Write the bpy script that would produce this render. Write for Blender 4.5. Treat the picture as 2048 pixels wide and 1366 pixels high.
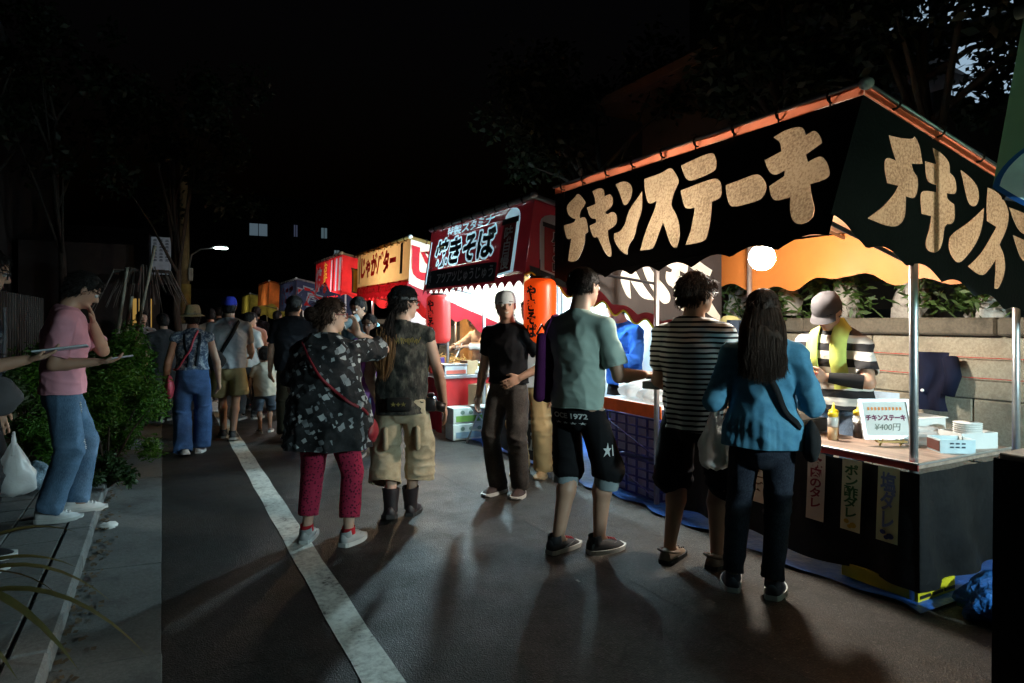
import bpy, bmesh, math, random
import numpy as np
from mathutils import Vector, Matrix
from mathutils.bvhtree import BVHTree

random.seed(7)
SC = bpy.context.scene
for o in list(bpy.data.objects):
    bpy.data.objects.remove(o, do_unlink=True)
COL = SC.collection
PI = math.pi
R = math.radians

# ---------------------------------------------------------------- camera, night sky, exposure
cam = bpy.data.cameras.new('camera')
cam.sensor_width = 36.0
cam.lens = 1300.0 / 2048.0 * 36.0
cam.shift_y = -43.0 / 2048.0
cam.clip_start = 0.05
cam.clip_end = 2000.0
camo = bpy.data.objects.new('camera', cam)
COL.objects.link(camo)
camo.location = (0.0, 0.0, 1.45)
camo.rotation_euler = (PI / 2, 0.0, -R(28.3))
SC.camera = camo

W = bpy.data.worlds.new('World')
SC.world = W
W.use_nodes = True
wn = W.node_tree.nodes
wl = W.node_tree.links
sky = wn.new('ShaderNodeTexSky')
sky.sky_type = 'NISHITA'
sky.sun_disc = False
sky.sun_elevation = R(-4.0)
sky.sun_rotation = R(200.0)
bg = wn['Background']
wl.new(sky.outputs[0], bg.inputs[0])
bg.inputs[1].default_value = 0.06
SC.view_settings.view_transform = 'Standard'
SC.view_settings.look = 'None'
SC.view_settings.exposure = 0.0
SC.view_settings.gamma = 1.0
SC.cycles.max_bounces = 6
SC.cycles.diffuse_bounces = 3
SC.cycles.glossy_bounces = 2
SC.cycles.transmission_bounces = 4
SC.cycles.transparent_max_bounces = 8
SC.cycles.sample_clamp_indirect = 3.0
SC.cycles.caustics_reflective = False
SC.cycles.caustics_refractive = False
SC.cycles.use_denoising = True

# ---------------------------------------------------------------- materials
MATS = {}

def nodes_of(name):
    m = bpy.data.materials.new(name)
    m.use_nodes = True
    nt = m.node_tree
    b = nt.nodes['Principled BSDF']
    return m, nt, b

def N(nt, typ, **kw):
    n = nt.nodes.new(typ)
    for k, v in kw.items():
        setattr(n, k, v)
    return n

def coords(nt, scale=(1, 1, 1), world=False):
    if world:
        g = N(nt, 'ShaderNodeNewGeometry')
        out = g.outputs['Position']
    else:
        t = N(nt, 'ShaderNodeTexCoord')
        out = t.outputs['Object']
    mp = N(nt, 'ShaderNodeMapping')
    mp.inputs['Scale'].default_value = scale
    nt.links.new(out, mp.inputs[0])
    return mp.outputs[0]

def noise_n(nt, vec, scale, detail=3, rough=0.55):
    n = N(nt, 'ShaderNodeTexNoise')
    n.inputs['Scale'].default_value = scale
    n.inputs['Detail'].default_value = detail
    n.inputs['Roughness'].default_value = rough
    nt.links.new(vec, n.inputs['Vector'])
    return n

def ramp(nt, fac, stops):
    r = N(nt, 'ShaderNodeValToRGB')
    el = r.color_ramp.elements
    while len(el) < len(stops):
        el.new(0.5)
    for e, (p, c) in zip(el, stops):
        e.position = p
        e.color = (c[0], c[1], c[2], 1)
    nt.links.new(fac, r.inputs[0])
    return r.outputs[0]

def mix(nt, fac, a, b):
    m = N(nt, 'ShaderNodeMix', data_type='RGBA')
    for sock, v in ((m.inputs[0], fac), (m.inputs[6], a), (m.inputs[7], b)):
        if hasattr(v, 'links') or hasattr(v, 'is_linked'):
            nt.links.new(v, sock)
        else:
            sock.default_value = v if isinstance(v, float) else (v[0], v[1], v[2], 1)
    return m.outputs[2]

def math_n(nt, op, a, b=None):
    m = N(nt, 'ShaderNodeMath', operation=op)
    for i, v in enumerate((a, b)):
        if v is None:
            continue
        if hasattr(v, 'is_linked'):
            nt.links.new(v, m.inputs[i])
        else:
            m.inputs[i].default_value = v
    return m.outputs[0]

def bump(nt, b, height, strength, dist=0.01):
    n = N(nt, 'ShaderNodeBump')
    n.inputs['Strength'].default_value = strength
    n.inputs['Distance'].default_value = dist
    nt.links.new(height, n.inputs['Height'])
    nt.links.new(n.outputs[0], b.inputs['Normal'])

def translucent(nt, b, colsock, fac):
    t = N(nt, 'ShaderNodeBsdfTranslucent')
    if hasattr(colsock, 'is_linked'):
        nt.links.new(colsock, t.inputs[0])
    else:
        t.inputs[0].default_value = (*colsock, 1)
    ms = N(nt, 'ShaderNodeMixShader')
    ms.inputs[0].default_value = fac
    out = nt.nodes['Material Output']
    nt.links.new(b.outputs[0], ms.inputs[1])
    nt.links.new(t.outputs[0], ms.inputs[2])
    nt.links.new(ms.outputs[0], out.inputs[0])

def mat(name, col, rough=0.8, metal=0.0, var=0.18, vs=7.0, bmp=0.15, bs=90.0, bd=0.004, tr=0.0, trcol=None,
        emit=0.0, ecol=None, world=False, spec=0.5, stretch=(1, 1, 1)):
    if name in MATS:
        return MATS[name]
    m, nt, b = nodes_of(name)
    v = coords(nt, stretch, world)
    n = noise_n(nt, v, vs, 4)
    lo = [c * (1 - var) for c in col]
    hi = [min(1, c * (1 + var)) for c in col]
    cs = ramp(nt, n.outputs[0], [(0.3, lo), (0.7, hi)])
    nt.links.new(cs, b.inputs['Base Color'])
    b.inputs['Roughness'].default_value = rough
    b.inputs['Metallic'].default_value = metal
    b.inputs['Specular IOR Level'].default_value = spec
    if bmp:
        n2 = noise_n(nt, v, bs, 3)
        bump(nt, b, n2.outputs[0], bmp, bd)
    if emit:
        b.inputs['Emission Color'].default_value = (*(ecol or col), 1)
        b.inputs['Emission Strength'].default_value = emit
    if tr:
        translucent(nt, b, trcol if trcol else cs, tr)
    MATS[name] = m
    return m

def cloth(name, col, var=0.12, tr=0.0, rough=0.9):
    return mat('cloth ' + name, col, rough, 0, var, 9, 0.35, 260, 0.002, tr=tr, spec=0.2)

def lamp_mat(name, col, strength):
    m = bpy.data.materials.new(name)
    m.use_nodes = True
    nt = m.node_tree
    nt.nodes.remove(nt.nodes['Principled BSDF'])
    e = N(nt, 'ShaderNodeEmission')
    e.inputs[0].default_value = (*col, 1)
    e.inputs[1].default_value = strength
    nt.links.new(e.outputs[0], nt.nodes['Material Output'].inputs[0])
    return m

def m_asphalt(name, base, patch):
    m, nt, b = nodes_of(name)
    v = coords(nt, world=True)
    big = noise_n(nt, v, 0.9, 4)
    fine = noise_n(nt, v, 160, 2, 0.7)
    vo = N(nt, 'ShaderNodeTexVoronoi')
    vo.inputs['Scale'].default_value = 150
    nt.links.new(v, vo.inputs['Vector'])
    c1 = ramp(nt, big.outputs[0], [(0.32, base), (0.72, patch)])
    c2 = ramp(nt, vo.outputs['Color'], [(0.0, (0.35, 0.35, 0.35)), (0.75, (0.95, 0.95, 0.95)), (1.0, (2.4, 2.4, 2.4))])
    mm = N(nt, 'ShaderNodeMix', data_type='RGBA', blend_type='MULTIPLY')
    mm.inputs[0].default_value = 1.0
    nt.links.new(c1, mm.inputs[6])
    nt.links.new(c2, mm.inputs[7])
    grit = noise_n(nt, v, 55, 6, 0.85)
    g2 = N(nt, 'ShaderNodeMix', data_type='RGBA', blend_type='MULTIPLY')
    g2.inputs[0].default_value = 1.0
    nt.links.new(mm.outputs[2], g2.inputs[6])
    nt.links.new(ramp(nt, grit.outputs[0], [(0.35, (0.45, 0.45, 0.45)), (0.55, (1.0, 1.0, 1.0)), (0.68, (2.3, 2.2, 2.1))]), g2.inputs[7])
    mm = g2
    st = noise_n(nt, v, 3.1, 6, 0.7)
    c3 = mix(nt, ramp(nt, st.outputs[0], [(0.56, (0, 0, 0)), (0.7, (0.55, 0.55, 0.55))]), mm.outputs[2], [c * 0.45 for c in base])
    # fine wandering cracks and old repair stains
    wob = noise_n(nt, v, 2.2, 3)
    va = N(nt, 'ShaderNodeVectorMath', operation='MULTIPLY_ADD')
    va.inputs[1].default_value = (0.5, 0.5, 0.0)
    nt.links.new(wob.outputs['Color'], va.inputs[0]); nt.links.new(v, va.inputs[2])
    ce = N(nt, 'ShaderNodeTexVoronoi', feature='DISTANCE_TO_EDGE')
    ce.inputs['Scale'].default_value = 0.55
    nt.links.new(va.outputs[0], ce.inputs['Vector'])
    crk = ramp(nt, ce.outputs['Distance'], [(0.0, (0.85, 0.85, 0.85)), (0.006, (0, 0, 0))])
    c3 = mix(nt, crk, c3, [c * 0.3 for c in base])
    spot = noise_n(nt, v, 9.0, 2, 0.5)
    c3 = mix(nt, ramp(nt, spot.outputs[0], [(0.70, (0, 0, 0)), (0.74, (0.5, 0.5, 0.5))]), c3, [c * 0.4 for c in base])
    nt.links.new(c3, b.inputs['Base Color'])
    rr = ramp(nt, st.outputs[0], [(0.3, (0.4, 0.4, 0.4)), (0.7, (0.68, 0.68, 0.68))])
    nt.links.new(rr, b.inputs['Roughness'])
    hh = math_n(nt, 'ADD', vo.outputs['Distance'], fine.outputs[0])
    b.inputs['Specular IOR Level'].default_value = 0.38
    bump(nt, b, hh, 0.6, 0.005)
    return m

def m_paint():
    m, nt, b = nodes_of('worn white road paint')
    v = coords(nt, world=True)
    n1 = noise_n(nt, v, 26, 6, 0.75)
    n2 = noise_n(nt, v, 4, 4, 0.6)
    w = math_n(nt, 'ADD', math_n(nt, 'MULTIPLY', n1.outputs[0], 0.7), math_n(nt, 'MULTIPLY', n2.outputs[0], 0.45))
    c = ramp(nt, w, [(0.43, (0.06, 0.056, 0.05)), (0.50, (0.4, 0.4, 0.36)), (0.64, (0.66, 0.67, 0.61))])
    nt.links.new(c, b.inputs['Base Color'])
    b.inputs['Roughness'].default_value = 0.6
    bump(nt, b, n1.outputs[0], 0.4, 0.004)
    return m

def m_concrete(name, col, stain=0.5, sc=2.0):
    m, nt, b = nodes_of(name)
    v = coords(nt, world=True)
    n1 = noise_n(nt, v, sc, 7, 0.7)
    n2 = noise_n(nt, v, 55, 4, 0.7)
    c1 = ramp(nt, n1.outputs[0], [(0.3, [c * (1 - stain) for c in col]), (0.5, col), (0.75, [c * 1.15 for c in col])])
    c2 = mix(nt, ramp(nt, n2.outputs[0], [(0.35, (0.6, 0.6, 0.6)), (0.6, (0, 0, 0))]), c1, [c * 0.5 for c in col])
    nt.links.new(c2, b.inputs['Base Color'])
    b.inputs['Roughness'].default_value = 0.85
    bump(nt, b, n2.outputs[0], 0.5, 0.006)
    return m

def m_mottle(name, c0, c1, tr):
    m, nt, b = nodes_of(name)
    v = coords(nt, (1, 1, 1))
    n1 = noise_n(nt, v, 70, 4, 0.7)
    n2 = noise_n(nt, v, 4, 3)
    f = math_n(nt, 'ADD', math_n(nt, 'MULTIPLY', n1.outputs[0], 0.75), math_n(nt, 'MULTIPLY', n2.outputs[0], 0.3))
    c = ramp(nt, f, [(0.36, c0), (0.62, c1)])
    nt.links.new(c, b.inputs['Base Color'])
    b.inputs['Roughness'].default_value = 0.85
    translucent(nt, b, c, tr)
    return m

def m_stripe(name, a, bcol, period, duty=0.5, thin=0.0):
    m, nt, b = nodes_of(name)
    v = coords(nt)
    n = noise_n(nt, v, 4, 2)
    s = N(nt, 'ShaderNodeSeparateXYZ')
    nt.links.new(v, s.inputs[0])
    z = math_n(nt, 'ADD', s.outputs[2], math_n(nt, 'MULTIPLY', n.outputs[0], period * 0.5))
    fr = math_n(nt, 'FRACT', math_n(nt, 'DIVIDE', z, period))
    g = math_n(nt, 'GREATER_THAN', fr, duty)
    c = mix(nt, g, a, bcol)
    nt.links.new(c, b.inputs['Base Color'])
    b.inputs['Roughness'].default_value = 0.9
    b.inputs['Specular IOR Level'].default_value = 0.2
    n2 = noise_n(nt, v, 250, 2)
    bump(nt, b, n2.outputs[0], 0.3, 0.002)
    return m

def m_wide_stripe(name):
    m, nt, b = nodes_of(name)
    v = coords(nt)
    s = N(nt, 'ShaderNodeSeparateXYZ')
    nt.links.new(v, s.inputs[0])
    n = noise_n(nt, v, 5, 2)
    z = math_n(nt, 'ADD', s.outputs[2], math_n(nt, 'MULTIPLY', n.outputs[0], 0.03))
    fr = math_n(nt, 'FRACT', math_n(nt, 'DIVIDE', z, 0.21))
    c = N(nt, 'ShaderNodeValToRGB')
    c.color_ramp.interpolation = 'CONSTANT'
    el = c.color_ramp.elements
    for p, k in ((0.25, (0.66, 0.62, 0.56)), (0.5, (0.012, 0.012, 0.014))):
        e = el.new(p)
        e.color = (*k, 1)
    el[0].color = (0.012, 0.012, 0.014, 1)
    el[-1].position = 0.75
    el[-1].color = (0.66, 0.62, 0.56, 1)
    nt.links.new(fr, c.inputs[0])
    nt.links.new(c.outputs[0], b.inputs['Base Color'])
    b.inputs['Roughness'].default_value = 0.9
    return m

def m_squares():
    m, nt, b = nodes_of('black tunic cloth with scattered pale squares')
    v = coords(nt)
    n = noise_n(nt, v, 10, 2)
    vm = N(nt, 'ShaderNodeVectorMath', operation='MULTIPLY_ADD')
    vm.inputs[1].default_value = (0.06, 0.06, 0.06)
    nt.links.new(n.outputs['Color'], vm.inputs[0])
    nt.links.new(v, vm.inputs[2])
    base = noise_n(nt, v, 22, 5, 0.8)
    cb = ramp(nt, base.outputs[0], [(0.4, (0.006, 0.006, 0.007)), (0.62, (0.02, 0.02, 0.022)), (0.72, (0.12, 0.11, 0.12))])
    cur = cb
    for sc, th, rad, off in ((17.0, 0.60, 0.30, 0.0), (23.0, 0.62, 0.27, 3.3)):
        vo = N(nt, 'ShaderNodeTexVoronoi', distance='CHEBYCHEV')
        vo.inputs['Scale'].default_value = sc
        vo.inputs['Randomness'].default_value = 0.8
        mp = N(nt, 'ShaderNodeMapping')
        mp.inputs['Location'].default_value = (off, off, off)
        mp.inputs['Rotation'].default_value = (0, 0.5, 0.3)
        nt.links.new(vm.outputs[0], mp.inputs[0])
        nt.links.new(mp.outputs[0], vo.inputs['Vector'])
        sep = N(nt, 'ShaderNodeSeparateColor')
        nt.links.new(vo.outputs['Color'], sep.inputs[0])
        on = math_n(nt, 'MULTIPLY', math_n(nt, 'GREATER_THAN', sep.outputs[0], th), math_n(nt, 'LESS_THAN', vo.outputs['Distance'], rad))
        colr = ramp(nt, sep.outputs[1], [(0.0, (0.10, 0.11, 0.12)), (1.0, (0.5, 0.52, 0.52))])
        cur = mix(nt, on, cur, colr)
    nt.links.new(cur, b.inputs['Base Color'])
    b.inputs['Roughness'].default_value = 0.85
    return m

def m_cells(name, c0, c1, scale, th=0.3):
    m, nt, b = nodes_of(name)
    v = coords(nt)
    vo = N(nt, 'ShaderNodeTexVoronoi')
    vo.inputs['Scale'].default_value = scale
    nt.links.new(v, vo.inputs['Vector'])
    c = ramp(nt, vo.outputs['Distance'], [(th, c0), (th + 0.18, c1)])
    nt.links.new(c, b.inputs['Base Color'])
    b.inputs['Roughness'].default_value = 0.85
    b.inputs['Specular IOR Level'].default_value = 0.2
    return m

def m_blotch(name, cols, scale, stretch=(1, 1, 1), detail=5):
    m, nt, b = nodes_of(name)
    v = coords(nt, stretch)
    n = noise_n(nt, v, scale, detail, 0.7)
    k = len(cols)
    c = ramp(nt, n.outputs[0], [(0.34 + 0.3 * i / max(1, k - 1), cc) for i, cc in enumerate(cols)])
    nt.links.new(c, b.inputs['Base Color'])
    b.inputs['Roughness'].default_value = 0.85
    b.inputs['Specular IOR Level'].default_value = 0.25
    n2 = noise_n(nt, v, 240, 2)
    bump(nt, b, n2.outputs[0], 0.25, 0.002)
    return m

def m_denim(name, col):
    m, nt, b = nodes_of(name)
    v = coords(nt)
    n = noise_n(nt, v, 5, 4)
    w = noise_n(nt, coords(nt, (300, 300, 60)), 1.0, 2)
    c = ramp(nt, n.outputs[0], [(0.3, [x * 0.6 for x in col]), (0.55, col), (0.75, [min(1, x * 1.8 + 0.03) for x in col])])
    c2 = mix(nt, ramp(nt, w.outputs[0], [(0.4, (0, 0, 0)), (0.7, (0.4, 0.4, 0.4))]), c, [min(1, x * 2 + 0.05) for x in col])
    nt.links.new(c2, b.inputs['Base Color'])
    b.inputs['Roughness'].default_value = 0.9
    b.inputs['Specular IOR Level'].default_value = 0.2
    bump(nt, b, w.outputs[0], 0.3, 0.002)
    return m

def m_leaf(name, c0, c1):
    m, nt, b = nodes_of(name)
    v = coords(nt)
    n = noise_n(nt, v, 7, 4, 0.7)
    c = ramp(nt, n.outputs[0], [(0.3, c0), (0.7, c1)])
    nt.links.new(c, b.inputs['Base Color'])
    b.inputs['Roughness'].default_value = 0.55
    translucent(nt, b, c, 0.35)
    return m

SKIN = {}
def skin(tone='mid'):
    if tone in SKIN:
        return SKIN[tone]
    col = {'mid': (0.46, 0.27, 0.18), 'pale': (0.56, 0.36, 0.26), 'dark': (0.36, 0.2, 0.13)}[tone]
    m, nt, b = nodes_of('skin ' + tone)
    v = coords(nt)
    n = noise_n(nt, v, 12, 4)
    c = ramp(nt, n.outputs[0], [(0.3, [col[0] * 0.9, col[1] * 0.82, col[2] * 0.8]), (0.7, col)])
    nt.links.new(c, b.inputs['Base Color'])
    b.inputs['Roughness'].default_value = 0.55
    b.inputs['Subsurface Weight'].default_value = 0.08
    b.inputs['Subsurface Radius'].default_value = (0.02, 0.008, 0.004)
    SKIN[tone] = m
    return m

def hair_mat(name, col):
    return mat('hair ' + name, col, 0.68, 0, 0.5, 40, 0.3, 120, 0.003, stretch=(1, 1, 0.12), spec=0.18)

M_ASPH = m_asphalt('old asphalt', (0.024, 0.0215, 0.019), (0.044, 0.0385, 0.033))
M_ASPH2 = m_asphalt('asphalt strip browned as by bulb light', (0.042, 0.036, 0.030), (0.066, 0.056, 0.046))  # brown tone puts the bulb's warm light into the strip's colour
M_PAINT = m_paint()
M_GUT = m_concrete('gutter concrete', (0.125, 0.13, 0.125), 0.6, 3.0)
M_KERB = m_concrete('kerb concrete', (0.19, 0.195, 0.19), 0.55, 3.0)
M_SLAB = m_concrete('pavement slab concrete', (0.12, 0.125, 0.12), 0.5, 2.0)
M_WALL = m_concrete('weathered retaining wall concrete', (0.40, 0.36, 0.27), 0.6, 2.6)
M_CAP = m_concrete('lichened coping stone', (0.13, 0.115, 0.085), 0.7, 9.0)
M_STONE = m_concrete('pale rough stone', (0.42, 0.4, 0.36), 0.5, 6.0)
M_STEEL = mat('galvanised steel tube', (0.62, 0.63, 0.64), 0.35, 0.9, 0.1, 20, 0.1, 50)
M_DARKSTEEL = mat('dark painted steel', (0.03, 0.03, 0.035), 0.5, 0.3)
M_ORANGE_TARP = mat('orange awning sheet', (0.58, 0.30, 0.17), 0.6, 0, 0.1, 3, 0.25, 9, 0.02, tr=0.3)
M_BLACKCLOTH = mat('black banner cloth', (0.0065, 0.0068, 0.0075), 0.8, 0, 0.4, 5, 0.4, 60, 0.006, spec=0.25)
M_LETTER = m_mottle('tan mottled banner lettering', (0.13, 0.085, 0.05), (0.42, 0.32, 0.2), 0.45)
M_WOOD = mat('worn counter board', (0.33, 0.24, 0.19), 0.45, 0, 0.35, 4, 0.2, 40, stretch=(6, 1, 6))
M_WHITEPL = mat('white plastic', (0.78, 0.78, 0.76), 0.35, 0, 0.06)
M_PAPER = mat('white paper', (0.8, 0.78, 0.74), 0.8, 0, 0.05)
M_BLACK = mat('black plastic', (0.012, 0.012, 0.013), 0.4)
M_CORD = mat('dark tie cord', (0.02, 0.018, 0.016), 0.9)
M_CARD = mat('brown cardboard', (0.36, 0.24, 0.13), 0.9)
M_BLUESHEET = mat('blue ground sheet', (0.02, 0.09, 0.34), 0.4, 0, 0.25, 6, 0.5, 14, 0.02)

def m_bag():
    m, nt, b = nodes_of('thin white plastic bag')
    v = coords(nt)
    n = noise_n(nt, v, 16, 4)
    b.inputs['Base Color'].default_value = (0.85, 0.86, 0.86, 1)
    b.inputs['Roughness'].default_value = 0.3
    bump(nt, b, n.outputs[0], 0.6, 0.015)
    t = N(nt, 'ShaderNodeBsdfTransparent')
    tl = N(nt, 'ShaderNodeBsdfTranslucent')
    tl.inputs[0].default_value = (0.85, 0.86, 0.86, 1)
    m1 = N(nt, 'ShaderNodeMixShader')
    m1.inputs[0].default_value = 0.4
    m2 = N(nt, 'ShaderNodeMixShader')
    m2.inputs[0].default_value = 0.3
    nt.links.new(b.outputs[0], m1.inputs[1])
    nt.links.new(tl.outputs[0], m1.inputs[2])
    nt.links.new(m1.outputs[0], m2.inputs[1])
    nt.links.new(t.outputs[0], m2.inputs[2])
    nt.links.new(m2.outputs[0], nt.nodes['Material Output'].inputs[0])
    return m
M_BAG = m_bag()

# ---------------------------------------------------------------- mesh helpers
def link(name, me, m, parent=None, smooth=False):
    o = bpy.data.objects.new(name, me)
    COL.objects.link(o)
    if m is not None:
        me.materials.clear()
        me.materials.append(m)
    if parent is not None:
        o.parent = parent
    if smooth:
        me.polygons.foreach_set('use_smooth', [True] * len(me.polygons))
    return o

def tag(o, label=None, cat=None, group=None, kind=None):
    if label: o['label'] = label
    if cat: o['category'] = cat
    if group: o['group'] = group
    if kind: o['kind'] = kind
    return o

def empty(name, loc=(0, 0, 0), rz=0.0, label=None, cat=None, group=None):
    o = bpy.data.objects.new(name, None)
    o.empty_display_size = 0.2
    COL.objects.link(o)
    o.location = loc
    o.rotation_euler = (0, 0, rz)
    return tag(o, label, cat, group)

class MB:
    def __init__(self):
        self.v, self.f = [], []
    def add(self, vs, fs):
        n = len(self.v)
        self.v.extend([tuple(p) for p in vs])
        self.f.extend([tuple(i + n for i in q) for q in fs])
        return self
    def box(self, lo, hi, bev=0.0):
        (x0, y0, z0), (x1, y1, z1) = lo, hi
        if bev <= 0:
            vs = [(x, y, z) for z in (z0, z1) for y in (y0, y1) for x in (x0, x1)]
            return self.add(vs, [(0, 2, 3, 1), (4, 5, 7, 6), (0, 1, 5, 4), (2, 6, 7, 3), (0, 4, 6, 2), (1, 3, 7, 5)])
        b = bev
        vs, fs = [], []
        def ring(z, k):
            return [(x0 + k, y0 + b, z), (x0 + b, y0 + k, z), (x1 - b, y0 + k, z), (x1 - k, y0 + b, z), (x1 - k, y1 - b, z), (x1 - b, y1 - k, z), (x0 + b, y1 - k, z), (x0 + k, y1 - b, z)]
        for z, k in ((z0, b), (z0 + b, 0), (z1 - b, 0), (z1, b)):
            vs += ring(z, k)
        for i in range(3):
            for j in range(8):
                a, c = i * 8 + j, i * 8 + (j + 1) % 8
                fs.append((a, c, c + 8, a + 8))
        fs.append(tuple(range(7, -1, -1)))
        fs.append(tuple(range(24, 32)))
        return self.add(vs, fs)
    def tube(self, pts, r, seg=8, cap=True, closed=False):
        pts = [Vector(p) for p in pts]
        n = len(pts)
        rs = r if isinstance(r, (list, tuple)) else [r] * n
        vs, fs = [], []
        up = Vector((0.13, 0.21, 1)).normalized()
        prev = None
        for i, p in enumerate(pts):
            if closed:
                t = pts[(i + 1) % n] - pts[i - 1]
            else:
                t = pts[min(i + 1, n - 1)] - pts[max(i - 1, 0)]
            if t.length < 1e-9:
                t = Vector((0, 0, 1))
            t.normalize()
            a = (prev if prev is not None else up)
            a = a - t * a.dot(t)
            if a.length < 1e-4:
                a = Vector((1, 0, 0)) - t * t.x
            a.normalize()
            prev = a
            b = t.cross(a)
            for j in range(seg):
                an = 2 * PI * j / seg
                vs.append(p + (a * math.cos(an) + b * math.sin(an)) * rs[i])
        m = n if closed else n - 1
        for i in range(m):
            for j in range(seg):
                a0, a1 = i * seg + j, i * seg + (j + 1) % seg
                b0, b1 = ((i + 1) % n) * seg + j, ((i + 1) % n) * seg + (j + 1) % seg
                fs.append((a0, a1, b1, b0))
        if cap and not closed:
            fs.append(tuple(range(seg - 1, -1, -1)))
            fs.append(tuple(range((n - 1) * seg, n * seg)))
        return self.add(vs, fs)
    def lathe(self, prof, c=(0, 0, 0), seg=16, axis='z'):
        vs, fs = [], []
        for r, z in prof:
            for j in range(seg):
                an = 2 * PI * j / seg
                vs.append((c[0] + r * math.cos(an), c[1] + r * math.sin(an), c[2] + z))
        for i in range(len(prof) - 1):
            for j in range(seg):
                a0, a1 = i * seg + j, i * seg + (j + 1) % seg
                fs.append((a0, a1, a1 + seg, a0 + seg))
        fs.append(tuple(range(seg - 1, -1, -1)))
        fs.append(tuple(range((len(prof) - 1) * seg, len(prof) * seg)))
        return self.add(vs, fs)
    def sphere(self, c, r, seg=12, ring=8):
        rx, ry, rz = r if isinstance(r, (tuple, list)) else (r, r, r)
        vs = [(c[0], c[1], c[2] - rz)]
        fs = []
        for i in range(1, ring):
            th = -PI / 2 + PI * i / ring
            for j in range(seg):
                an = 2 * PI * j / seg
                vs.append((c[0] + rx * math.cos(th) * math.cos(an), c[1] + ry * math.cos(th) * math.sin(an), c[2] + rz * math.sin(th)))
        vs.append((c[0], c[1], c[2] + rz))
        for j in range(seg):
            fs.append((0, 1 + (j + 1) % seg, 1 + j))
        for i in range(ring - 2):
            for j in range(seg):
                a0, a1 = 1 + i * seg + j, 1 + i * seg + (j + 1) % seg
                fs.append((a0, a1, a1 + seg, a0 + seg))
        L = len(vs) - 1
        s0 = 1 + (ring - 2) * seg
        for j in range(seg):
            fs.append((s0 + j, s0 + (j + 1) % seg, L))
        return self.add(vs, fs)
    def grid(self, fn, nu, nv):
        vs = [fn(i / nu, j / nv) for j in range(nv + 1) for i in range(nu + 1)]
        fs = [(j * (nu + 1) + i, j * (nu + 1) + i + 1, (j + 1) * (nu + 1) + i + 1, (j + 1) * (nu + 1) + i) for j in range(nv) for i in range(nu)]
        return self.add(vs, fs)
    def quad(self, a, b, c, d):
        return self.add([a, b, c, d], [(0, 1, 2, 3)])
    def mesh(self, name='mesh'):
        me = bpy.data.meshes.new(name)
        me.from_pydata(self.v, [], self.f)
        me.update()
        return me
    def build(self, name, m, parent=None, smooth=False):
        return link(name, self.mesh(name), m, parent, smooth)

def curve_mesh(outlines):
    cu = bpy.data.curves.new('outline', 'CURVE')
    cu.dimensions = '2D'
    cu.fill_mode = 'BOTH'
    for pts in outlines:
        s = cu.splines.new('POLY')
        s.points.add(len(pts) - 1)
        for p, q in zip(s.points, pts):
            p.co = (q[0], q[1], 0, 1)
        s.use_cyclic_u = True
    o = bpy.data.objects.new('outline', cu)
    COL.objects.link(o)
    dg = bpy.context.evaluated_depsgraph_get()
    me = o.evaluated_get(dg).to_mesh()
    vs = [(v.co.x, v.co.y) for v in me.vertices]
    fs = [tuple(p.vertices) for p in me.polygons]
    o.evaluated_get(dg).to_mesh_clear()
    bpy.data.objects.remove(o, do_unlink=True)
    bpy.data.curves.remove(cu)
    return vs, fs

def text2d(s, size=1.0, bold=0.0, vertical=False, res=3):
    cu = bpy.data.curves.new('text', 'FONT')
    cu.body = '\n'.join(s) if vertical else s
    cu.size = size
    cu.offset = bold
    cu.resolution_u = res
    cu.align_x = 'CENTER'
    cu.space_line = 0.92
    cu.space_character = 0.98
    o = bpy.data.objects.new('text', cu)
    COL.objects.link(o)
    dg = bpy.context.evaluated_depsgraph_get()
    me = o.evaluated_get(dg).to_mesh()
    vs = np.array([(v.co.x, v.co.y) for v in me.vertices])
    fs = [tuple(p.vertices) for p in me.polygons]
    o.evaluated_get(dg).to_mesh_clear()
    bpy.data.objects.remove(o, do_unlink=True)
    bpy.data.curves.remove(cu)
    if len(vs):
        lo, hi = vs.min(0), vs.max(0)
        vs = vs - (lo + hi) / 2
    return vs, fs

def text_fit(s, w, h, bold=0.02, vertical=False):
    vs, fs = text2d(s, 1.0, bold, vertical)
    ext = vs.max(0) - vs.min(0)
    return vs * np.array([w / ext[0], h / ext[1]]), fs

def loops_of(vs, fs):
    # outline loops of a flat mesh, for cutting lettering out of a banner
    cnt = {}
    for f in fs:
        for i in range(len(f)):
            p, q = f[i], f[(i + 1) % len(f)]
            if (q, p) in cnt:
                del cnt[(q, p)]
            else:
                cnt[(p, q)] = 1
    nxt = {}
    for p, q in cnt:
        nxt.setdefault(p, []).append(q)
    out = []
    while nxt:
        st = next(iter(nxt)); cur = st; lp = []
        while cur in nxt:
            lp.append(cur)
            q = nxt[cur].pop()
            if not nxt[cur]:
                del nxt[cur]
            cur = q
            if cur == st:
                break
        if len(lp) > 2:
            out.append([tuple(vs[i]) for i in lp])
    return out

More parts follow.
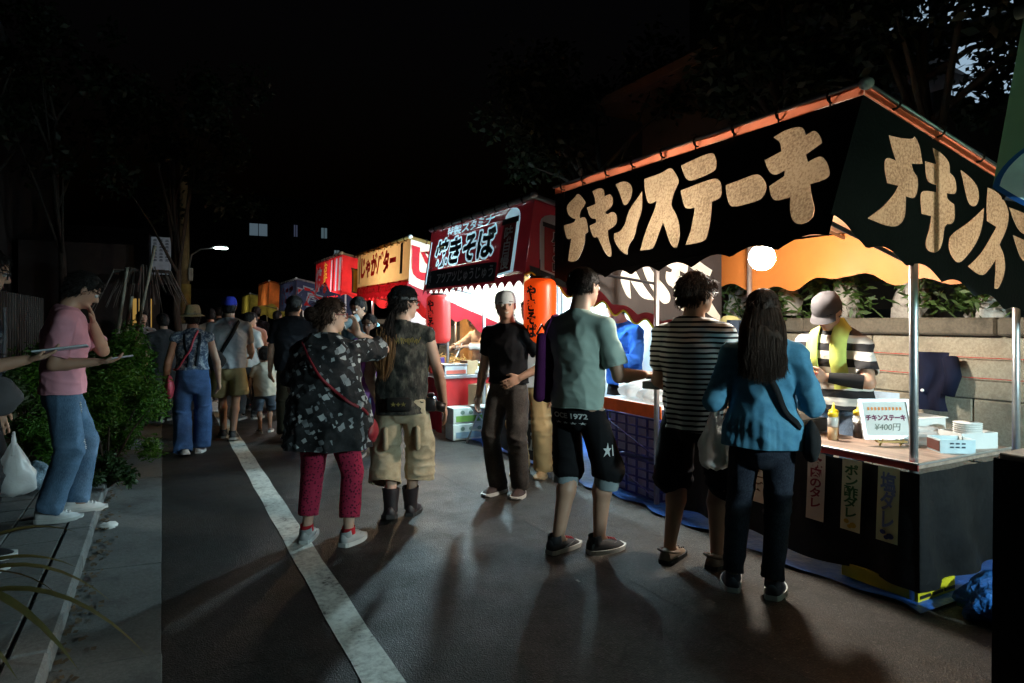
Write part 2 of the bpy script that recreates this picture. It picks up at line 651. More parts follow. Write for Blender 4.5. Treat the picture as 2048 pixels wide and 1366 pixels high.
def raster(vs, fs, x0, x1, y0, y1, step):
    nx, ny = int(round((x1 - x0) / step)), int(round((y1 - y0) / step))
    g = np.zeros((ny, nx), bool)
    X = x0 + (np.arange(nx) + 0.5) * step
    Y = y0 + (np.arange(ny) + 0.5) * step
    vs = np.asarray(vs)
    for f in fs:
        for k in range(1, len(f) - 1):
            t = vs[[f[0], f[k], f[k + 1]]]
            i0, i1 = np.searchsorted(X, t[:, 0].min()), np.searchsorted(X, t[:, 0].max())
            j0, j1 = np.searchsorted(Y, t[:, 1].min()), np.searchsorted(Y, t[:, 1].max())
            if i1 <= i0 or j1 <= j0:
                continue
            px, py = X[None, i0:i1], Y[j0:j1, None]
            s_ = [(t[(q + 1) % 3, 0] - t[q, 0]) * (py - t[q, 1]) - (t[(q + 1) % 3, 1] - t[q, 1]) * (px - t[q, 0]) for q in range(3)]
            g[j0:j1, i0:i1] |= ((s_[0] >= 0) & (s_[1] >= 0) & (s_[2] >= 0)) | ((s_[0] <= 0) & (s_[1] <= 0) & (s_[2] <= 0))
    return g

def dilate(g, r):
    out = g.copy()
    for dy in range(-r, r + 1):
        for dx in range(-r, r + 1):
            if dx * dx + dy * dy <= r * r:
                out |= np.roll(np.roll(g, dy, 0), dx, 1)
    return out

def runs(g, x0, y0, step):
    # rows of a mask as quads
    vs, fs = [], []
    for j in range(g.shape[0]):
        row = np.flatnonzero(np.diff(np.concatenate([[0], g[j].astype(np.int8), [0]])))
        for p, q in zip(row[::2], row[1::2]):
            n = len(vs)
            ya, yb = y0 + j * step, y0 + (j + 1) * step
            vs += [(x0 + p * step, ya), (x0 + q * step, ya), (x0 + q * step, yb), (x0 + p * step, yb)]
            fs.append((n, n + 1, n + 2, n + 3))
    return vs, fs

def put2d(mb, vs, fs, fn):
    mb.add([fn(u, v) for u, v in vs], fs)

def smooth_poly(pts, it=2):
    # Chaikin rounding that keeps sharp corners
    for _ in range(it):
        out = []
        n = len(pts)
        for i in range(n):
            p0, p1, p2 = pts[i - 1], pts[i], pts[(i + 1) % n]
            a = (p1[0] - p0[0], p1[1] - p0[1])
            b = (p2[0] - p1[0], p2[1] - p1[1])
            la, lb = math.hypot(*a) + 1e-9, math.hypot(*b) + 1e-9
            dot = (a[0] * b[0] + a[1] * b[1]) / la / lb
            if dot < 0.25:
                out.append(p1)
            else:
                out.append((p1[0] - a[0] * 0.25, p1[1] - a[1] * 0.25))
                out.append((p1[0] + b[0] * 0.25, p1[1] + b[1] * 0.25))
        pts = out
    return pts

# ---------------------------------------------------------------- the ground
def sheet(name, x0, x1, y0, y1, z, m, kind='structure'):
    o = MB().quad((x0, y0, z), (x1, y0, z), (x1, y1, z), (x0, y1, z)).build(name, m)
    return tag(o, kind=kind)

sheet('ground', -300, 300, -300, 400, -0.012, M_ASPH)
sheet('road', 0.0, 2.296, -8, 70, 0.0, M_ASPH)
sheet('road_shoulder', 2.302, 5.2, -8, 70, 0.0, M_ASPH2)
for i, x in enumerate((0.70,)):
    tag(MB().grid(lambda u, v: (0.70 + 0.155 * u + 0.004 * math.sin(v * 400 + u), -6 + 60 * v, 0.004), 1, 240).build('road_marking', M_PAINT), kind='structure')
gutter = tag(MB().quad((-0.41, -8, -0.004), (-0.001, -8, -0.004), (-0.001, 62, -0.004), (-0.41, 62, -0.004)).build('gutter', m_concrete('gutter bedding', (0.05, 0.05, 0.045))), kind='structure')
gb = MB().add([(-0.40, 0.004, 0.024), (-0.004, 0.004, 0.005), (-0.004, 1.196, 0.005), (-0.40, 1.196, 0.024), (-0.40, 0.0, -0.01), (0.0, 0.0, -0.01), (0.0, 1.2, -0.01), (-0.40, 1.2, -0.01)], [(0, 1, 2, 3), (0, 4, 5, 1), (1, 5, 6, 2), (2, 6, 7, 3), (3, 7, 4, 0)]).mesh('gutter_block')
gb.materials.append(M_GUT)
for k in range(40):
    o = bpy.data.objects.new('gutter_block', gb)
    COL.objects.link(o)
    o.parent = gutter
    o.location = (random.uniform(-0.002, 0.002), -4 + k * 1.2, random.uniform(0, 0.003))
    o.rotation_euler = (random.uniform(-.003, .003), random.uniform(-.004, .004), 0)
kerb = tag(empty('kerb', (0, 0, 0)), kind='structure')
kb = MB().box((-0.545, 0.004, -0.02), (-0.40, 0.596, 0.115), 0.012).mesh('kerb_stone')
kb.materials.append(M_KERB)
for k in range(60):
    o = bpy.data.objects.new('kerb_stone', kb)
    COL.objects.link(o)
    o.parent = kerb
    o.location = (random.uniform(-0.003, 0.003), -4 + k * 0.6, random.uniform(-0.003, 0.003))
pave = tag(MB().quad((-6, -8, 0.085), (-0.546, -8, 0.085), (-0.546, 62, 0.085), (-6, 62, 0.085)).build('pavement', m_concrete('pavement bedding', (0.05, 0.05, 0.045))), kind='structure')
sl = MB().box((-0.297, 0.003, 0.0), (-0.003, 0.297, 0.022), 0.005).mesh('paving_slab')
sl.materials.append(M_SLAB)
for i in range(5):
    for k in range(26):
        o = bpy.data.objects.new('paving_slab', sl)
        COL.objects.link(o)
        o.parent = pave
        o.location = (-0.55 - 0.3 * i, 1.2 + k * 0.3, 0.083 + random.uniform(0, 0.006))
        o.rotation_euler = (random.uniform(-.006, .006), random.uniform(-.006, .006), 0)

# wheel-worn litter specks and leaf bits in the gutter
mb = MB()
for k in range(260):
    x = -0.39 + abs(random.gauss(0, 0.05))
    y = random.uniform(2.2, 9)
    a = random.uniform(0, 6.28)
    r = random.uniform(0.008, 0.022)
    z = 0.028 + random.uniform(0, 0.008)
    mb.add([(x + r * math.cos(a + t), y + r * 1.6 * math.sin(a + t), z + random.uniform(0, .008)) for t in (0, 1.6, 3.1, 4.7)], [(0, 1, 2, 3)])
tag(mb.build('leaf_litter', mat('dead leaf', (0.09, 0.06, 0.03), 0.9)), 'dry dead leaves gathered along the foot of the kerb', 'leaves', kind='stuff')
FRONT=[
 [(4.132,0.599),(4.068,0.553),(4.015,0.502),(4.034,0.470),(4.086,0.442),(4.087,0.384),(4.009,0.385),(3.978,0.335),(3.955,0.256),(3.999,0.242),(3.990,0.189),(4.026,0.110),(4.080,0.050),(4.160,0.035),(4.238,0.055),(4.224,0.137),(4.199,0.235),(4.262,0.230),(4.296,0.287),(4.324,0.359),(4.167,0.360),(4.145,0.386),(4.205,0.405),(4.261,0.444),(4.288,0.495),(4.266,0.532),(4.170,0.569)],
 [(3.938,0.574),(3.861,0.586),(3.789,0.565),(3.773,0.504),(3.704,0.515),(3.662,0.459),(3.665,0.410),(3.744,0.381),(3.725,0.354),(3.663,0.371),(3.612,0.348),(3.584,0.295),(3.601,0.256),(3.692,0.233),(3.676,0.170),(3.614,0.074),(3.616,0.029),(3.648,0.028),(3.720,0.084),(3.785,0.158),(3.823,0.204),(3.871,0.197),(3.914,0.244),(3.943,0.302),(3.854,0.317),(3.863,0.350),(3.922,0.353),(3.965,0.398),(3.994,0.456),(3.883,0.464),(3.894,0.513)],
 [(3.652,0.572),(3.574,0.581),(3.509,0.561),(3.457,0.516),(3.447,0.461),(3.469,0.406),(3.520,0.386),(3.560,0.441),(3.600,0.508)],
 [(3.340,0.461),(3.310,0.322),(3.350,0.226),(3.355,0.142),(3.422,0.087),(3.418,0.024),(3.458,0.034),(3.547,0.090),(3.608,0.156),(3.606,0.200),(3.538,0.200),(3.483,0.257),(3.474,0.314),(3.447,0.362),(3.387,0.415)],
 [(3.336,0.549),(3.232,0.549),(3.155,0.555),(3.085,0.577),(3.029,0.522),(2.978,0.457),(3.000,0.419),(3.019,0.375),(3.024,0.302),(2.967,0.250),(2.909,0.163),(2.883,0.072),(2.896,0.017),(2.933,0.018),(2.982,0.064),(3.033,0.144),(3.075,0.202),(3.100,0.126),(3.124,0.054),(3.153,0.032),(3.275,0.037),(3.258,0.118),(3.226,0.208),(3.175,0.317),(3.174,0.365),(3.239,0.350),(3.275,0.384),(3.311,0.458)],
 [(2.989,0.563),(2.861,0.582),(2.736,0.592),(2.697,0.544),(2.678,0.481),(2.688,0.457),(2.855,0.436),(2.908,0.447),(2.951,0.495)],
 [(2.955,0.392),(2.795,0.407),(2.670,0.417),(2.619,0.377),(2.594,0.307),(2.602,0.274),(2.661,0.266),(2.647,0.177),(2.643,0.061),(2.663,0.025),(2.822,0.022),(2.794,0.114),(2.798,0.253),(2.876,0.256),(2.916,0.308)],
 [(2.577,0.349),(2.461,0.362),(2.362,0.374),(2.311,0.336),(2.272,0.280),(2.276,0.228),(2.312,0.205),(2.487,0.200),(2.526,0.232),(2.557,0.288)],
 [(2.302,0.563),(2.240,0.587),(2.133,0.582),(2.098,0.517),(2.056,0.537),(2.014,0.493),(1.991,0.448),(2.071,0.407),(2.048,0.362),(1.983,0.382),(1.938,0.336),(1.905,0.274),(1.910,0.245),(2.003,0.236),(1.982,0.178),(1.942,0.101),(1.943,0.048),(1.997,0.030),(2.050,0.049),(2.086,0.108),(2.104,0.190),(2.188,0.180),(2.236,0.221),(2.257,0.278),(2.173,0.317),(2.180,0.348),(2.234,0.331),(2.284,0.365),(2.329,0.440),(2.230,0.465),(2.250,0.524)],
]
SIDE=[
 [(2.975,2.348),(3.072,2.369),(3.166,2.399),(3.178,2.417),(3.220,2.390),(3.244,2.307),(3.154,2.276),(3.166,2.245),(3.204,2.229),(3.208,2.174),(3.178,2.115),(3.107,2.107),(3.107,2.037),(3.089,1.984),(3.037,1.941),(2.958,1.921),(2.816,1.915),(2.925,1.995),(3.014,2.085),(3.049,2.137),(2.964,2.123),(2.941,2.176),(2.945,2.235),(3.003,2.248),(3.031,2.248),(2.997,2.298)],
 [(3.331,2.415),(3.413,2.415),(3.478,2.393),(3.478,2.342),(3.524,2.335),(3.542,2.289),(3.531,2.249),(3.452,2.231),(3.459,2.200),(3.518,2.196),(3.528,2.137),(3.504,2.089),(3.433,2.075),(3.413,1.957),(3.362,1.906),(3.287,1.896),(3.263,1.929),(3.306,2.012),(3.318,2.077),(3.238,2.063),(3.226,2.116),(3.232,2.178),(3.362,2.206),(3.362,2.242),(3.287,2.232),(3.269,2.272),(3.265,2.328),(3.362,2.343)],
 [(3.578,2.390),(3.666,2.382),(3.736,2.359),(3.757,2.305),(3.722,2.245),(3.653,2.234),(3.618,2.299)],
 [(3.800,2.265),(3.786,2.168),(3.736,2.070),(3.639,1.967),(3.558,1.904),(3.491,1.927),(3.465,1.971),(3.485,2.035),(3.639,2.132)],
 [(3.836,2.384),(3.954,2.391),(4.045,2.340),(4.052,2.279),(4.014,2.196),(3.954,2.116),(4.007,2.067),(4.014,1.982),(3.946,1.874),(3.902,1.867),(3.917,2.027),(3.865,1.967),(3.779,1.894),(3.646,1.916),(3.779,2.020),(3.924,2.201),(3.829,2.204),(3.822,2.287)],
]

# ---------------------------------------------------------------- food stalls
XT, XB, SLOPE, XBACK = 2.80, 2.56, 0.226, 4.55

def rowrange(a, b, step):
    n = max(2, int(round(abs(b - a) / step)))
    return [a + (b - a) * i / n for i in range(n + 1)]

class Stall:
    def __init__(s, label, y0, y1, zt=2.5, hem=1.86, post=None, roof=M_ORANGE_TARP, xf=3.38, xb=4.4, group=None, xbm=2.77, twist=0.0):
        s.y0, s.y1, s.zt, s.hem, s.roofm, s.xf, s.xb = y0, y1, zt, hem, roof, xf, xb
        s.xbm = xbm
        s.twist = twist      # how far the hem swings back under the roof edge at the far end
        s.L = math.hypot(XT - s.xbm, zt - hem)
        s.post = post or (y0 + 0.12, y1 - 0.12)
        s.root = empty('food_stall', (xf, (y0 + y1) / 2, 0), 0, label, 'food stall', group)
        s.inv = Matrix.Translation((-xf, -(y0 + y1) / 2, 0))
    def put(s, mb, name, m, parent=None, smooth=False):
        me = mb.mesh(name)
        me.transform(s.inv)
        return link(name, me, m, parent or s.root, smooth)
    def F(s, y, t, off=0.0):
        k = t / s.L
        xb = s.xbm + s.twist * (y - s.y0) / (s.y1 - s.y0)
        nx, nz = -(s.zt - s.hem) / s.L, (XT - xb) / s.L
        return (xb + (XT - xb) * k + nx * off, y, s.hem + (s.zt - s.hem) * k + nz * off)
    def S(s, x, zz, off=0.0, far=False):
        return (x, (s.y1 - 0.14 + off) if far else (s.y0 - off), zz - SLOPE * (x - XT))
    def roof_z(s, x):
        return s.zt + 0.012 - SLOPE * (x - XT)
    def frame(s, nraft=3, drop=0.40, dropmat=None, edge=None):
        for y in s.post:
            for x in (s.xf, s.xb):
                ztop = s.roof_z(x) - 0.03
                s.put(MB().tube([(x, y, 0), (x, y, ztop)], 0.021, 10), 'post', M_STEEL, smooth=True)
        for y in s.post:
            ytip = s.y0 + 0.03 if y == s.post[0] else s.y1 - 0.03
            s.put(MB().tube([(s.xf, y, s.hem - 0.13), (s.F(ytip, 0)[0] + 0.03, ytip, s.hem + 0.02)], 0.011, 6), 'banner_arm', M_DARKSTEEL)
        for i in range(nraft):
            y = s.y0 + 0.05 + (s.y1 - s.y0 - 0.1) * i / (nraft - 1)
            s.put(MB().tube([(XT + 0.01, y, s.zt - 0.035), (XBACK, y, s.roof_z(XBACK) - 0.045)], 0.013, 6), 'rafter', M_STEEL, smooth=True)
        ny = 24
        def rf(u, v):
            x = XT - 0.012 + (XBACK - XT + 0.012) * v
            y = s.y0 - 0.01 + (s.y1 - s.y0 + 0.02) * u
            sag = 0.035 * abs(math.sin(PI * u * (nraft - 1))) * math.sin(PI * min(1, v * 1.0)) + 0.01 * math.sin(u * 23 + v * 9)
            return (x, y, s.roof_z(x) - sag * (1 if v < 0.98 else 0.5))
        s.put(MB().grid(rf, 40, 12), 'roof', s.roofm, smooth=True)
        if drop:
            zb = s.roof_z(XBACK) - 0.012
            def df(u, v):
                y = s.y0 + (s.y1 - s.y0) * u
                hang = drop * (0.75 + 0.25 * abs(math.sin(u * 2 * PI))) + 0.03 * math.sin(u * 40)
                return (XBACK + 0.02 * math.sin(u * 19) * v, y, zb - hang * v)
            s.put(MB().grid(df, 48, 6), 'back_flap', dropmat or s.roofm, smooth=True)
        if edge is None:
            s.put(MB().tube([(XT - 0.012, s.y0 - 0.02, s.zt + 0.006), (XT - 0.012, s.y1 + 0.02, s.zt + 0.006)], 0.024, 10), 'front_rail', s.roofm, smooth=True)
            s.put(MB().tube([(XT - 0.02, s.y0 - 0.014, s.zt + 0.006), (XBACK, s.y0 - 0.014, s.roof_z(XBACK) - 0.006)], 0.022, 10), 'side_rail', s.roofm, smooth=True)
        else:
            # the roof sheet folds down over slim rails as a narrow lit flap
            s.put(MB().tube([(XT - 0.006, s.y0 - 0.02, s.zt + 0.022), (XT - 0.006, s.y1 + 0.02, s.zt + 0.022)], 0.010, 8), 'front_rail', M_STEEL, smooth=True)
            s.put(MB().tube([(XT - 0.01, s.y0 - 0.008, s.zt + 0.02), (XBACK, s.y0 - 0.008, s.roof_z(XBACK) + 0.01)], 0.010, 8), 'side_rail', M_STEEL, smooth=True)
            s.put(MB().grid(lambda u, v: s.F(s.y0 + (s.y1 - s.y0) * u, s.L - 0.040 + 0.003 * math.sin(u * 40) + 0.054 * v, 0.004 + 0.003 * math.sin(u * 25)), 60, 2), 'roof_edge', edge, smooth=True)
            s.put(MB().grid(lambda u, v: s.S(XT - 0.012 + (XBACK - XT) * u, s.zt - 0.040 + 0.003 * math.sin(u * 30) + 0.054 * v, 0.004), 40, 2), 'roof_edge', edge, smooth=True)
        s.put(MB().sphere((XT - 0.015, s.y0 - 0.014, s.zt + 0.012), (0.034, 0.034, 0.028), 10, 7), 'corner_wrap', M_WHITEPL, smooth=True)
        n = 9
        for i in range(n):
            y = s.y0 + 0.15 + (s.y1 - s.y0 - 0.3) * i / (n - 1)
            r = 0.031
            pts = [(XT - 0.012 + r * math.cos(a), y + 0.012 * math.sin(a * 0.5), s.zt + 0.004 + r * math.sin(a)) for a in [k * PI / 5 for k in range(10)]]
            tb = MB().tube(pts, 0.006, 5, closed=True)
            tb.tube([(XT - 0.03, y, s.zt + 0.03), (XT - 0.02, y + 0.02, s.zt + 0.05), (XT - 0.03, y + 0.045, s.zt + 0.045)], 0.004, 5)
            tb.tube([(XT - 0.04, y, s.zt + 0.0), (XT - 0.045, y - 0.008, s.zt - 0.06)], 0.004, 5)
            s.put(tb, 'tie_cord', M_CORD)
        for i in range(4):
            x = XT + 0.2 + i * 0.36
            z = s.roof_z(x) - 0.006
            pts = [(x, s.y0 - 0.014 + 0.03 * math.cos(a), z + 0.03 * math.sin(a)) for a in [k * PI / 5 for k in range(10)]]
            s.put(MB().tube(pts, 0.006, 5, closed=True), 'tie_cord', M_CORD)
        return s
    def plain_front(s, m, deep=0.10, teeth=18, amp=0.04, hemmat=None, name='front_banner'):
        w = s.y1 - s.y0
        def fn(u, v):
            y = s.y0 + w * u
            low = -deep + amp * abs(math.sin(PI * teeth * u))
            t = low + (s.L - 0.01 - low) * v
            p = s.F(y, t, 0.008 * math.sin(u * 31 + v * 2) * (1 - v))
            return p
        return s.put(MB().grid(fn, teeth * 8, 8), name, m, smooth=True)
    def cut_front(s, m, holes, deep=0.10, teeth=18, amp=0.04, name='front_banner'):
        # holes: (2D verts (y, t), faces, material); the lettering is set into the cloth
        w = s.y1 - s.y0
        outer = [(s.y0 + w * i / (teeth * 8), -deep + amp * abs(math.sin(PI * i / 8))) for i in range(teeth * 8 + 1)] + [(s.y1, s.L - 0.01), (s.y0, s.L - 0.01)]
        loops = []
        for vs, fs, mm in holes:
            loops += loops_of(vs, fs)
        vs, fs = curve_mesh([outer] + loops)
        mb = MB()
        put2d(mb, vs, fs, lambda u, v: s.F(u, v, 0.006 * math.sin(u * 9)))
        o = s.put(mb, name, m)
        for vs, fs, mm in holes:
            mb = MB()
            put2d(mb, vs, fs, lambda u, v: s.F(u, v, 0.006 * math.sin(u * 9) + 0.0008))
            s.put(mb, 'lettering', mm, o)
        return o
    def plain_side(s, m, far=False, teeth=8, amp=0.05, xend=4.45, low0=1.80, trim=None, extra=0.0):
        def fn(u, v):
            x0 = s.xbm + (XT - s.xbm) * v
            x = x0 + (xend - x0) * u
            low = low0 + amp * math.sin(2 * PI * teeth * u / 2) - extra * (x - XT)
            zz = low + (s.zt - 0.01 - low) * v
            return s.S(x, zz, 0.01 * math.sin(u * 17 + v) * (1 - v), far)
        o = s.put(MB().grid(fn, 80, 8), 'side_banner', m, smooth=True)
        if trim:
            pts = [fn(i / 80, 0) for i in range(81)]
            s.put(MB().tube(pts, 0.010, 6), 'hem_trim', trim, o, True)
        return o
    def lettering(s, parent, items, side=False, far=False):
        # items: (text, u_center, v_center, w, h, bold, vertical, material, layer)
        for (tx, uc, vc, w, h, bold, vert, m, lay) in items:
            vs, fs = text_fit(tx, w, h, bold, vert)
            mb = MB()
            if side:
                put2d(mb, vs, fs, lambda u, v: s.S(uc + u, vc + v, 0.012 + 0.003 * lay, far))
            else:
                put2d(mb, vs, fs, lambda u, v: s.F(uc - u, vc + v, 0.012 + 0.003 * lay))
            s.put(mb, 'lettering', m, parent)
    def patch(s, parent, pts, m, lay=0, side=False, name='printed_panel'):
        vs, fs = curve_mesh([pts])
        mb = MB()
        put2d(mb, vs, fs, (lambda u, v: s.S(u, v, 0.012 + 0.003 * lay)) if side else (lambda u, v: s.F(u, v, 0.012 + 0.003 * lay)))
        return s.put(mb, name, m, parent)

# --- the chicken steak stall
s1 = Stall('near food stall with black banner lettered in tan and orange roof', 1.83, 4.46, post=(1.95, 3.91), xbm=2.56, twist=0.235, group='food stalls along the road')
s1.frame(edge=mat('orange red roof edge', (0.62, 0.19, 0.1), 0.5, 0, 0.2, 6, tr=0.5), dropmat=mat('orange flap sheet', (0.62, 0.2, 0.04), 0.55, 0, 0.1, 3, 0.25, 9, 0.02, tr=0.3))
front_g = [smooth_poly(g) for g in FRONT]
yl, yr = s1.y1, s1.y0
hem_pts = []
nt_ = 96
for i in range(nt_ + 1):
    u = i / nt_
    y = yr + (yl - yr) * u
    hem_pts.append((y, (-0.126 + 0.034 * min(1, max(0, (2.75 - y) / 0.35))) + 0.045 * abs(math.sin(PI * 8.5 * u + 0.3)) + 0.03 * max(0, 1 - u * 8)))
outer = hem_pts + [(yl, s1.L - 0.037), (yr, s1.L - 0.037)]
vs, fs = curve_mesh([outer] + front_g)
fb = MB()
put2d(fb, vs, fs, lambda u, v: s1.F(u, v, 0.010 * math.sin(u * 9.0) * max(0, 0.25 - v)))
fbo = s1.put(fb, 'front_banner', M_BLACKCLOTH)
for g in front_g:
    vs, fs = curve_mesh([g])
    mb = MB()
    put2d(mb, vs, fs, lambda u, v: s1.F(u, v, 0.0005))
    s1.put(mb, 'lettering', M_LETTER, fbo)
te = [[(3.30 - 0 + (2.95 - p[0]) * 1.22 + 0.80, 1.885 + p[1] * 0.82) for p in g] for g in FRONT[5:7]]
side_g = [smooth_poly(g) for g in SIDE + te]
SX1 = 4.50
def side_outer():
    pts = []
    for i in range(81):
        u = i / 80
        x = XB + (SX1 - XB) * u
        pts.append((x, 1.775 + 0.045 * abs(math.sin(PI * 6.5 * u + 0.5)) + 0.06 * max(0, 1 - u * 12)))
    return pts + [(SX1, s1.zt - 0.037), (XT - 0.016, s1.zt - 0.037)]
def side_banner(far):
    gl = side_g if not far else [[(XB + 0.3 + SX1 - p[0], p[1] - 0.09) for p in g][::-1] for g in side_g]
    so_ = side_outer() if not far else [(2.775 + (max(x, XB) - XB) * (SX1 - 2.775) / (SX1 - XB) if z < 2.2 else max(x, 2.79), z - (0.115 * min(1, max(0, (x - 2.7) / 0.5)) - 0.05 * max(0, 1 - (x - XB) / 0.5) if z < 2.2 else 0)) for x, z in side_outer()]
    vs, fs = curve_mesh([so_] + gl)
    mb = MB()
    put2d(mb, vs, fs, lambda u, v: s1.S(u, v, 0.0, far))
    o = s1.put(mb, 'side_banner', M_BLACKCLOTH if not far else mat('dark brown banner cloth', (0.03, 0.025, 0.024), 0.8, 0, 0.3, 5))
    for g in gl:
        vs, fs = curve_mesh([g])
        mb = MB()
        put2d(mb, vs, fs, lambda u, v: s1.S(u, v, 0.0006, far))
        s1.put(mb, 'lettering', M_LETTER if not far else mat('cream banner lettering', (0.82, 0.78, 0.68), 0.8, tr=0.2), o)
side_banner(False)
side_banner(True)
# counter of the stall: top board, steel edge, black skirt
CZ = 0.72
s1.put(MB().box((3.36, 1.92, CZ - 0.028), (3.82, 3.76, CZ), 0.004), 'counter_top', M_WOOD)
s1.put(MB().box((3.823, 1.92, CZ - 0.028), (4.28, 2.56, CZ), 0.004), 'counter_top', M_WOOD)
s1.put(MB().box((3.348, 1.912, CZ - 0.034), (3.358, 3.76, CZ + 0.004)), 'counter_edge', mat('red counter trim', (0.3, 0.02, 0.02), 0.4))
s1.put(MB().tube([(3.345, 1.908, CZ + 0.004), (3.345, 3.76, CZ + 0.004)], 0.006, 6), 'counter_rail', M_STEEL)
s1.put(MB().tube([(3.345, 1.908, CZ + 0.004), (4.25, 1.908, CZ + 0.004)], 0.006, 6), 'counter_rail', M_STEEL)
M_SKIRT = mat('black vinyl skirt', (0.007, 0.007, 0.008), 0.65, 0, 0.3, 4, 0.5, 7, 0.03, spec=0.2)
def skirt_front(u, v):
    y = 1.905 + 1.86 * u
    return (3.352 - min(1, u * 12) * (0.012 + 0.02 * (1 - v)) * math.sin(u * 21 + 1.5 * math.sin(u * 7)), y, 0.075 + 0.60 * v + 0.01 * math.sin(u * 12) * (1 - v))
def skirt_side(u, v):
    x = 3.352 + 0.92 * u
    return (x, 1.905 - min(1, u * 8) * (0.006 + 0.022 * (1 - v)) * math.sin(u * 15 + v * 4), 0.075 + 0.60 * v + 0.05 * u * (1 - v))
s1.put(MB().grid(skirt_front, 90, 10), 'counter_skirt', M_SKIRT, smooth=True)
s1.put(MB().grid(skirt_side, 60, 10), 'counter_skirt', M_SKIRT, smooth=True)

# hanging flavour strips on the skirt
def strip(y, text, col, paper, label, bits=None, w=0.115):
    root = empty('flavour_strip', (3.315, y, 0.30), 0, label, 'paper strip', 'flavour strips on the counter front')
    def fn(u, v):
        return (-0.012 * math.sin(v * 2.2 + y), w / 2 - w * u, 0.385 * v)
    MB().grid(fn, 3, 8).build('paper', paper, root, True)
    vs, fs = text_fit(text, w * 0.72, 0.29, 0.03, True)
    mb = MB()
    put2d(mb, vs, fs, lambda u, v: (-0.012 * math.sin((0.215 + v) / 0.385 * 2.2 + y) - 0.004, -u, 0.215 + v))
    mb.build('lettering', col, root)
    if bits:
        mb = MB()
        for (a, b, r) in ((-0.02, 0.035, 0.02), (0.018, 0.05, 0.016), (0.0, 0.025, 0.014)):
            mb.add([(-0.012 * math.sin(0.2 + y) - 0.006, a + r * math.cos(t), b + r * 0.8 * math.sin(t)) for t in [k * PI / 4 for k in range(8)]], [tuple(range(8))])
        mb.build('printed_picture', bits, root)
pc = mat('cream paper', (0.62, 0.52, 0.42), 0.85, 0, 0.08)
pg = mat('pale green paper', (0.6, 0.62, 0.36), 0.85, 0, 0.08)
ink = lambda n, c: mat('ink ' + n, c, 0.7, 0, 0.05, bmp=0)
strip(2.47, '焼肉のタレ', ink('dark red', (0.22, 0.008, 0.02)), pc, 'cream paper strip with dark red vertical lettering on the black skirt')
strip(2.25, 'ポン酢ダレ', ink('green', (0.02, 0.1, 0.02)), mat('cream yellow paper', (0.62, 0.58, 0.38), 0.85, 0, 0.08), 'cream yellow strip with green vertical lettering, middle of the three by the corner', ink('citrus', (0.5, 0.3, 0.02)))
strip(2.045, '塩ダレ', ink('pale blue', (0.16, 0.22, 0.42)), pg, 'pale green strip with blue lettering nearest the stall corner', ink('navy', (0.03, 0.05, 0.2)))
strip(2.88, 'マヨネーズ', ink('brown', (0.12, 0.05, 0.02)), pc, 'cream strip hanging behind the legs of the long haired woman')

# things under and on the counter
y_c = empty('plastic_crate', (3.5, 2.12, 0), 0, 'flat yellow plastic crate under the corner of the black skirt', 'crate')
M_YEL = mat('yellow plastic', (0.6, 0.5, 0.02), 0.45)
mb = MB()
mb.box((-0.135, -0.2, 0.02), (0.2, -0.18, 0.095)); mb.box((-0.135, 0.2, 0.02), (0.2, 0.22, 0.095))
mb.box((-0.135, -0.18, 0.02), (-0.115, 0.2, 0.095)); mb.box((0.18, -0.18, 0.02), (0.2, 0.2, 0.095)); mb.box((-0.115, -0.18, 0.025), (0.18, 0.2, 0.04))
mb.build('tray', M_YEL, y_c)
mb = MB()
for k in range(3):
    mb.box((-0.12 + k * 0.11, -0.2055, 0.035), (-0.03 + k * 0.11, -0.2005, 0.05))
mb.build('grip_slot', M_BLACK, y_c)

def blob(name, c, r, m, seed, amp=0.25, nu=28, nv=16, parent=None, flat=True):
    rnd = random.Random(seed)
    ph = [(rnd.uniform(1.5, 6), rnd.uniform(1.5, 6), rnd.uniform(0, 6.28)) for _ in range(7)]
    vs = []
    mb = MB()
    mb.sphere((0, 0, 0), 1.0, nu, nv)
    out = []
    for (x, y, z) in mb.v:
        k = 1 + amp * sum(math.sin(a * x * 2 + b * y * 1.7 + p + a * z) for a, b, p in ph) / 4
        zz = z * k * r[2]
        out.append((x * k * r[0], y * k * r[1], max(-r[2] * 0.55, zz) if flat else zz))
    mb.v = out
    o = mb.build(name, m, parent, True)
    o.location = c
    return o
M_BLUEBAG = mat('blue bin bag plastic', (0.03, 0.14, 0.42), 0.25, 0, 0.2, 5, 0.9, 12, 0.05)
tag(blob('bin_bag', (3.66, 1.62, 0.07), (0.27, 0.21, 0.13), M_BLUEBAG, 3, 0.3), 'crumpled blue plastic sheet lying on the ground by the stall corner', 'plastic bag')
M_SHEET2 = M_BLUESHEET
o = MB().grid(lambda u, v: (3.26 + 1.7 * u + 0.03 * math.sin(v * 37) * (1 - u) + 0.02 * math.sin(v * 91) * (1 - u), 1.85 + 5.9 * v, 0.008 + 0.008 * (1 + math.sin(v * 60)) * (1 - u)), 4, 160).build('ground_sheet', M_SHEET2, None, True)
tag(o, 'blue ground sheet spread under the stalls along the road', 'ground sheet')

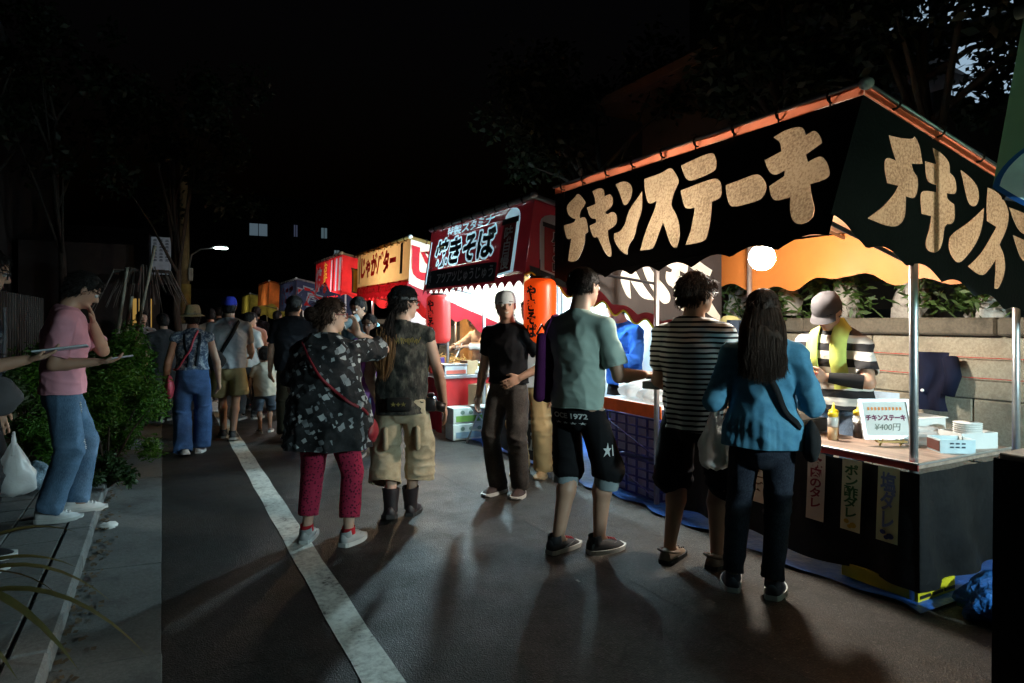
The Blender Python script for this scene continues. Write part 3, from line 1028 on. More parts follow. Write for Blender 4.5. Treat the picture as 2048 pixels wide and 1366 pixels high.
# framed price sign on a small easel
ps = empty('price_sign', (3.70, 2.24, CZ), -R(28), 'white framed price sign on a small brass easel on the counter', 'price sign')
def psf(u, v, o=0.0):   # u right, v up in the sign plane, tilted back
    a = R(17)
    return (u, 0.06 + (v * math.sin(a)) - o * math.cos(a), 0.035 + v * math.cos(a) + o * math.sin(a))
fw, fh = 0.30, 0.235
mb = MB()
for (u0, v0, u1, v1) in ((-fw/2, 0, fw/2, 0.018), (-fw/2, fh-0.018, fw/2, fh), (-fw/2, 0.018, -fw/2+0.018, fh-0.018), (fw/2-0.018, 0.018, fw/2, fh-0.018)):
    q = [psf(u0, v0, 0), psf(u1, v0, 0), psf(u1, v1, 0), psf(u0, v1, 0)]
    q2 = [psf(u0, v0, 0.014), psf(u1, v0, 0.014), psf(u1, v1, 0.014), psf(u0, v1, 0.014)]
    mb.add(q + q2, [(0, 3, 2, 1), (4, 5, 6, 7), (0, 1, 5, 4), (1, 2, 6, 5), (2, 3, 7, 6), (3, 0, 4, 7)])
mb.build('frame', mat('silver frame', (0.75, 0.75, 0.76), 0.3, 0.3), ps)
MB().quad(psf(-fw/2+.017, .017, .004), psf(fw/2-.017, .017, .004), psf(fw/2-.017, fh-.017, .004), psf(-fw/2+.017, fh-.017, .004)).build('paper', M_PAPER, ps)
vs, fs = text_fit('チキンステーキ', 0.235, 0.036, 0.05)
mb = MB(); put2d(mb, vs, fs, lambda u, v: psf(u, v + 0.125, 0.007)); mb.build('lettering', ink('plum', (0.16, 0.006, 0.06)), ps)
vs, fs = text_fit('¥400円', 0.15, 0.042, 0.0)
mb = MB(); put2d(mb, vs, fs, lambda u, v: psf(u + v * 0.25, v + 0.07, 0.007)); mb.build('lettering', ink('grey green', (0.16, 0.18, 0.14)), ps)
mb = MB()
for k in range(10):
    u = -0.095 + k * 0.021
    mb.add([psf(u + dx, 0.178 + dy, 0.007) for dx, dy in ((-.006, -.01), (.006, -.008), (.007, .008), (-.005, .01))], [(0, 1, 2, 3)])
mb.build('small_print', ink('orange', (0.85, 0.3, 0.08)), ps)
M_BRASS = mat('brass', (0.6, 0.42, 0.16), 0.35, 0.8)
mb = MB()
for sx in (-0.06, 0.06):
    mb.tube([(sx, 0.03, 0.03), (sx, 0.035, 0.02), (sx, 0.05, 0.0)], 0.006, 6)
    mb.tube([(sx, 0.02, 0.045), (sx, 0.02, 0.03), (sx, 0.06, 0.03), (sx, 0.135, 0.25 * 0.9)], 0.005, 6)
mb.tube([(0, 0.14, 0.22), (0, 0.2, 0.004)], 0.005, 6)
mb.box((-0.085, 0.02, 0.022), (0.085, 0.05, 0.032))
mb.build('easel', M_BRASS, ps)

def squeeze_bottle(x, y, sauce, label, fill):
    r = empty('sauce_bottle', (x, y, CZ), 0, label, 'sauce bottle', 'squeeze bottles on the counter')
    MB().lathe([(0.027, 0), (0.03, 0.006), (0.03, fill)], seg=14).build('sauce', sauce, r, True)
    MB().lathe([(0.0302, fill), (0.03, 0.095), (0.031, 0.13), (0.024, 0.142)], seg=14).build('bottle_neck', mat('clear grey plastic', (0.62, 0.62, 0.58), 0.25), r, True)
    MB().lathe([(0.029, 0.142), (0.029, 0.165), (0.02, 0.172), (0.009, 0.178), (0.004, 0.215)], seg=14).build('nozzle_cap', mat('yellow cap', (0.85, 0.6, 0.02), 0.4), r, True)
    return r
squeeze_bottle(3.60, 2.56, mat('tan sauce', (0.5, 0.3, 0.15), 0.4), 'yellow capped squeeze bottle of tan sauce, front left of the price sign', 0.08)
squeeze_bottle(3.69, 2.62, mat('tan sauce', (0.5, 0.3, 0.15), 0.4), 'yellow capped squeeze bottle half hidden behind the tan sauce bottle', 0.07)
squeeze_bottle(3.80, 2.53, mat('dark sauce', (0.02, 0.012, 0.01), 0.3), 'yellow capped squeeze bottle of dark sauce beside the price sign', 0.10)

# griddle
gr = empty('griddle', (3.60, 3.06, CZ), 0, 'dark iron griddle with browned chicken on the counter before the vendor', 'griddle')
MB().box((-0.19, -0.33, 0.01), (0.19, 0.33, 0.10), 0.01).build('pan_body', mat('griddle iron', (0.035, 0.033, 0.032), 0.35, 0.6), gr)
for k in range(14):
    bx, by = random.uniform(-0.13, 0.13), random.uniform(-0.26, 0.26)
    o = blob('chicken_piece', (bx, by, 0.115), (0.06, 0.045, 0.018), mat('browned chicken', (0.42, 0.2, 0.06), 0.4, 0, 0.4, 20), 40 + k, 0.2, 12, 8, gr)
# packing boxes and trays on the right of the counter
def pbox(name, lo, hi, loc, rz, m, label, cat, extra=None):
    r = empty(name, loc, rz, label, cat)
    mb = MB()
    (x0, y0, z0), (x1, y1, z1) = lo, hi
    t = 0.004
    mb.box((x0, y0, z0), (x1, y1, z0 + t)); mb.box((x0, y0, z0 + t), (x0 + t, y1, z1)); mb.box((x1 - t, y0, z0 + t), (x1, y1, z1))
    mb.box((x0 + t, y0, z0 + t), (x1 - t, y0 + t, z1)); mb.box((x0 + t, y1 - t, z0 + t), (x1 - t, y1, z1))
    mb.build('box_body', m, r)
    return r
b1 = pbox('carton', (-0.09, -0.07, 0), (0.09, 0.07, 0.075), (3.87, 2.03, CZ), R(-35), mat('pale blue carton', (0.55, 0.68, 0.72), 0.7), 'small pale blue open carton on the counter beside the steel post', 'carton')
MB().box((-0.0935, -0.065, 0.01), (-0.0905, 0.065, 0.065)).build('side_panel', mat('brown print', (0.12, 0.04, 0.03), 0.6), b1)
mb = MB()
for k in range(6):
    x, z = -0.04 + (k % 3) * 0.03, 0.03 + (k // 3) * 0.02
    mb.box((x, -0.0735, z), (x + 0.018, -0.0712, z + 0.008))
mb.build('small_print', ink('print navy', (0.03, 0.05, 0.08)), b1)
b2 = pbox('carton', (-0.12, -0.08, 0), (0.12, 0.08, 0.09), (4.10, 2.06, CZ), R(-18), M_WHITEPL, 'white carton of folded trays at the right end of the counter', 'carton')
for k in range(9):
    z = 0.02 + k * 0.012
    MB().lathe([(0.06, 0), (0.072, 0.02), (0.074, 0.022)], (0, 0, z), 14).build('tray', M_PAPER, b2, True)
tag(blob('plastic_wrap', (3.98, 2.28, CZ + 0.035), (0.17, 0.12, 0.06), M_BAG, 12, 0.3), 'crumpled clear plastic wrap behind the cartons on the counter', 'plastic wrap')
o = pbox('carton', (-0.2, -0.14, 0), (0.2, 0.14, 0.13), (4.05, 2.42, CZ), R(-12), M_PAPER, 'long white carton lying behind the plastic wrap on the counter', 'carton')
MB().box((-0.21, -0.15, 0.131), (0.21, 0.15, 0.138)).build('lid', M_PAPER, o)

# --- second stall: fried noodles
RED2 = mat('dark red banner cloth', (0.2, 0.01, 0.014), 0.75, 0, 0.15, 5, 0.3, 30, 0.006, tr=0.05)
WHT = mat('white banner print', (0.42, 0.5, 0.53), 0.8, 0, 0.08, tr=0.18)
BLK = mat('black banner print', (0.012, 0.016, 0.02), 0.8)
TEAL = mat('dark teal banner print', (0.012, 0.035, 0.042), 0.8)
s2 = Stall('second stall with dark red fried noodle banner and white lit back sheet', 4.79, 7.17, post=(4.98, 6.98), xbm=2.70, roof=mat('grey roof sheet', (0.35, 0.36, 0.36), 0.6, tr=0.03), group='food stalls along the road')
s2.frame(drop=0)
L2 = s2.L
def archtag(y0, y1, v0, v1):
    pts = [(y1, v0), (y0, v0 + 0.03), (y0, v1 - 0.14)]
    for k in range(9):
        a = PI * k / 8
        pts.append(((y0 + y1) / 2 - (y1 - y0) / 2 * math.cos(a), v1 - 0.14 + 0.12 * math.sin(a)))
    pts.append((y1, v1 - 0.14))
    return pts
def cutter(tx, yc, vc, w, h, bold, vert=False, m=WHT):
    vs, fs = text_fit(tx, w, h, bold, vert)
    return [(yc - u, vc + v) for u, v in vs], [tuple(reversed(f)) for f in fs], m
def panel(pts, m=WHT):
    vs, fs = curve_mesh([pts])
    return vs, fs, m
STEP = 0.005
gx0, gx1, gy0, gy1 = s2.y0, s2.y1, -0.13, round(s2.L - 0.01, 3)
def rs2(item):
    return raster(item[0], item[1], gx0, gx1, gy0, gy1, STEP)
g_big = rs2(cutter('焼きそば', s2.y0 + 1.42, 0.335, 1.50, 0.31, 0.03))
g_wht = dilate(g_big, 5)
g_blk = dilate(g_big, 1)
for it in (cutter('特製スタミナ', s2.y0 + 1.32, 0.565, 1.15, 0.105, 0.02), panel(archtag(s2.y0 + 0.20, s2.y0 + 0.52, -0.02, 0.63)),
           panel([(s2.y1 - 0.07, 0.0), (s2.y1 - 0.04, 0.0), (s2.y1 - 0.04, 0.5), (s2.y1 - 0.07, 0.5)])):
    g_wht |= rs2(it)
xx = gx0 + (np.arange(g_wht.shape[1]) + 0.5) * STEP
yy = gy0 + (np.arange(g_wht.shape[0]) + 0.5) * STEP
hem_ok = yy[:, None] > (-0.13 + 0.055 * np.abs(np.sin(PI * 15 * (xx - s2.y0) / (s2.y1 - s2.y0))))[None, :]
def f2map(u, v):
    return s2.F(u, v, 0.006 * math.sin(u * 9))
vs, fs = runs(hem_ok & ~g_wht, gx0, gy0, STEP)
mb = MB(); put2d(mb, vs, fs, f2map); f2 = s2.put(mb, 'front_banner', RED2)
vs, fs = runs(g_wht & hem_ok & ~g_blk, gx0, gy0, STEP)
mb = MB(); put2d(mb, vs, fs, f2map); s2.put(mb, 'lettering', WHT, f2)
vs, fs = runs(g_blk & hem_ok, gx0, gy0, STEP)
mb = MB(); put2d(mb, vs, fs, f2map); s2.put(mb, 'lettering', BLK, f2)
band = [(s2.y0 + 0.53, -0.055), (s2.y1 - 0.09, -0.055), (s2.y1 - 0.09, 0.15), (s2.y0 + 0.62, 0.13), (s2.y0 + 0.53, 0.12)]
s2.patch(f2, band, TEAL, 0)
s2.patch(f2, [(s2.y0 + 0.235, 0.025), (s2.y0 + 0.485, 0.005), (s2.y0 + 0.485, 0.46), (s2.y0 + 0.235, 0.46)], RED2, 2)
s2.patch(f2, [(s2.y0 + 0.20, 0.46), (s2.y0 + 0.52, 0.46), (s2.y0 + 0.52, 0.515), (s2.y0 + 0.20, 0.515)], BLK, 2)
s2.lettering(f2, [
    ('アツアツじゅうじゅう', s2.y0 + 1.28, 0.045, 1.40, 0.12, 0.02, False, mat('pale print', (0.75, 0.82, 0.84), 0.8), 1),
    ('味自慢', s2.y0 + 0.36, 0.24, 0.17, 0.40, 0.02, True, mat('pale print', (0.75, 0.82, 0.84), 0.8), 3),
    ('特製', s2.y1 - 0.17, 0.09, 0.12, 0.22, 0.04, True, mat('pale print', (0.75, 0.82, 0.84), 0.8), 1),
])
sd2 = s2.plain_side(RED2, trim=mat('yellow hem cord', (0.8, 0.72, 0.05), 0.6), teeth=14, amp=0.04, extra=0.09)
s2.patch(sd2, [(2.76, 1.80), (3.3, 1.80), (3.3, 1.9), (2.74, 1.9)], TEAL, 0, True)
s2.patch(sd2, archtag(2.84, 3.20, 1.86, 2.42), WHT, 1, True)
s2.patch(sd2, [(2.885, 1.9), (3.195, 1.88), (3.195, 2.27), (2.885, 2.27)], RED2, 2, True)
s2.patch(sd2, [(2.87, 2.27), (3.21, 2.27), (3.21, 2.31), (2.87, 2.31)], BLK, 2, True)
s2.lettering(sd2, [('屋台の味', 3.04, 2.07, 0.18, 0.36, 0.08, True, WHT, 3), ('屋台の味', 3.04, 2.07, 0.165, 0.345, 0.02, True, BLK, 4)], side=True)
# white sheet hung across the back and ends
M_WSHEET = mat('white back sheet', (0.82, 0.84, 0.84), 0.8, 0, 0.05, 4, 0.3, 8, 0.02, tr=0.2)
s2.put(MB().grid(lambda u, v: (4.5 + 0.03 * math.sin(u * 30), 4.8 + 2.3 * u, 0.2 + 1.9 * v), 60, 4), 'back_sheet', M_WSHEET, smooth=True)
# low table of stall two with a dark printed skirt
s2.put(MB().box((3.26, 4.95, 0.70), (3.8, 6.5, 0.73), 0.004), 'counter_top', M_STEEL)
sk2 = s2.put(MB().grid(lambda u, v: (3.25 - 0.02 * math.sin(u * 19) * (1 - v), 4.93 + 1.58 * u, 0.06 + 0.64 * v), 40, 4), 'counter_skirt', mat('dark printed skirt', (0.02, 0.022, 0.03), 0.7), smooth=True)
vs, fs = text_fit('焼そば', 0.8, 0.34, 0.02)
mb = MB(); put2d(mb, vs, fs, lambda u, v: (3.222, 5.35 - u, 0.32 + v)); s2.put(mb, 'lettering', WHT, sk2)
# cartons piled under the counter
def stack_box(loc, size, m, pm, label, bandm=None):
    r = empty('carton', loc, R(random.uniform(-4, 4)) + PI / 2, label, 'carton', 'printed cartons under the noodle counter')
    y, x, z = size
    MB().box((-x / 2, -y / 2, 0), (x / 2, y / 2, z), 0.006).build('box_body', m, r)
    MB().box((-x / 2 - 0.003, -y * 0.42, z * 0.12), (-x / 2 - 0.0005, y * 0.42, z * 0.5)).build('printed_panel', pm, r)
    mb = MB()
    for k in range(3):
        c = (-y * 0.25 + k * y * 0.24, z * 0.7)
        mb.add([(-x / 2 - 0.002, c[0] + 0.03 * math.cos(t), c[1] + 0.025 * math.sin(t)) for t in [q * PI / 4 for q in range(8)]], [tuple(range(8))])
    mb.build('printed_picture', mat('grey green print', (0.18, 0.26, 0.2), 0.7), r)
    return r
M_PALEBOX = mat('pale printed carton', (0.6, 0.66, 0.6), 0.7)
stack_box((3.27, 7.24, 0.015), (0.46, 0.24, 0.19), M_PALEBOX, mat('blue grey print', (0.2, 0.3, 0.36), 0.7), 'pale carton with blue grey print on the ground, bottom of the pile')
stack_box((3.27, 7.24, 0.208), (0.45, 0.23, 0.19), M_PALEBOX, mat('leaf green print', (0.16, 0.34, 0.06), 0.7), 'pale carton with green print, top of the pile below the red panel')
r = pbox('carton', (-0.12, -0.1, 0), (0.12, 0.1, 0.26), (3.42, 7.16, 0.41), R(30), M_CARD, 'brown cardboard carton standing open on the pale cartons', 'carton')
# folding chair
fc = empty('folding_chair', (3.42, 6.86, 0), R(-75), 'folding chair with steel legs and dark red pad in front of the counter', 'chair')
mb = MB()
for sx in (-0.2, 0.2):
    MB().tube([(sx, -0.22, 0.0), (sx, 0.02, 0.42), (sx, 0.18, 0.72)], 0.011, 8).build('leg', M_STEEL, fc, True)
    MB().tube([(sx * 0.93, 0.24, 0.0), (sx * 0.93, -0.16, 0.43)], 0.011, 8).build('leg', M_STEEL, fc, True)
MB().box((-0.19, -0.19, 0.42), (0.19, 0.17, 0.45), 0.01).build('seat', mat('grey seat vinyl', (0.45, 0.44, 0.4), 0.5), fc)
MB().box((-0.2, 0.13, 0.6), (0.2, 0.165, 0.74), 0.012).build('backrest', mat('dark red vinyl', (0.18, 0.01, 0.02), 0.5), fc)
MB().tube([(-0.2, -0.13, 0.15), (0.2, -0.13, 0.15)], 0.008, 6).build('stretcher', M_STEEL, fc)
# food on the noodle counter
gr = empty('griddle', (3.5, 8.45, 0.77), 0, 'wide griddle heaped with fried noodles seen past the red lantern', 'griddle')
MB().box((-0.28, -0.45, 0), (0.28, 0.45, 0.05), 0.008).build('pan_body', mat('griddle iron', (0.035, 0.033, 0.032), 0.35, 0.6), gr)
M_NOOD = mat('fried noodles', (0.55, 0.3, 0.08), 0.45, 0, 0.4, 30)
mb = MB()
for k in range(160):
    p = np.array([random.gauss(0, 0.1), random.gauss(0, 0.17), 0.06 + random.uniform(0, 0.09)])
    pts = []
    d = np.array([random.uniform(-1, 1), random.uniform(-1, 1), random.uniform(-.3, .3)])
    for q in range(6):
        pts.append(tuple(p))
        d = d + np.array([random.uniform(-1, 1), random.uniform(-1, 1), random.uniform(-.5, .5)])
        p = p + d / np.linalg.norm(d) * 0.03
        p[2] = max(0.055, p[2])
    mb.tube(pts, 0.0045, 5)
tag(mb.build('noodles', M_NOOD, gr), kind='stuff')
def tub(x, y, m, label, r=0.07, h=0.13, z=0.73, name='food_tub'):
    e = empty(name, (x, y, z), 0, label, 'tub')
    MB().lathe([(r * 0.85, 0), (r, h * 0.9), (r, h)], seg=16).build('tub_body', m, e, True)
    MB().lathe([(r * 1.05, h), (r * 1.05, h + 0.012), (r * 0.9, h + 0.016)], seg=16).build('lid', M_WHITEPL, e, True)
tub(3.62, 7.5, mat('olive tub', (0.45, 0.48, 0.08), 0.4), 'olive green tub with a white lid beside the brown paper carton on the counter', z=0.77)
e = empty('food_case', (3.2, 7.52, 0.77), PI / 2, 'clear fronted steel food case with red pickles on the noodle counter', 'food case')
MB().box((-0.12, -0.15, 0.0), (0.12, 0.15, 0.12), 0.006).build('case_body', mat('clear case', (0.5, 0.52, 0.54), 0.2), e)
MB().box((-0.124, -0.13, 0.015), (-0.1215, 0.13, 0.06)).build('contents', mat('red pickles', (0.55, 0.12, 0.08), 0.5), e)
MB().box((-0.13, -0.16, 0.121), (0.13, 0.16, 0.135), 0.004).build('lid', M_STEEL, e)
e = pbox('carton', (-0.08, -0.08, 0), (0.08, 0.08, 0.17), (3.42, 7.5, 0.77), R(10), M_CARD, 'small brown paper carton beside the pickle case', 'carton')
tag(blob('plastic_wrap', (3.55, 7.46, 0.80), (0.08, 0.09, 0.05), M_BAG, 19, 0.3), 'knotted white plastic bag on the noodle counter', 'plastic bag')
for k, (x, y, c, lb) in enumerate(((3.06, 7.8, (0.6, 0.05, 0.04), 'red'), (3.1, 8.0, (0.7, 0.3, 0.05), 'orange'), (3.22, 7.95, (0.12, 0.08, 0.35), 'violet'))):
    e = empty('food_pack', (x, y, 0.77), R(20 * k), lb + ' food packet standing at the far end of the noodle counter', 'food pack')
    MB().box((-0.05, -0.035, 0), (0.05, 0.035, 0.19), 0.012).build('packet', mat(lb + ' packet', c, 0.35), e)

# --- side table with bags of ice and blue crates, between the stalls
tb = empty('side_table', (3.62, 4.28, 0), 0, 'side table with bright orange edge standing on blue crates', 'table')
MB().box((-0.2, -0.38, 0.745), (0.5, 0.40, 0.775), 0.004).build('table_top', M_WHITEPL, tb)
MB().box((-0.212, -0.385, 0.675), (-0.203, 0.405, 0.777)).build('table_edge', mat('orange edging', (0.85, 0.16, 0.02), 0.4), tb)
tag(blob('ice_bag', (3.62, 4.12, 0.835), (0.17, 0.2, 0.09), M_BAG, 21, 0.25), 'white plastic bag of ice, nearer one on the orange edged table', 'plastic bag', 'bags of ice on the side table')
tag(blob('ice_bag', (3.68, 4.45, 0.85), (0.2, 0.19, 0.11), M_BAG, 24, 0.25), 'white plastic bag of ice, farther and taller one on the orange edged table', 'plastic bag', 'bags of ice on the side table')
M_CRATE = mat('blue crate plastic', (0.035, 0.045, 0.28), 0.45)
M_CRATEIN = mat('pale crate contents', (0.5, 0.52, 0.78), 0.7)
def crate(loc, size, label):
    r = empty('plastic_crate', loc, 0, label, 'crate', 'blue crates under the side table')
    x, y, z = size
    mb = MB()
    t = 0.014
    for k in range(5):
        zz = z * k / 4 * 0.95 + 0.004
        mb.box((-t, 0, zz), (0, y, zz + t)); mb.box((x, 0, zz), (x + t, y, zz + t))
        mb.box((-t, -t, zz), (x + t, 0, zz + t)); mb.box((-t, y, zz), (x + t, y + t, zz + t))
    for k in range(6):
        yy = (y - t) * k / 5
        mb.box((-t - 0.003, yy, 0), (-0.002, yy + t, z)); mb.box((x + 0.002, yy, 0), (x + t + 0.003, yy + t, z))
    for k in range(5):
        xx = (x - t) * k / 4
        mb.box((xx, -t - 0.003, 0), (xx + t, -0.002, z)); mb.box((xx, y + 0.002, 0), (xx + t, y + t + 0.003, z))
    mb.tube([(-t - 0.004, 0, 0.02), (-t - 0.004, y, z * 0.8)], 0.006, 4)
    mb.build('lattice', M_CRATE, r)
    MB().box((0.02, 0.02, 0.01), (x - 0.02, y - 0.02, z - 0.02)).build('contents', M_CRATEIN, r)
crate((3.44, 3.94, 0.012), (0.45, 0.68, 0.30), 'blue lattice crate standing on the ground sheet, lower of the two')
crate((3.44, 3.94, 0.34), (0.45, 0.68, 0.32), 'blue lattice crate under the orange edged table, upper of the two')

# --- third stall: cream banner, buttered potatoes
CREAM = mat('cream banner cloth', (0.80, 0.62, 0.36), 0.8, 0, 0.06, 4, 0.2, 20, 0.006, tr=0.45)
REDP = mat('red banner print', (0.5, 0.006, 0.015), 0.8, tr=0.3)
DRED = mat('dark red hem cloth', (0.34, 0.008, 0.02), 0.75, tr=0.4)
BRN = mat('dark brown print', (0.05, 0.025, 0.015), 0.8)
s3 = Stall('third stall with cream banner lettered in red and amber roof', 7.92, 10.45, post=(8.1, 10.2), roof=mat('amber roof sheet', (0.6, 0.38, 0.12), 0.6, tr=0.3), group='food stalls along the road')
s3.frame(drop=0.3)
f3 = s3.plain_front(CREAM, -0.09, 16, 0.0)
s3.put(MB().grid(lambda u, v: s3.F(s3.y0 + (s3.y1 - s3.y0) * u, -0.13 + 0.06 * abs(math.sin(PI * 12 * u)) + (0.245 - 0.06 * abs(math.sin(PI * 12 * u))) * v, -0.006), 96, 3), 'hem_banner', DRED, f3, True)
s3.lettering(f3, [('じゃがバター', s3.y0 + 1.40, 0.41, 1.75, 0.36, 0.06, False, REDP, 1)])
s3.patch(f3, [(s3.y0 + 0.25, 0.2), (s3.y0 + 0.35, 0.2), (s3.y0 + 0.35, 0.6), (s3.y0 + 0.25, 0.62)], BRN, 1)
s3.patch(f3, [(s3.y1 - 0.2, 0.16), (s3.y1 - 0.16, 0.16), (s3.y1 - 0.16, 0.6), (s3.y1 - 0.2, 0.6)], BRN, 1)
vs, fs = text_fit('ほくほくあつあつ', 1.9, 0.1, 0.02)
mb = MB(); put2d(mb, vs, fs, lambda u, v: s3.F(s3.y0 + 1.4 - u, 0.035 + v, 0.004)); s3.put(mb, 'lettering', CREAM, f3)
sd3 = s3.plain_side(mat('cream side cloth whitened as lit', (0.82, 0.76, 0.64), 0.8, 0, 0.05, 4, 0.2, 20, 0.006, tr=0.4), low0=1.90, teeth=2, amp=0.0, extra=0.17)  # cream whitened to put the noodle stall's lamplight into the cloth colour
s3.lettering(sd3, [('じ', 2.98, 2.2, 0.36, 0.42, 0.08, False, REDP, 1)], side=True)
s3.put(MB().grid(lambda u, v: s3.S(s3.xbm - 0.02 + (4.45 - s3.xbm) * u, 1.72 - 0.17 * ((4.45 - s3.xbm) * u - 0.05) + 0.05 * math.sin(u * PI * 9) * (1 - v) + 0.185 * v, 0.004), 90, 3), 'hem_banner', DRED, sd3, True)
s3.put(MB().box((3.02, 7.36, 0.73), (3.88, 10.1, 0.77), 0.004), 'counter_top', M_STEEL)
s3.put(MB().box((3.04, 7.38, 0.39), (3.86, 7.4, 0.725)), 'counter_panel', mat('red counter panel', (0.42, 0.015, 0.015), 0.45))
s3.put(MB().grid(lambda u, v: (3.03 - 0.02 * math.sin(u * 40) * (1 - v), 7.45 + 2.65 * u, 0.06 + 0.66 * v), 80, 4), 'counter_skirt', DRED, smooth=True)
s3.put(MB().grid(lambda u, v: (4.5 + 0.02 * math.sin(u * 30), 7.7 + 2.5 * u, 0.3 + 1.75 * v), 40, 3), 'back_sheet', mat('amber back sheet', (0.62, 0.36, 0.14), 0.8, tr=0.1), smooth=True)

# --- fourth stall: red, with lit inside
RED4 = mat('bright red banner cloth', (0.5, 0.016, 0.018), 0.75, 0, 0.2, 5, 0.3, 20, 0.006, tr=0.3)
YEL = mat('yellow ochre print', (0.7, 0.36, 0.04), 0.8, tr=0.3)
s4 = Stall('fourth stall with bright red banner and white striped panel', 11.5, 13.75, zt=2.62, hem=1.93, roof=mat('pale roof sheet', (0.6, 0.58, 0.55), 0.6, tr=0.3), group='food stalls along the road')
s4.frame(drop=0.25)
GRP = mat('grey banner print', (0.3, 0.28, 0.26), 0.8, tr=0.3)
def rect(a, b_, c0=0.05, c1=0.64):
    return [(s4.y0 + a, c0), (s4.y0 + b_, c0), (s4.y0 + b_, c1), (s4.y0 + a, c1)]
f4 = s4.cut_front(RED4, [panel(rect(0.08, 0.24), GRP), panel(rect(0.36, 0.46)), panel(rect(0.58, 0.66), BRN), panel(rect(0.76, 0.86)),
    cutter('お好み', s4.y0 + 1.3, 0.33, 0.34, 0.6, 0.03, True, YEL), cutter('焼', s4.y0 + 1.9, 0.33, 0.55, 0.5, 0.02, False, WHT)], 0.08, 12, 0.05)
sd4 = s4.plain_side(RED4, low0=1.87)
s4.lettering(sd4, [('ド', 3.22, 2.2, 0.55, 0.46, 0.12, False, BRN, 1), ('ド', 3.22, 2.2, 0.48, 0.4, 0.04, False, YEL, 2)], side=True)
s4.put(MB().box((3.3, 11.4, 0.7), (3.9, 13.5, 0.74), 0.004), 'counter_top', M_WOOD)
s4.put(MB().grid(lambda u, v: (4.5, 11.3 + 2.3 * u, 0.3 + 1.8 * v), 20, 3), 'back_sheet', M_WSHEET, smooth=True)

# --- fifth stall: navy with red lettering, sixth: orange, seventh: grey and yellow
NAVY = mat('navy banner cloth', (0.03, 0.04, 0.09), 0.8, 0, 0.15, 5, 0.3, 20, 0.006, tr=0.3)
s5 = Stall('fifth stall with navy banner and red lettering far down the road', 15.9, 18.4, zt=2.42, hem=1.72, roof=mat('white roof sheet', (0.5, 0.5, 0.5), 0.6, tr=0.3), group='food stalls along the road')
s5.frame(drop=0)
f5 = s5.plain_front(NAVY, 0.08, 12, 0.05)
sd5 = s5.plain_side(NAVY, low0=1.68)
s5.lettering(sd5, [('た', 3.1, 2.05, 0.62, 0.5, 0.16, False, WHT, 1), ('た', 3.1, 2.05, 0.56, 0.44, 0.07, False, mat('red glowing print', (0.75, 0.02, 0.02), 0.8, tr=0.4), 2)], side=True)
s5.lettering(f5, [('たこ焼', s5.y0 + 1.2, 0.34, 1.7, 0.5, 0.07, False, REDP, 1)])
ORB = mat('orange banner cloth', (0.6, 0.16, 0.03), 0.75, 0, 0.5, 3, tr=0.3)
s6 = Stall('sixth stall with orange banner near the far end of the row', 20.3, 22.8, zt=2.6, hem=1.95, roof=ORB, group='food stalls along the road')
s6.frame(drop=0)
s6.plain_front(ORB, 0.08, 12, 0.05); s6.plain_side(ORB, low0=1.9)
YELB = mat('yellow banner cloth', (0.45, 0.32, 0.05), 0.75, 0, 0.5, 3, tr=0.3)
s7 = Stall('seventh stall with yellow banner, last one visible in the row', 25.0, 27.8, zt=2.4, hem=1.75, roof=mat('grey green sheet', (0.3, 0.36, 0.28), 0.6, tr=0.3), group='food stalls along the road')
s7.frame(drop=0)
s7.plain_front(YELB, 0.08, 12, 0.05); s7.plain_side(YELB, low0=1.7)

# --- the neighbouring stall by the camera, mostly out of the picture
GREEN = mat('grey green banner cloth', (0.2, 0.3, 0.2), 0.8, 0, 0.12, 4, 0.3, 20, 0.006, tr=0.45)
s0 = Stall('grey green banner stall nearest the camera at the right edge', -1.6, 1.215, zt=2.58, hem=1.86, post=(-1.4, 0.75), xf=3.3, xbm=2.56, roof=mat('grey green roof', (0.3, 0.35, 0.3), 0.6, tr=0.3), group='food stalls along the road')
s0.frame(drop=0.3)
PB = mat('pale blue cloud print', (0.62, 0.82, 0.9), 0.8, tr=0.5)
DB = mat('blue outline print', (0.03, 0.12, 0.38), 0.8, tr=0.3)
def lobe(yc, r, dz):
    up = [(yc - r * math.cos(PI * q / 24), 0.06 + dz + 0.18 * (r / 0.25) * math.sin(PI * q / 24)) for q in range(25)]
    dn = [(yc + r - 2 * r * q / 24, 0.06 + dz - 0.14 * math.sin(PI * q / 24) * (r / 0.25)) for q in range(1, 24)]
    return up, dn
low = []
lobes = []
for k in range(5):
    yc = s0.y1 - 0.262 - k * 0.526
    up, dn = lobe(yc, 0.262, 0.0)
    up2, dn2 = lobe(yc, 0.240, 0.002)
    lobes.append((up, dn, up2, dn2))
for up, dn, up2, dn2 in reversed(lobes):
    low += up
vs, fs = curve_mesh([low + [(s0.y1, s0.L - 0.01), (low[0][0], s0.L - 0.01)]])
mb = MB(); put2d(mb, vs, fs, lambda u, v: s0.F(u, v)); f0 = s0.put(mb, 'front_banner', GREEN)
for up, dn, up2, dn2 in lobes:
    vs, fs = curve_mesh([up + dn, up2 + dn2])
    mb = MB(); put2d(mb, vs, fs, lambda u, v: s0.F(u, v, 0.001)); s0.put(mb, 'cloud_outline', DB, f0)
    vs, fs = curve_mesh([up2 + dn2])
    mb = MB(); put2d(mb, vs, fs, lambda u, v: s0.F(u, v, 0.001)); s0.put(mb, 'cloud', PB, f0)
s0.plain_side(GREEN, far=True)
s0.put(MB().box((2.78, -1.4, 0.92), (3.4, 1.29, 0.95), 0.004), 'counter_top', M_WOOD)
s0.put(MB().grid(lambda u, v: (2.765 - 0.02 * math.sin(u * 40) * (1 - v), -1.42 + 2.72 * u, 0.03 + 0.9 * v), 80, 4), 'counter_skirt', M_SKIRT, smooth=True)
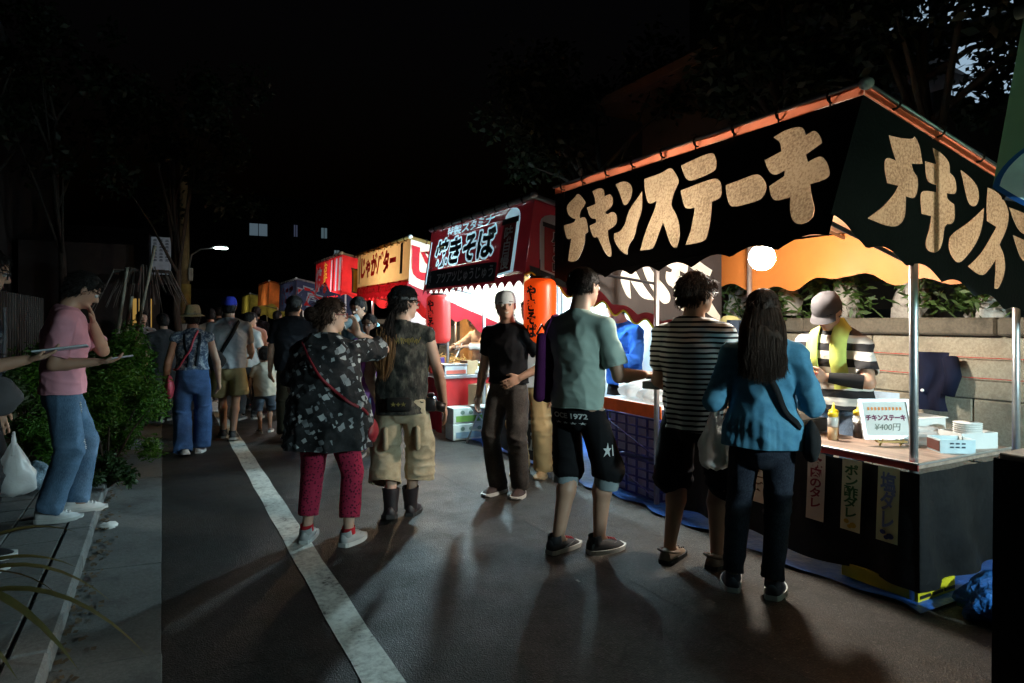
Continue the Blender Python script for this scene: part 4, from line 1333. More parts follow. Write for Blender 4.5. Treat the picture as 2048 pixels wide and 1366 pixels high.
s0.put(MB().grid(lambda u, v: (2.765 + 0.63 * u, 1.30 + 0.02 * math.sin(u * 14) * (1 - v), 0.03 + 0.9 * v), 30, 4), 'counter_skirt', M_SKIRT, smooth=True)

# ---------------------------------------------------------------- lamps in the stalls
def bulb(loc, power, col, label, r=0.06, ztop=2.4, name='hanging_lamp', shade=False):
    e = empty(name, loc, 0, label, 'lamp', 'lamps hanging in the stalls')
    S_ = power / (PI * 4 * PI * r * r)
    MB().sphere((0, 0, 0), r, 16, 10).build('globe', lamp_mat('lamp ' + label, col, S_), e, True)
    MB().lathe([(0.018, r * 0.9), (0.02, r + 0.05), (0.012, r + 0.06)], seg=10).build('socket', M_BLACK, e, True)
    MB().tube([(0, 0, r + 0.055), (0, 0, ztop - loc[2])], 0.004, 5).build('cord', M_BLACK, e)
    if shade:
        MB().lathe([(r * 0.72, r * 0.76), (r * 0.68, r * 0.9), (r * 0.4, r * 1.08), (0.02, r * 1.12)], seg=20).build('light_block_cap', M_WHITEPL, e, True)  # cap added to keep the bulb's upward light off the roof sheet
    return e
bulb((3.55, 3.05, 1.868), 190, (1.0, 0.91, 0.78), 'glaring bulb with an added light blocking cap hanging under the orange roof', 0.085, s1.roof_z(3.55) - 0.03, shade=True)
bulb((3.65, 5.35, 1.98), 120, (0.62, 0.9, 1.0), 'bare white bulb hanging at the near end of the noodle stall', 0.06, s2.roof_z(3.65) - 0.03)
bulb((3.45, 6.75, 1.98), 300, (0.62, 0.9, 1.0), 'bare white bulb hanging over the noodle griddle', 0.06, s2.roof_z(3.6) - 0.03)
bulb((3.7, 9.0, 1.95), 110, (1.0, 0.72, 0.42), 'warm bulb hanging in the cream bannered stall', 0.06, s3.roof_z(3.7) - 0.03)
bulb((3.3, 12.2, 1.95), 130, (0.95, 0.96, 1.0), 'white bulb hanging in the bright red stall', 0.09, s4.roof_z(3.3) - 0.03)
bulb((3.6, 17.0, 1.9), 60, (1.0, 0.85, 0.7), 'bulb hanging in the navy bannered stall', 0.07, s5.roof_z(3.6) - 0.03)
bulb((3.4, 21.3, 1.9), 32, (0.9, 0.96, 1.0), 'bulb hanging in the orange bannered stall', 0.09, s6.roof_z(3.4) - 0.03)
bulb((3.4, 26.2, 1.9), 22, (0.9, 1.0, 0.95), 'bulb hanging in the yellow bannered stall', 0.09, s7.roof_z(3.4) - 0.03)
bulb((3.55, -0.9, 1.82), 480, (0.66, 0.94, 1.0), 'bulb hanging in the grey green bannered stall beside the camera', 0.07, s0.roof_z(3.55) - 0.03)

# paper lanterns with vertical lettering
def lantern(loc, col, emit, label, ang):
    e = empty('paper_lantern', loc, 0, label, 'lantern', 'vertical lanterns of the noodle stall')
    Rr, Hh = 0.135, 0.54
    prof = []
    for k in range(41):
        v = k / 40
        z = v * Hh
        edge = min(v, 1 - v) / 0.13
        rr = Rr * (0.66 + 0.34 * math.sqrt(max(0, 1 - (1 - min(1, edge)) ** 2)))
        prof.append((rr + 0.0012 * math.cos(k * PI), z))
    MB().lathe(prof, seg=32).build('shade', mat('lantern ' + label, col, 0.35, 0, 0.05, 3, 0.0, emit=emit, ecol=col, tr=0.15), e, True)
    for z0 in (-0.022, Hh):
        MB().lathe([(0.088, z0), (0.088, z0 + 0.022)], seg=20).build('rim', M_BLACK, e, True)
    MB().tube([(0, 0, Hh + 0.02), (0, 0, Hh + 0.16)], 0.004, 5).build('cord', M_BLACK, e)
    MB().tube([(0, 0, -0.022), (0, 0, -0.1)], [0.012, 0.004], 6).build('tassel', M_CORD, e)
    vs, fs = text_fit('やきそば', 0.10, 0.43, 0.05, True)
    mb = MB()
    def wrap(u, v):
        a = ang + u / Rr
        return ((Rr + 0.003) * math.cos(a), (Rr + 0.003) * math.sin(a), Hh / 2 + v)
    put2d(mb, vs, fs, wrap)
    mb.build('lettering', BLK, e)
    return e
lantern((2.75, 4.62, 1.25), (0.92, 0.095, 0.008), 0.42, 'bright orange paper lantern at the near end of the noodle stall', R(208))
lantern((2.75, 6.86, 1.19), (0.8, 0.06, 0.05), 0.28, 'red paper lantern at the far end of the noodle stall', R(208))

# ---------------------------------------------------------------- retaining wall behind the stalls
WX = 4.98
wall = empty('retaining_wall', (WX, 4.0, 0), 0, 'weathered concrete block retaining wall with coping behind the stalls', 'wall')
MB().box((0.06, -8.0, 0), (0.5, 30.0, 1.33)).build('wall_core', m_concrete('wall joint mortar', (0.1, 0.09, 0.07)), wall)
bm1 = MB().box((0, 0.004, 0.003), (0.12, 1.346, 0.437), 0.008).mesh('wall_block')
bm1.materials.append(M_WALL)
cm1 = MB().box((-0.05, 0.002, 0), (0.42, 1.498, 0.125), 0.015).mesh('coping_stone')
cm1.materials.append(M_CAP)
for r_ in range(3):
    for k in range(13):
        o = bpy.data.objects.new('wall_block', bm1)
        COL.objects.link(o); o.parent = wall
        o.location = (random.uniform(-0.002, 0.002), -6.2 + k * 1.35 + (0.62 if r_ % 2 else 0), 0.02 + r_ * 0.44)
for k in range(13):
    o = bpy.data.objects.new('coping_stone', cm1)
    COL.objects.link(o); o.parent = wall
    o.location = (random.uniform(-0.008, 0.008), -6.2 + k * 1.5, 1.342)
rnd = random.Random(5)
for k in range(14):
    o = blob('stone', (0.17 + rnd.uniform(-.05, .05), -2.6 + k * 0.55 + rnd.uniform(-.06, .06), 1.53 + rnd.uniform(0, .06)), (0.09, 0.14 + rnd.uniform(-.03, .03), 0.17 + rnd.uniform(-.02, .06)), M_STONE, 60 + k, 0.42, 18, 12, wall)
M_RED = mat('red rope', (0.5, 0.03, 0.02), 0.8)
for z, lb in ((1.22, 'upper'), (1.08, 'lower')):
    pts = [(WX - 0.03, 0.4 + 4.0 * k / 20, z - 0.03 * math.sin(PI * k / 20)) for k in range(21)]
    tag(MB().tube(pts, 0.003, 5).build('rope', M_RED), lb + ' thin red rope strung along the concrete wall', 'rope')
# earth bank above the wall
tag(MB().grid(lambda u, v: (WX + 0.3 + 12 * u, -6 + 40 * v, 1.34 + 0.5 * u + 0.1 * math.sin(v * 60 + u * 7)), 6, 30).build('terrain', mat('dark earth', (0.03, 0.025, 0.018), 0.95)), kind='structure')

# navy jacket hung on the wall
jk = empty('hanging_jacket', (WX - 0.075, 2.72, 0.80), 0, 'dark navy jacket hanging on the concrete wall by the post', 'jacket')
MB().grid(lambda u, v: (-0.02 * math.sin(u * 9 + v * 3) - 0.035 * math.sin(PI * u), -0.13 - 0.03 * v + (0.22 + 0.06 * v) * u + 0.02 * math.sin(v * 8), 0.42 * v ** 0.9), 20, 16).build('jacket_body', cloth('navy jacket', (0.008, 0.011, 0.03)), jk, True)
MB().tube([(0.0, -0.14, 0.38), (-0.03, -0.18, 0.26), (-0.04, -0.15, 0.12)], [0.05, 0.05, 0.04], 10).build('sleeve', cloth('navy jacket', (0.008, 0.011, 0.03)), jk, True)
MB().sphere((-0.05, 0.02, 0.14), 0.012).build('button', M_WHITEPL, jk)
tag(MB().grid(lambda u, v: (WX - 0.1 - 0.02 * math.sin(u * 7), 2.92 + 0.42 * u, 0.55 + 0.35 * v), 10, 6).build('plastic_sheet', mat('pale blue sheet', (0.45, 0.58, 0.7), 0.5), None, True), 'pale blue plastic sheet hanging low on the wall behind the counter', 'plastic sheet')
tag(MB().grid(lambda u, v: (4.42 + 0.02 * math.sin(u * 14), 4.02 + 0.5 * u, 0.7 + 0.75 * v + 0.04 * math.sin(u * 6)), 16, 8).build('hanging_cloth', cloth('olive towel', (0.5, 0.46, 0.2)), None, True), 'pale yellow cloth hanging from the rear post of the black bannered stall', 'cloth')
tag(MB().grid(lambda u, v: (4.36 + 0.03 * math.sin(u * 14 + v), 4.15 - 0.3 * u, 0.9 + 0.55 * v), 12, 8).build('hanging_cloth', cloth('slate bag', (0.03, 0.045, 0.07)), None, True), 'dark slate cloth bag hanging between the rear posts', 'cloth')
tag(MB().grid(lambda u, v: (4.35 + 0.4 * u, 4.6 + 0.03 * math.sin(u * 14 + v), 0.2 + 1.3 * v), 12, 8).build('tarpaulin', mat('grey green tarpaulin', (0.2, 0.23, 0.18), 0.7, 0, 0.2, 12), None, True), 'grey green tarpaulin screen between the first two stalls', 'tarpaulin')

# ---------------------------------------------------------------- vegetation
def leaf_mesh(n, fn, size, seed, asp=2.2, droop=0.3):
    rs = np.random.RandomState(seed)
    P = fn(rs, n)
    n = len(P)
    d = rs.normal(size=(n, 3)); d[:, 2] = d[:, 2] * 0.6 - droop
    d /= np.linalg.norm(d, axis=1)[:, None]
    w = np.cross(d, rs.normal(size=(n, 3)))
    w /= np.linalg.norm(w, axis=1)[:, None] + 1e-9
    L = size * rs.uniform(0.6, 1.4, n)[:, None]
    a = P; c = P + d * L
    m1 = P + d * L * 0.45 + w * L / asp / 2
    m2 = P + d * L * 0.45 - w * L / asp / 2
    V = np.stack([a, m1, c, m2], 1).reshape(-1, 3)
    F = np.arange(n * 4).reshape(-1, 4)
    me = bpy.data.meshes.new('foliage')
    me.from_pydata(V.tolist(), [], F.tolist())
    return me

def clumps(centers, rad, shell=0.6):
    C_ = np.array(centers)
    def fn(rs, n):
        i = rs.randint(0, len(C_), n)
        d = rs.normal(size=(n, 3)); d /= np.linalg.norm(d, axis=1)[:, None]
        r = (shell + (1 - shell) * rs.uniform(0, 1, n))[:, None] * rs.uniform(0.5, 1, n)[:, None] ** 0.5
        rr = np.array(rad if np.ndim(rad) else [rad] * len(C_))[i][:, None]
        return C_[i] + d * r * rr
    return fn

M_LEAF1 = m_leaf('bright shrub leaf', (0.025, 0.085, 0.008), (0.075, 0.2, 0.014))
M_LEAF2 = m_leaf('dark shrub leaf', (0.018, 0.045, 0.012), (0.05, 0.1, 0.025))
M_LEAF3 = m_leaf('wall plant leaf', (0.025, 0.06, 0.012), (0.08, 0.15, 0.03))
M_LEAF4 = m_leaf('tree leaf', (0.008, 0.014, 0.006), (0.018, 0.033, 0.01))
M_BARK = mat('bark', (0.04, 0.032, 0.024), 0.95, 0, 0.4, 20, 0.8, 30, 0.02, stretch=(1, 1, 0.2))

def shrub(loc, size, n, m, label, seed, lsize=0.05, nc=14, asp=2.6):
    rs = random.Random(seed)
    e = empty('shrub', loc, 0, label, 'shrub', 'shrubs along the pavement edge')
    cs, rd = [], []
    for k in range(nc):
        a, b, c = rs.gauss(0, .42), rs.gauss(0, .42), rs.uniform(0.15, 0.92)
        sh = math.sqrt(max(0.1, 1 - (c - 0.35) ** 2 * 1.3))
        cs.append((max(-.9, min(.9, a)) * size[0] * sh, max(-.9, min(.9, b)) * size[1] * sh, c * size[2]))
        rd.append(rs.uniform(0.16, 0.3) * (size[0] + size[2]) * 0.6)
    link('foliage', leaf_mesh(n, clumps(cs, rd, 0.35), lsize, seed, asp), m, e)
    for k in range(7):
        c = cs[k % nc]
        MB().tube([(c[0] * 0.12, c[1] * 0.12, -0.02), (c[0] * 0.5, c[1] * 0.5, c[2] * 0.5), c], [0.014, 0.009, 0.004], 5).build('stem', M_BARK, e)
    return e
shrub((-0.46, 7.3, 0.09), (0.46, 0.6, 0.85), 12000, M_LEAF1, 'bright green feathery shrub overhanging the gutter, nearest of the row', 11, 0.045, 20, 3.5)
shrub((-0.95, 7.9, 0.09), (0.5, 0.7, 1.25), 8000, M_LEAF1, 'taller dark green shrub behind the bright feathery one', 12, 0.06, 18)
shrub((-0.42, 8.6, 0.09), (0.44, 0.7, 1.22), 9000, M_LEAF1, 'dark shrub at the gutter beyond the bright feathery one', 13, 0.06, 18)
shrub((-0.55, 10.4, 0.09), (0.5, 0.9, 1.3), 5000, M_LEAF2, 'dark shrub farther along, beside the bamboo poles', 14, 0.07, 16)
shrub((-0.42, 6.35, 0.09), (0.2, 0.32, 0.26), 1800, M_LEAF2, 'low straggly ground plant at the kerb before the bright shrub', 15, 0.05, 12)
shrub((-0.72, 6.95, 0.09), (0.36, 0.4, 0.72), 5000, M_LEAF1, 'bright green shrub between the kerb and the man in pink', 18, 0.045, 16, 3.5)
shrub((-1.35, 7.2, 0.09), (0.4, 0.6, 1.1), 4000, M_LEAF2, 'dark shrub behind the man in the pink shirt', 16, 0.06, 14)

# plants growing on top of the wall
for k, (y, n) in enumerate(((1.3, 300), (2.0, 380), (2.55, 450), (3.1, 260), (3.75, 400), (4.6, 350))):
    e = empty('wall_plant', (WX + 0.18, y, 1.46), 0, 'leafy plant trailing over the wall coping, number %d counting from the camera end' % (k + 1), 'plant', 'plants on top of the wall')
    e['label'] = ['leafy plant on the wall coping at the right edge', 'leafy plant on the wall above the cartons', 'bright leafy plant on the wall right of the steel post', 'leafy plant on the wall left of the steel post', 'leafy plant on the wall above the vendor in the grey cap', 'leafy plant on the wall behind the glaring bulb'][k]
    rs = random.Random(80 + k)
    cs = [(rs.uniform(-.25, .1), rs.uniform(-.35, .35), rs.uniform(0.08, 0.5)) for _ in range(10)]
    link('foliage', leaf_mesh(n, clumps(cs, 0.16, 0.2), 0.085, 80 + k, 3.2, 0.15), M_LEAF3, e)
    for c in cs[:6]:
        MB().tube([(c[0] * 0.2 + 0.05, c[1] * 0.3, -0.05), (c[0] * .6, c[1] * .7, c[2] * .7), c], [0.008, 0.006, 0.003], 5).build('stem', mat('green stem', (0.06, 0.1, 0.03), 0.8), e)

def tree(loc, h, crown_r, n, label, seed, m=M_LEAF4, trunk=0.14, cz=0.7, lsize=0.14, nc=26):
    rs = random.Random(seed)
    e = empty('tree', loc, 0, label, 'tree', 'dark trees around the road')
    mb = MB()
    pts = [(0, 0, -0.1)]
    x = y = 0
    for k in range(1, 7):
        x += rs.gauss(0, 0.06); y += rs.gauss(0, 0.06)
        pts.append((x, y, h * cz * k / 6))
    mb.tube(pts, [trunk * (1 - 0.1 * k) for k in range(7)], 8)
    cs, rd = [], []
    for k in range(nc):
        a = rs.uniform(0, 6.28); q = rs.uniform(0.15, 1) ** 0.6 * crown_r
        z = h * cz + rs.uniform(-0.45, 1.0) * h * (1 - cz)
        c = (x + q * math.cos(a), y + q * math.sin(a), z)
        cs.append(c); rd.append(rs.uniform(0.2, 0.4) * crown_r)
        if k < 10:
            b = pts[rs.randint(3, 6)]
            mb.tube([b, ((b[0] + c[0]) / 2, (b[1] + c[1]) / 2, (b[2] + c[2]) / 2 + 0.1), c], [trunk * .35, trunk * .22, trunk * .08], 5)
    mb.build('trunk', M_BARK, e, True)
    link('crown', leaf_mesh(n, clumps(cs, rd, 0.4), lsize, seed, 2.0), m, e)
    return e
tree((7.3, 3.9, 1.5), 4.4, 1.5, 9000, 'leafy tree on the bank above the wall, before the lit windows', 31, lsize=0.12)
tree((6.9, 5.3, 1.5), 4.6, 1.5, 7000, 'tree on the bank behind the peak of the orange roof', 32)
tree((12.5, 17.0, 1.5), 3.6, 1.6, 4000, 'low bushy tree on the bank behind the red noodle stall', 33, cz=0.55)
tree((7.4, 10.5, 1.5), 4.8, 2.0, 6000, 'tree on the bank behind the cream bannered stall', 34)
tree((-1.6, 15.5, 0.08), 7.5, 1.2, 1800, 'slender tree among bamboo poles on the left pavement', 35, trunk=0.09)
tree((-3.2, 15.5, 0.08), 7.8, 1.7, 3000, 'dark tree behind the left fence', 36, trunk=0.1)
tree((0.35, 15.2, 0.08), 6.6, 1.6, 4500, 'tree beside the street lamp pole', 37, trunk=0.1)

# bamboo support poles by the slender tree
M_BAMB = mat('dry bamboo', (0.16, 0.14, 0.1), 0.7, 0, 0.25, 12)
for k, (a, b, lb) in enumerate((((-0.62, 9.4, 0.08), (-0.38, 9.3, 2.1), 'left'), ((-0.55, 9.5, 0.08), (-0.34, 9.55, 1.75), 'middle'), ((-0.5, 9.6, 0.08), (-0.08, 9.45, 2.4), 'right'))):
    pts, rr = [], []
    for q in range(25):
        t = q / 24
        pts.append(tuple(a[i] + (b[i] - a[i]) * t for i in range(3)))
        rr.append(0.02 if q % 4 else 0.0235)
    tag(MB().tube(pts, rr, 8).build('bamboo_pole', M_BAMB, None, True), lb + ' leaning bamboo support pole behind the shrubs', 'pole', 'bamboo poles behind the shrubs')
# dead palm fronds hanging near the sign
pf = empty('palm_frond', (-0.3, 13.6, 1.35), 0, 'drooping dead palm fronds hanging below the blue sign', 'palm fronds')
mb = MB()
rs = random.Random(44)
for k in range(46):
    a = rs.uniform(-1.4, 1.4); L = rs.uniform(0.5, 1.1)
    p0 = (0, 0, 1.0)
    p1 = (math.sin(a) * L * .5, rs.uniform(-.2, .2), 1.0 + 0.1 - abs(a) * .1)
    p2 = (math.sin(a) * L * .85, rs.uniform(-.3, .3), 1.0 - L * .75)
    mb.tube([p0, p1, p2], [0.012, 0.016, 0.003], 4)
mb.build('frond', mat('dry frond', (0.12, 0.11, 0.095), 0.8), pf)
MB().tube([(0, 0, -1.55), (0.02, 0, 1.05)], [0.09, 0.06], 8).build('trunk', M_BARK, pf)

# long bladed plant at the lower left
bp = empty('blade_plant', (-1.02, 2.85, 0.09), 0, 'plant with long narrow arching leaves in the lower left corner', 'plant')
M_BLADE = m_leaf('olive blade leaf', (0.06, 0.055, 0.016), (0.12, 0.1, 0.03))
for k, (tx, ty, tz, pk) in enumerate(((0.72, 0.30, 0.50, 0.62), (0.74, 0.10, 0.42, 0.56), (0.86, 0.0, 0.30, 0.55), (0.98, -0.12, 0.12, 0.46), (0.62, -0.3, 0.22, 0.5), (0.5, -0.55, 0.05, 0.4), (0.35, 0.5, 0.5, 0.6), (-0.3, 0.3, 0.5, 0.6), (0.3, -0.6, 0.25, 0.5), (-0.1, -0.4, 0.4, 0.5), (0.62, 0.55, 0.18, 0.42), (0.8, -0.5, 0.3, 0.6))):
    def fn(u, v, tx=tx, ty=ty, tz=tz, pk=pk):
        w = 0.024 * math.sin(PI * min(1, 0.10 + v * 0.90)) ** 0.7
        n_ = Vector((-ty, tx, 0)).normalized()
        x, y = tx * v, ty * v
        z = 4 * (pk - tz * 0.5) * v * (1 - v) + tz * v * v
        off = (u - 0.5) * 2 * w
        return (x + n_.x * off, y + n_.y * off, z + abs(off) * 0.4)
    MB().grid(fn, 2, 16).build('leaf', M_BLADE, bp, True)

# ---------------------------------------------------------------- left side: building, fence, pole, sign
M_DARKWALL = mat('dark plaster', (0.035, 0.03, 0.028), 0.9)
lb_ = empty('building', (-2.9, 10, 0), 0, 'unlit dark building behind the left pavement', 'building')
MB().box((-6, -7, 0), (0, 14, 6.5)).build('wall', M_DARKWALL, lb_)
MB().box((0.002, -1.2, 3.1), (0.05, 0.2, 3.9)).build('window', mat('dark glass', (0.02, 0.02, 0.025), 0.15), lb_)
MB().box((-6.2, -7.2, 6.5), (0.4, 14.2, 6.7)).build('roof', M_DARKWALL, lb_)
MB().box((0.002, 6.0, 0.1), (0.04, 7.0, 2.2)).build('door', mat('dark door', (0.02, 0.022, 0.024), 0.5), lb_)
cab = empty('steel_cabinet', (-1.75, 7.0, 0.08), 0, 'tall dark steel cabinet standing behind the man in pink', 'cabinet')
MB().box((-0.4, -0.5, 0), (0.3, 0.5, 2.05), 0.01).build('cabinet_body', mat('dark green steel', (0.02, 0.03, 0.028), 0.45), cab)
MB().box((0.301, -0.46, 0.1), (0.315, 0.46, 1.98), 0.004).build('door', mat('dark green steel', (0.02, 0.03, 0.028), 0.45), cab)
MB().tube([(0.33, 0.38, 0.9), (0.33, 0.38, 1.1)], 0.01, 6).build('handle', M_STEEL, cab)
fe = empty('fence', (-1.6, 9.6, 0.08), 0, 'dark slatted fence behind the shrubs on the left', 'fence')
for k in range(24):
    MB().box((-0.012, -1.3 + k * 0.16, 0), (0.012, -1.2 + k * 0.16, 1.7)).build('slat', mat('fence slat', (0.03, 0.026, 0.022), 0.8), fe)
for z in (0.3, 1.4):
    MB().box((-0.04, -1.35, z), (-0.013, 2.55, z + 0.08)).build('rail', mat('fence slat', (0.03, 0.026, 0.022), 0.8), fe)

# street lamp on a utility pole
up = empty('street_lamp', (0.6, 22.4, -0.35), 0, 'concrete utility pole with a lit street lamp on its arm', 'street lamp')
MB().tube([(0, 0, 0), (0, 0, 8.5)], [0.17, 0.12], 14).build('pole', mat('utility pole concrete', (0.3, 0.22, 0.1), 0.9, 0, 0.3, 6), up, True)
MB().tube([(0.12, -0.1, 3.35), (0.2, -0.16, 3.8), (0.45, -0.3, 3.98), (0.85, -0.5, 4.02)], 0.025, 8).build('lamp_arm', M_STEEL, up, True)
MB().box((0.1, -0.2, 3.0), (0.24, -0.05, 3.4), 0.02).build('control_box', mat('grey box', (0.35, 0.33, 0.28), 0.6), up)
hd = blob('lamp_head', (0.98, -0.56, 4.06), (0.22, 0.1, 0.06), mat('lamp housing', (0.4, 0.42, 0.42), 0.4), 5, 0.0, 14, 8, up)
blob('lamp_lens', (1.0, -0.57, 4.005), (0.2, 0.09, 0.055), lamp_mat('street lamp glow', (0.75, 1.0, 0.92), 14.0), 5, 0.0, 14, 8, up)
MB().tube([(0.0, 0.0, 2.2), (0.0, 0.0, 2.9)], 0.19, 14).build('pole_wrap', mat('yellow pole wrap', (0.3, 0.2, 0.04), 0.7, 0, 0.3, 5), up, True)

# lit vertical sign and shopfront
M_SIGN = mat('dim blue white sign', (0.3, 0.36, 0.42), 0.5, emit=0.05, ecol=(0.45, 0.6, 0.75))
sg = empty('hanging_sign', (-0.02, 16.9, 2.49), 0, 'tall dim blue white shop sign with dark lettering on the left', 'sign')
MB().box((-0.2, -0.06, 0), (0.2, 0.06, 0.85), 0.01).build('sign_board', M_SIGN, sg)
mb = MB()
for i in range(3):
    for j in range(7):
        x, z = -0.12 + i * 0.12, 0.3 + j * 0.075
        mb.box((x - 0.035, -0.066, z), (x + 0.035, -0.061, z + 0.018)); mb.box((x - 0.03, -0.066, z + 0.028), (x + 0.03, -0.061, z + 0.045))
tag(mb.build('small_print', mat('ink sign', (0.02, 0.03, 0.05), 0.7), sg), kind='stuff')
MB().tube([(-0.23, 0, -2.49), (-0.23, 0, 0.9)], 0.025, 8).build('post', M_DARKSTEEL, sg)
shp = empty('shopfront', (-0.55, 17.5, 0), 0, 'small shop with a warm lit doorway far down the left side', 'shop')
MB().box((-2.2, 0, 0), (0.5, 3, 3.2)).build('wall', M_DARKWALL, shp)
MB().box((-0.05, -0.02, 0.4), (0.34, -0.004, 1.95)).build('window', lamp_mat('warm shop window', (1.0, 0.6, 0.15), 0.3), shp)
for x in (-0.27, 0.05, 0.36):
    MB().box((x - 0.02, -0.06, 0.38), (x + 0.02, -0.022, 2.07)).build('window_frame', M_BARK, shp)
MB().grid(lambda u, v: (-0.7 + 1.5 * u, -0.9 * v, 2.5 - 0.25 * v), 8, 3).build('awning', mat('dark awning', (0.05, 0.045, 0.04), 0.8), shp)

# far buildings with a few lit windows
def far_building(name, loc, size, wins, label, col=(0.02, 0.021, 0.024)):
    e = empty(name, loc, 0, label, 'building', 'dark buildings behind the road')
    x, y, z = size
    MB().box((-x / 2, 0, 0), (x / 2, y, z)).build('wall', mat('far wall', col, 0.9), e)
    MB().box((-x / 2 - .3, -.3, z), (x / 2 + .3, y + .3, z + .3)).build('roof', mat('far roof', (0.02, 0.02, 0.022), 0.9), e)
    for (wx, wz, ww, wh, st, c) in wins:
        f = MB().box((wx - ww / 2 - .06, -0.08, wz - .06), (wx + ww / 2 + .06, -0.004, wz + wh + .06)).build('window', M_DARKSTEEL, e)
        for s_ in (-1, 1):
            MB().box((wx + s_ * ww / 4 - ww / 4 + .03, -0.1, wz), (wx + s_ * ww / 4 + ww / 4 - .03, -0.085, wz + wh)).build('pane', lamp_mat('window glow', c, st), f)
    return e
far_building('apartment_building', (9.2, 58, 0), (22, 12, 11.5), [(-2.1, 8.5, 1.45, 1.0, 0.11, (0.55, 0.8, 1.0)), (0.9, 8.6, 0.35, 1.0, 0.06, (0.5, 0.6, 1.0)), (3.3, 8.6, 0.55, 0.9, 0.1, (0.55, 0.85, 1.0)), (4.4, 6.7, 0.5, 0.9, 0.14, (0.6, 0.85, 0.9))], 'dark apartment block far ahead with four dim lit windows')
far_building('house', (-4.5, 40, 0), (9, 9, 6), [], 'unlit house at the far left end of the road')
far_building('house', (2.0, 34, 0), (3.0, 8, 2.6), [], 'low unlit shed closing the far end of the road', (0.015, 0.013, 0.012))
# hall with tiled roof behind the wall, and lit block at the upper right
hall = empty('hall', (8.2, 8.2, 1.6), 0, 'dark wooden hall with wide sloping eaves behind the noodle stall', 'building')
MB().box((0, -1.6, 0), (3.2, 1.7, 3.9)).build('wall', mat('hall wood', (0.06, 0.035, 0.022), 0.85), hall)
mb = MB(); mb.add([(-0.9, -2.2, 3.95), (4, -2.2, 3.95), (4, 2.4, 3.95), (-0.9, 2.4, 3.95), (1.6, -0.8, 5.6), (1.6, 1.0, 5.6)], [(0, 1, 4), (1, 2, 5, 4), (2, 3, 5), (3, 0, 4, 5), (3, 2, 1, 0)])
mb.build('roof', mat('hall roof copper', (0.10, 0.045, 0.028), 0.8), hall)
MB().box((-0.97, -2.25, 3.84), (-0.905, 2.45, 4.0)).build('eave_board', mat('hall eave board', (0.14, 0.06, 0.035), 0.8), hall)
blk = empty('apartment_building', (12.6, 6.4, 1.6), R(-63), 'block with pale lit windows seen through the tree at upper right', 'building')
MB().box((-5, 0, 0), (6, 6, 10)).build('wall', M_DARKWALL, blk)
for i in range(3):
    for j in range(2):
        x = -1.2 + i * 1.65
        f = MB().box((x - .75, -.08, 3.6 + j * 1.5), (x + .75, -.004, 4.8 + j * 1.5)).build('window', M_DARKSTEEL, blk)
        MB().box((x - .68, -.1, 3.67 + j * 1.5), (x + .68, -.085, 4.73 + j * 1.5)).build('pane', lamp_mat('pale window', (0.55, 0.78, 1.0), 0.55), f)

# ---------------------------------------------------------------- people: signed distance figures meshed by surface nets
def vnoise(P, f, seed=0):
    q = np.asarray(P) * f + seed * 17.31
    i = np.floor(q).astype(np.int64)
    t = q - i
    t = t * t * (3 - 2 * t)
    out = 0
    for dx in (0, 1):
        for dy in (0, 1):
            for dz in (0, 1):
                h = (i[:, 0] + dx) * 73856093 ^ (i[:, 1] + dy) * 19349663 ^ (i[:, 2] + dz) * 83492791 ^ (seed * 7919)
                h = (h ^ (h >> 13)) * 1274126177
                h = ((h ^ (h >> 16)) & 0xffff) / 65535.0
                w = (t[:, 0] if dx else 1 - t[:, 0]) * (t[:, 1] if dy else 1 - t[:, 1]) * (t[:, 2] if dz else 1 - t[:, 2])
                out = out + h * w
    return out

def V3(*a):
    return np.array(a if len(a) == 3 else a[0], float)

def unit(v):
    v = np.asarray(v, float)
    return v / (np.linalg.norm(v) + 1e-12)

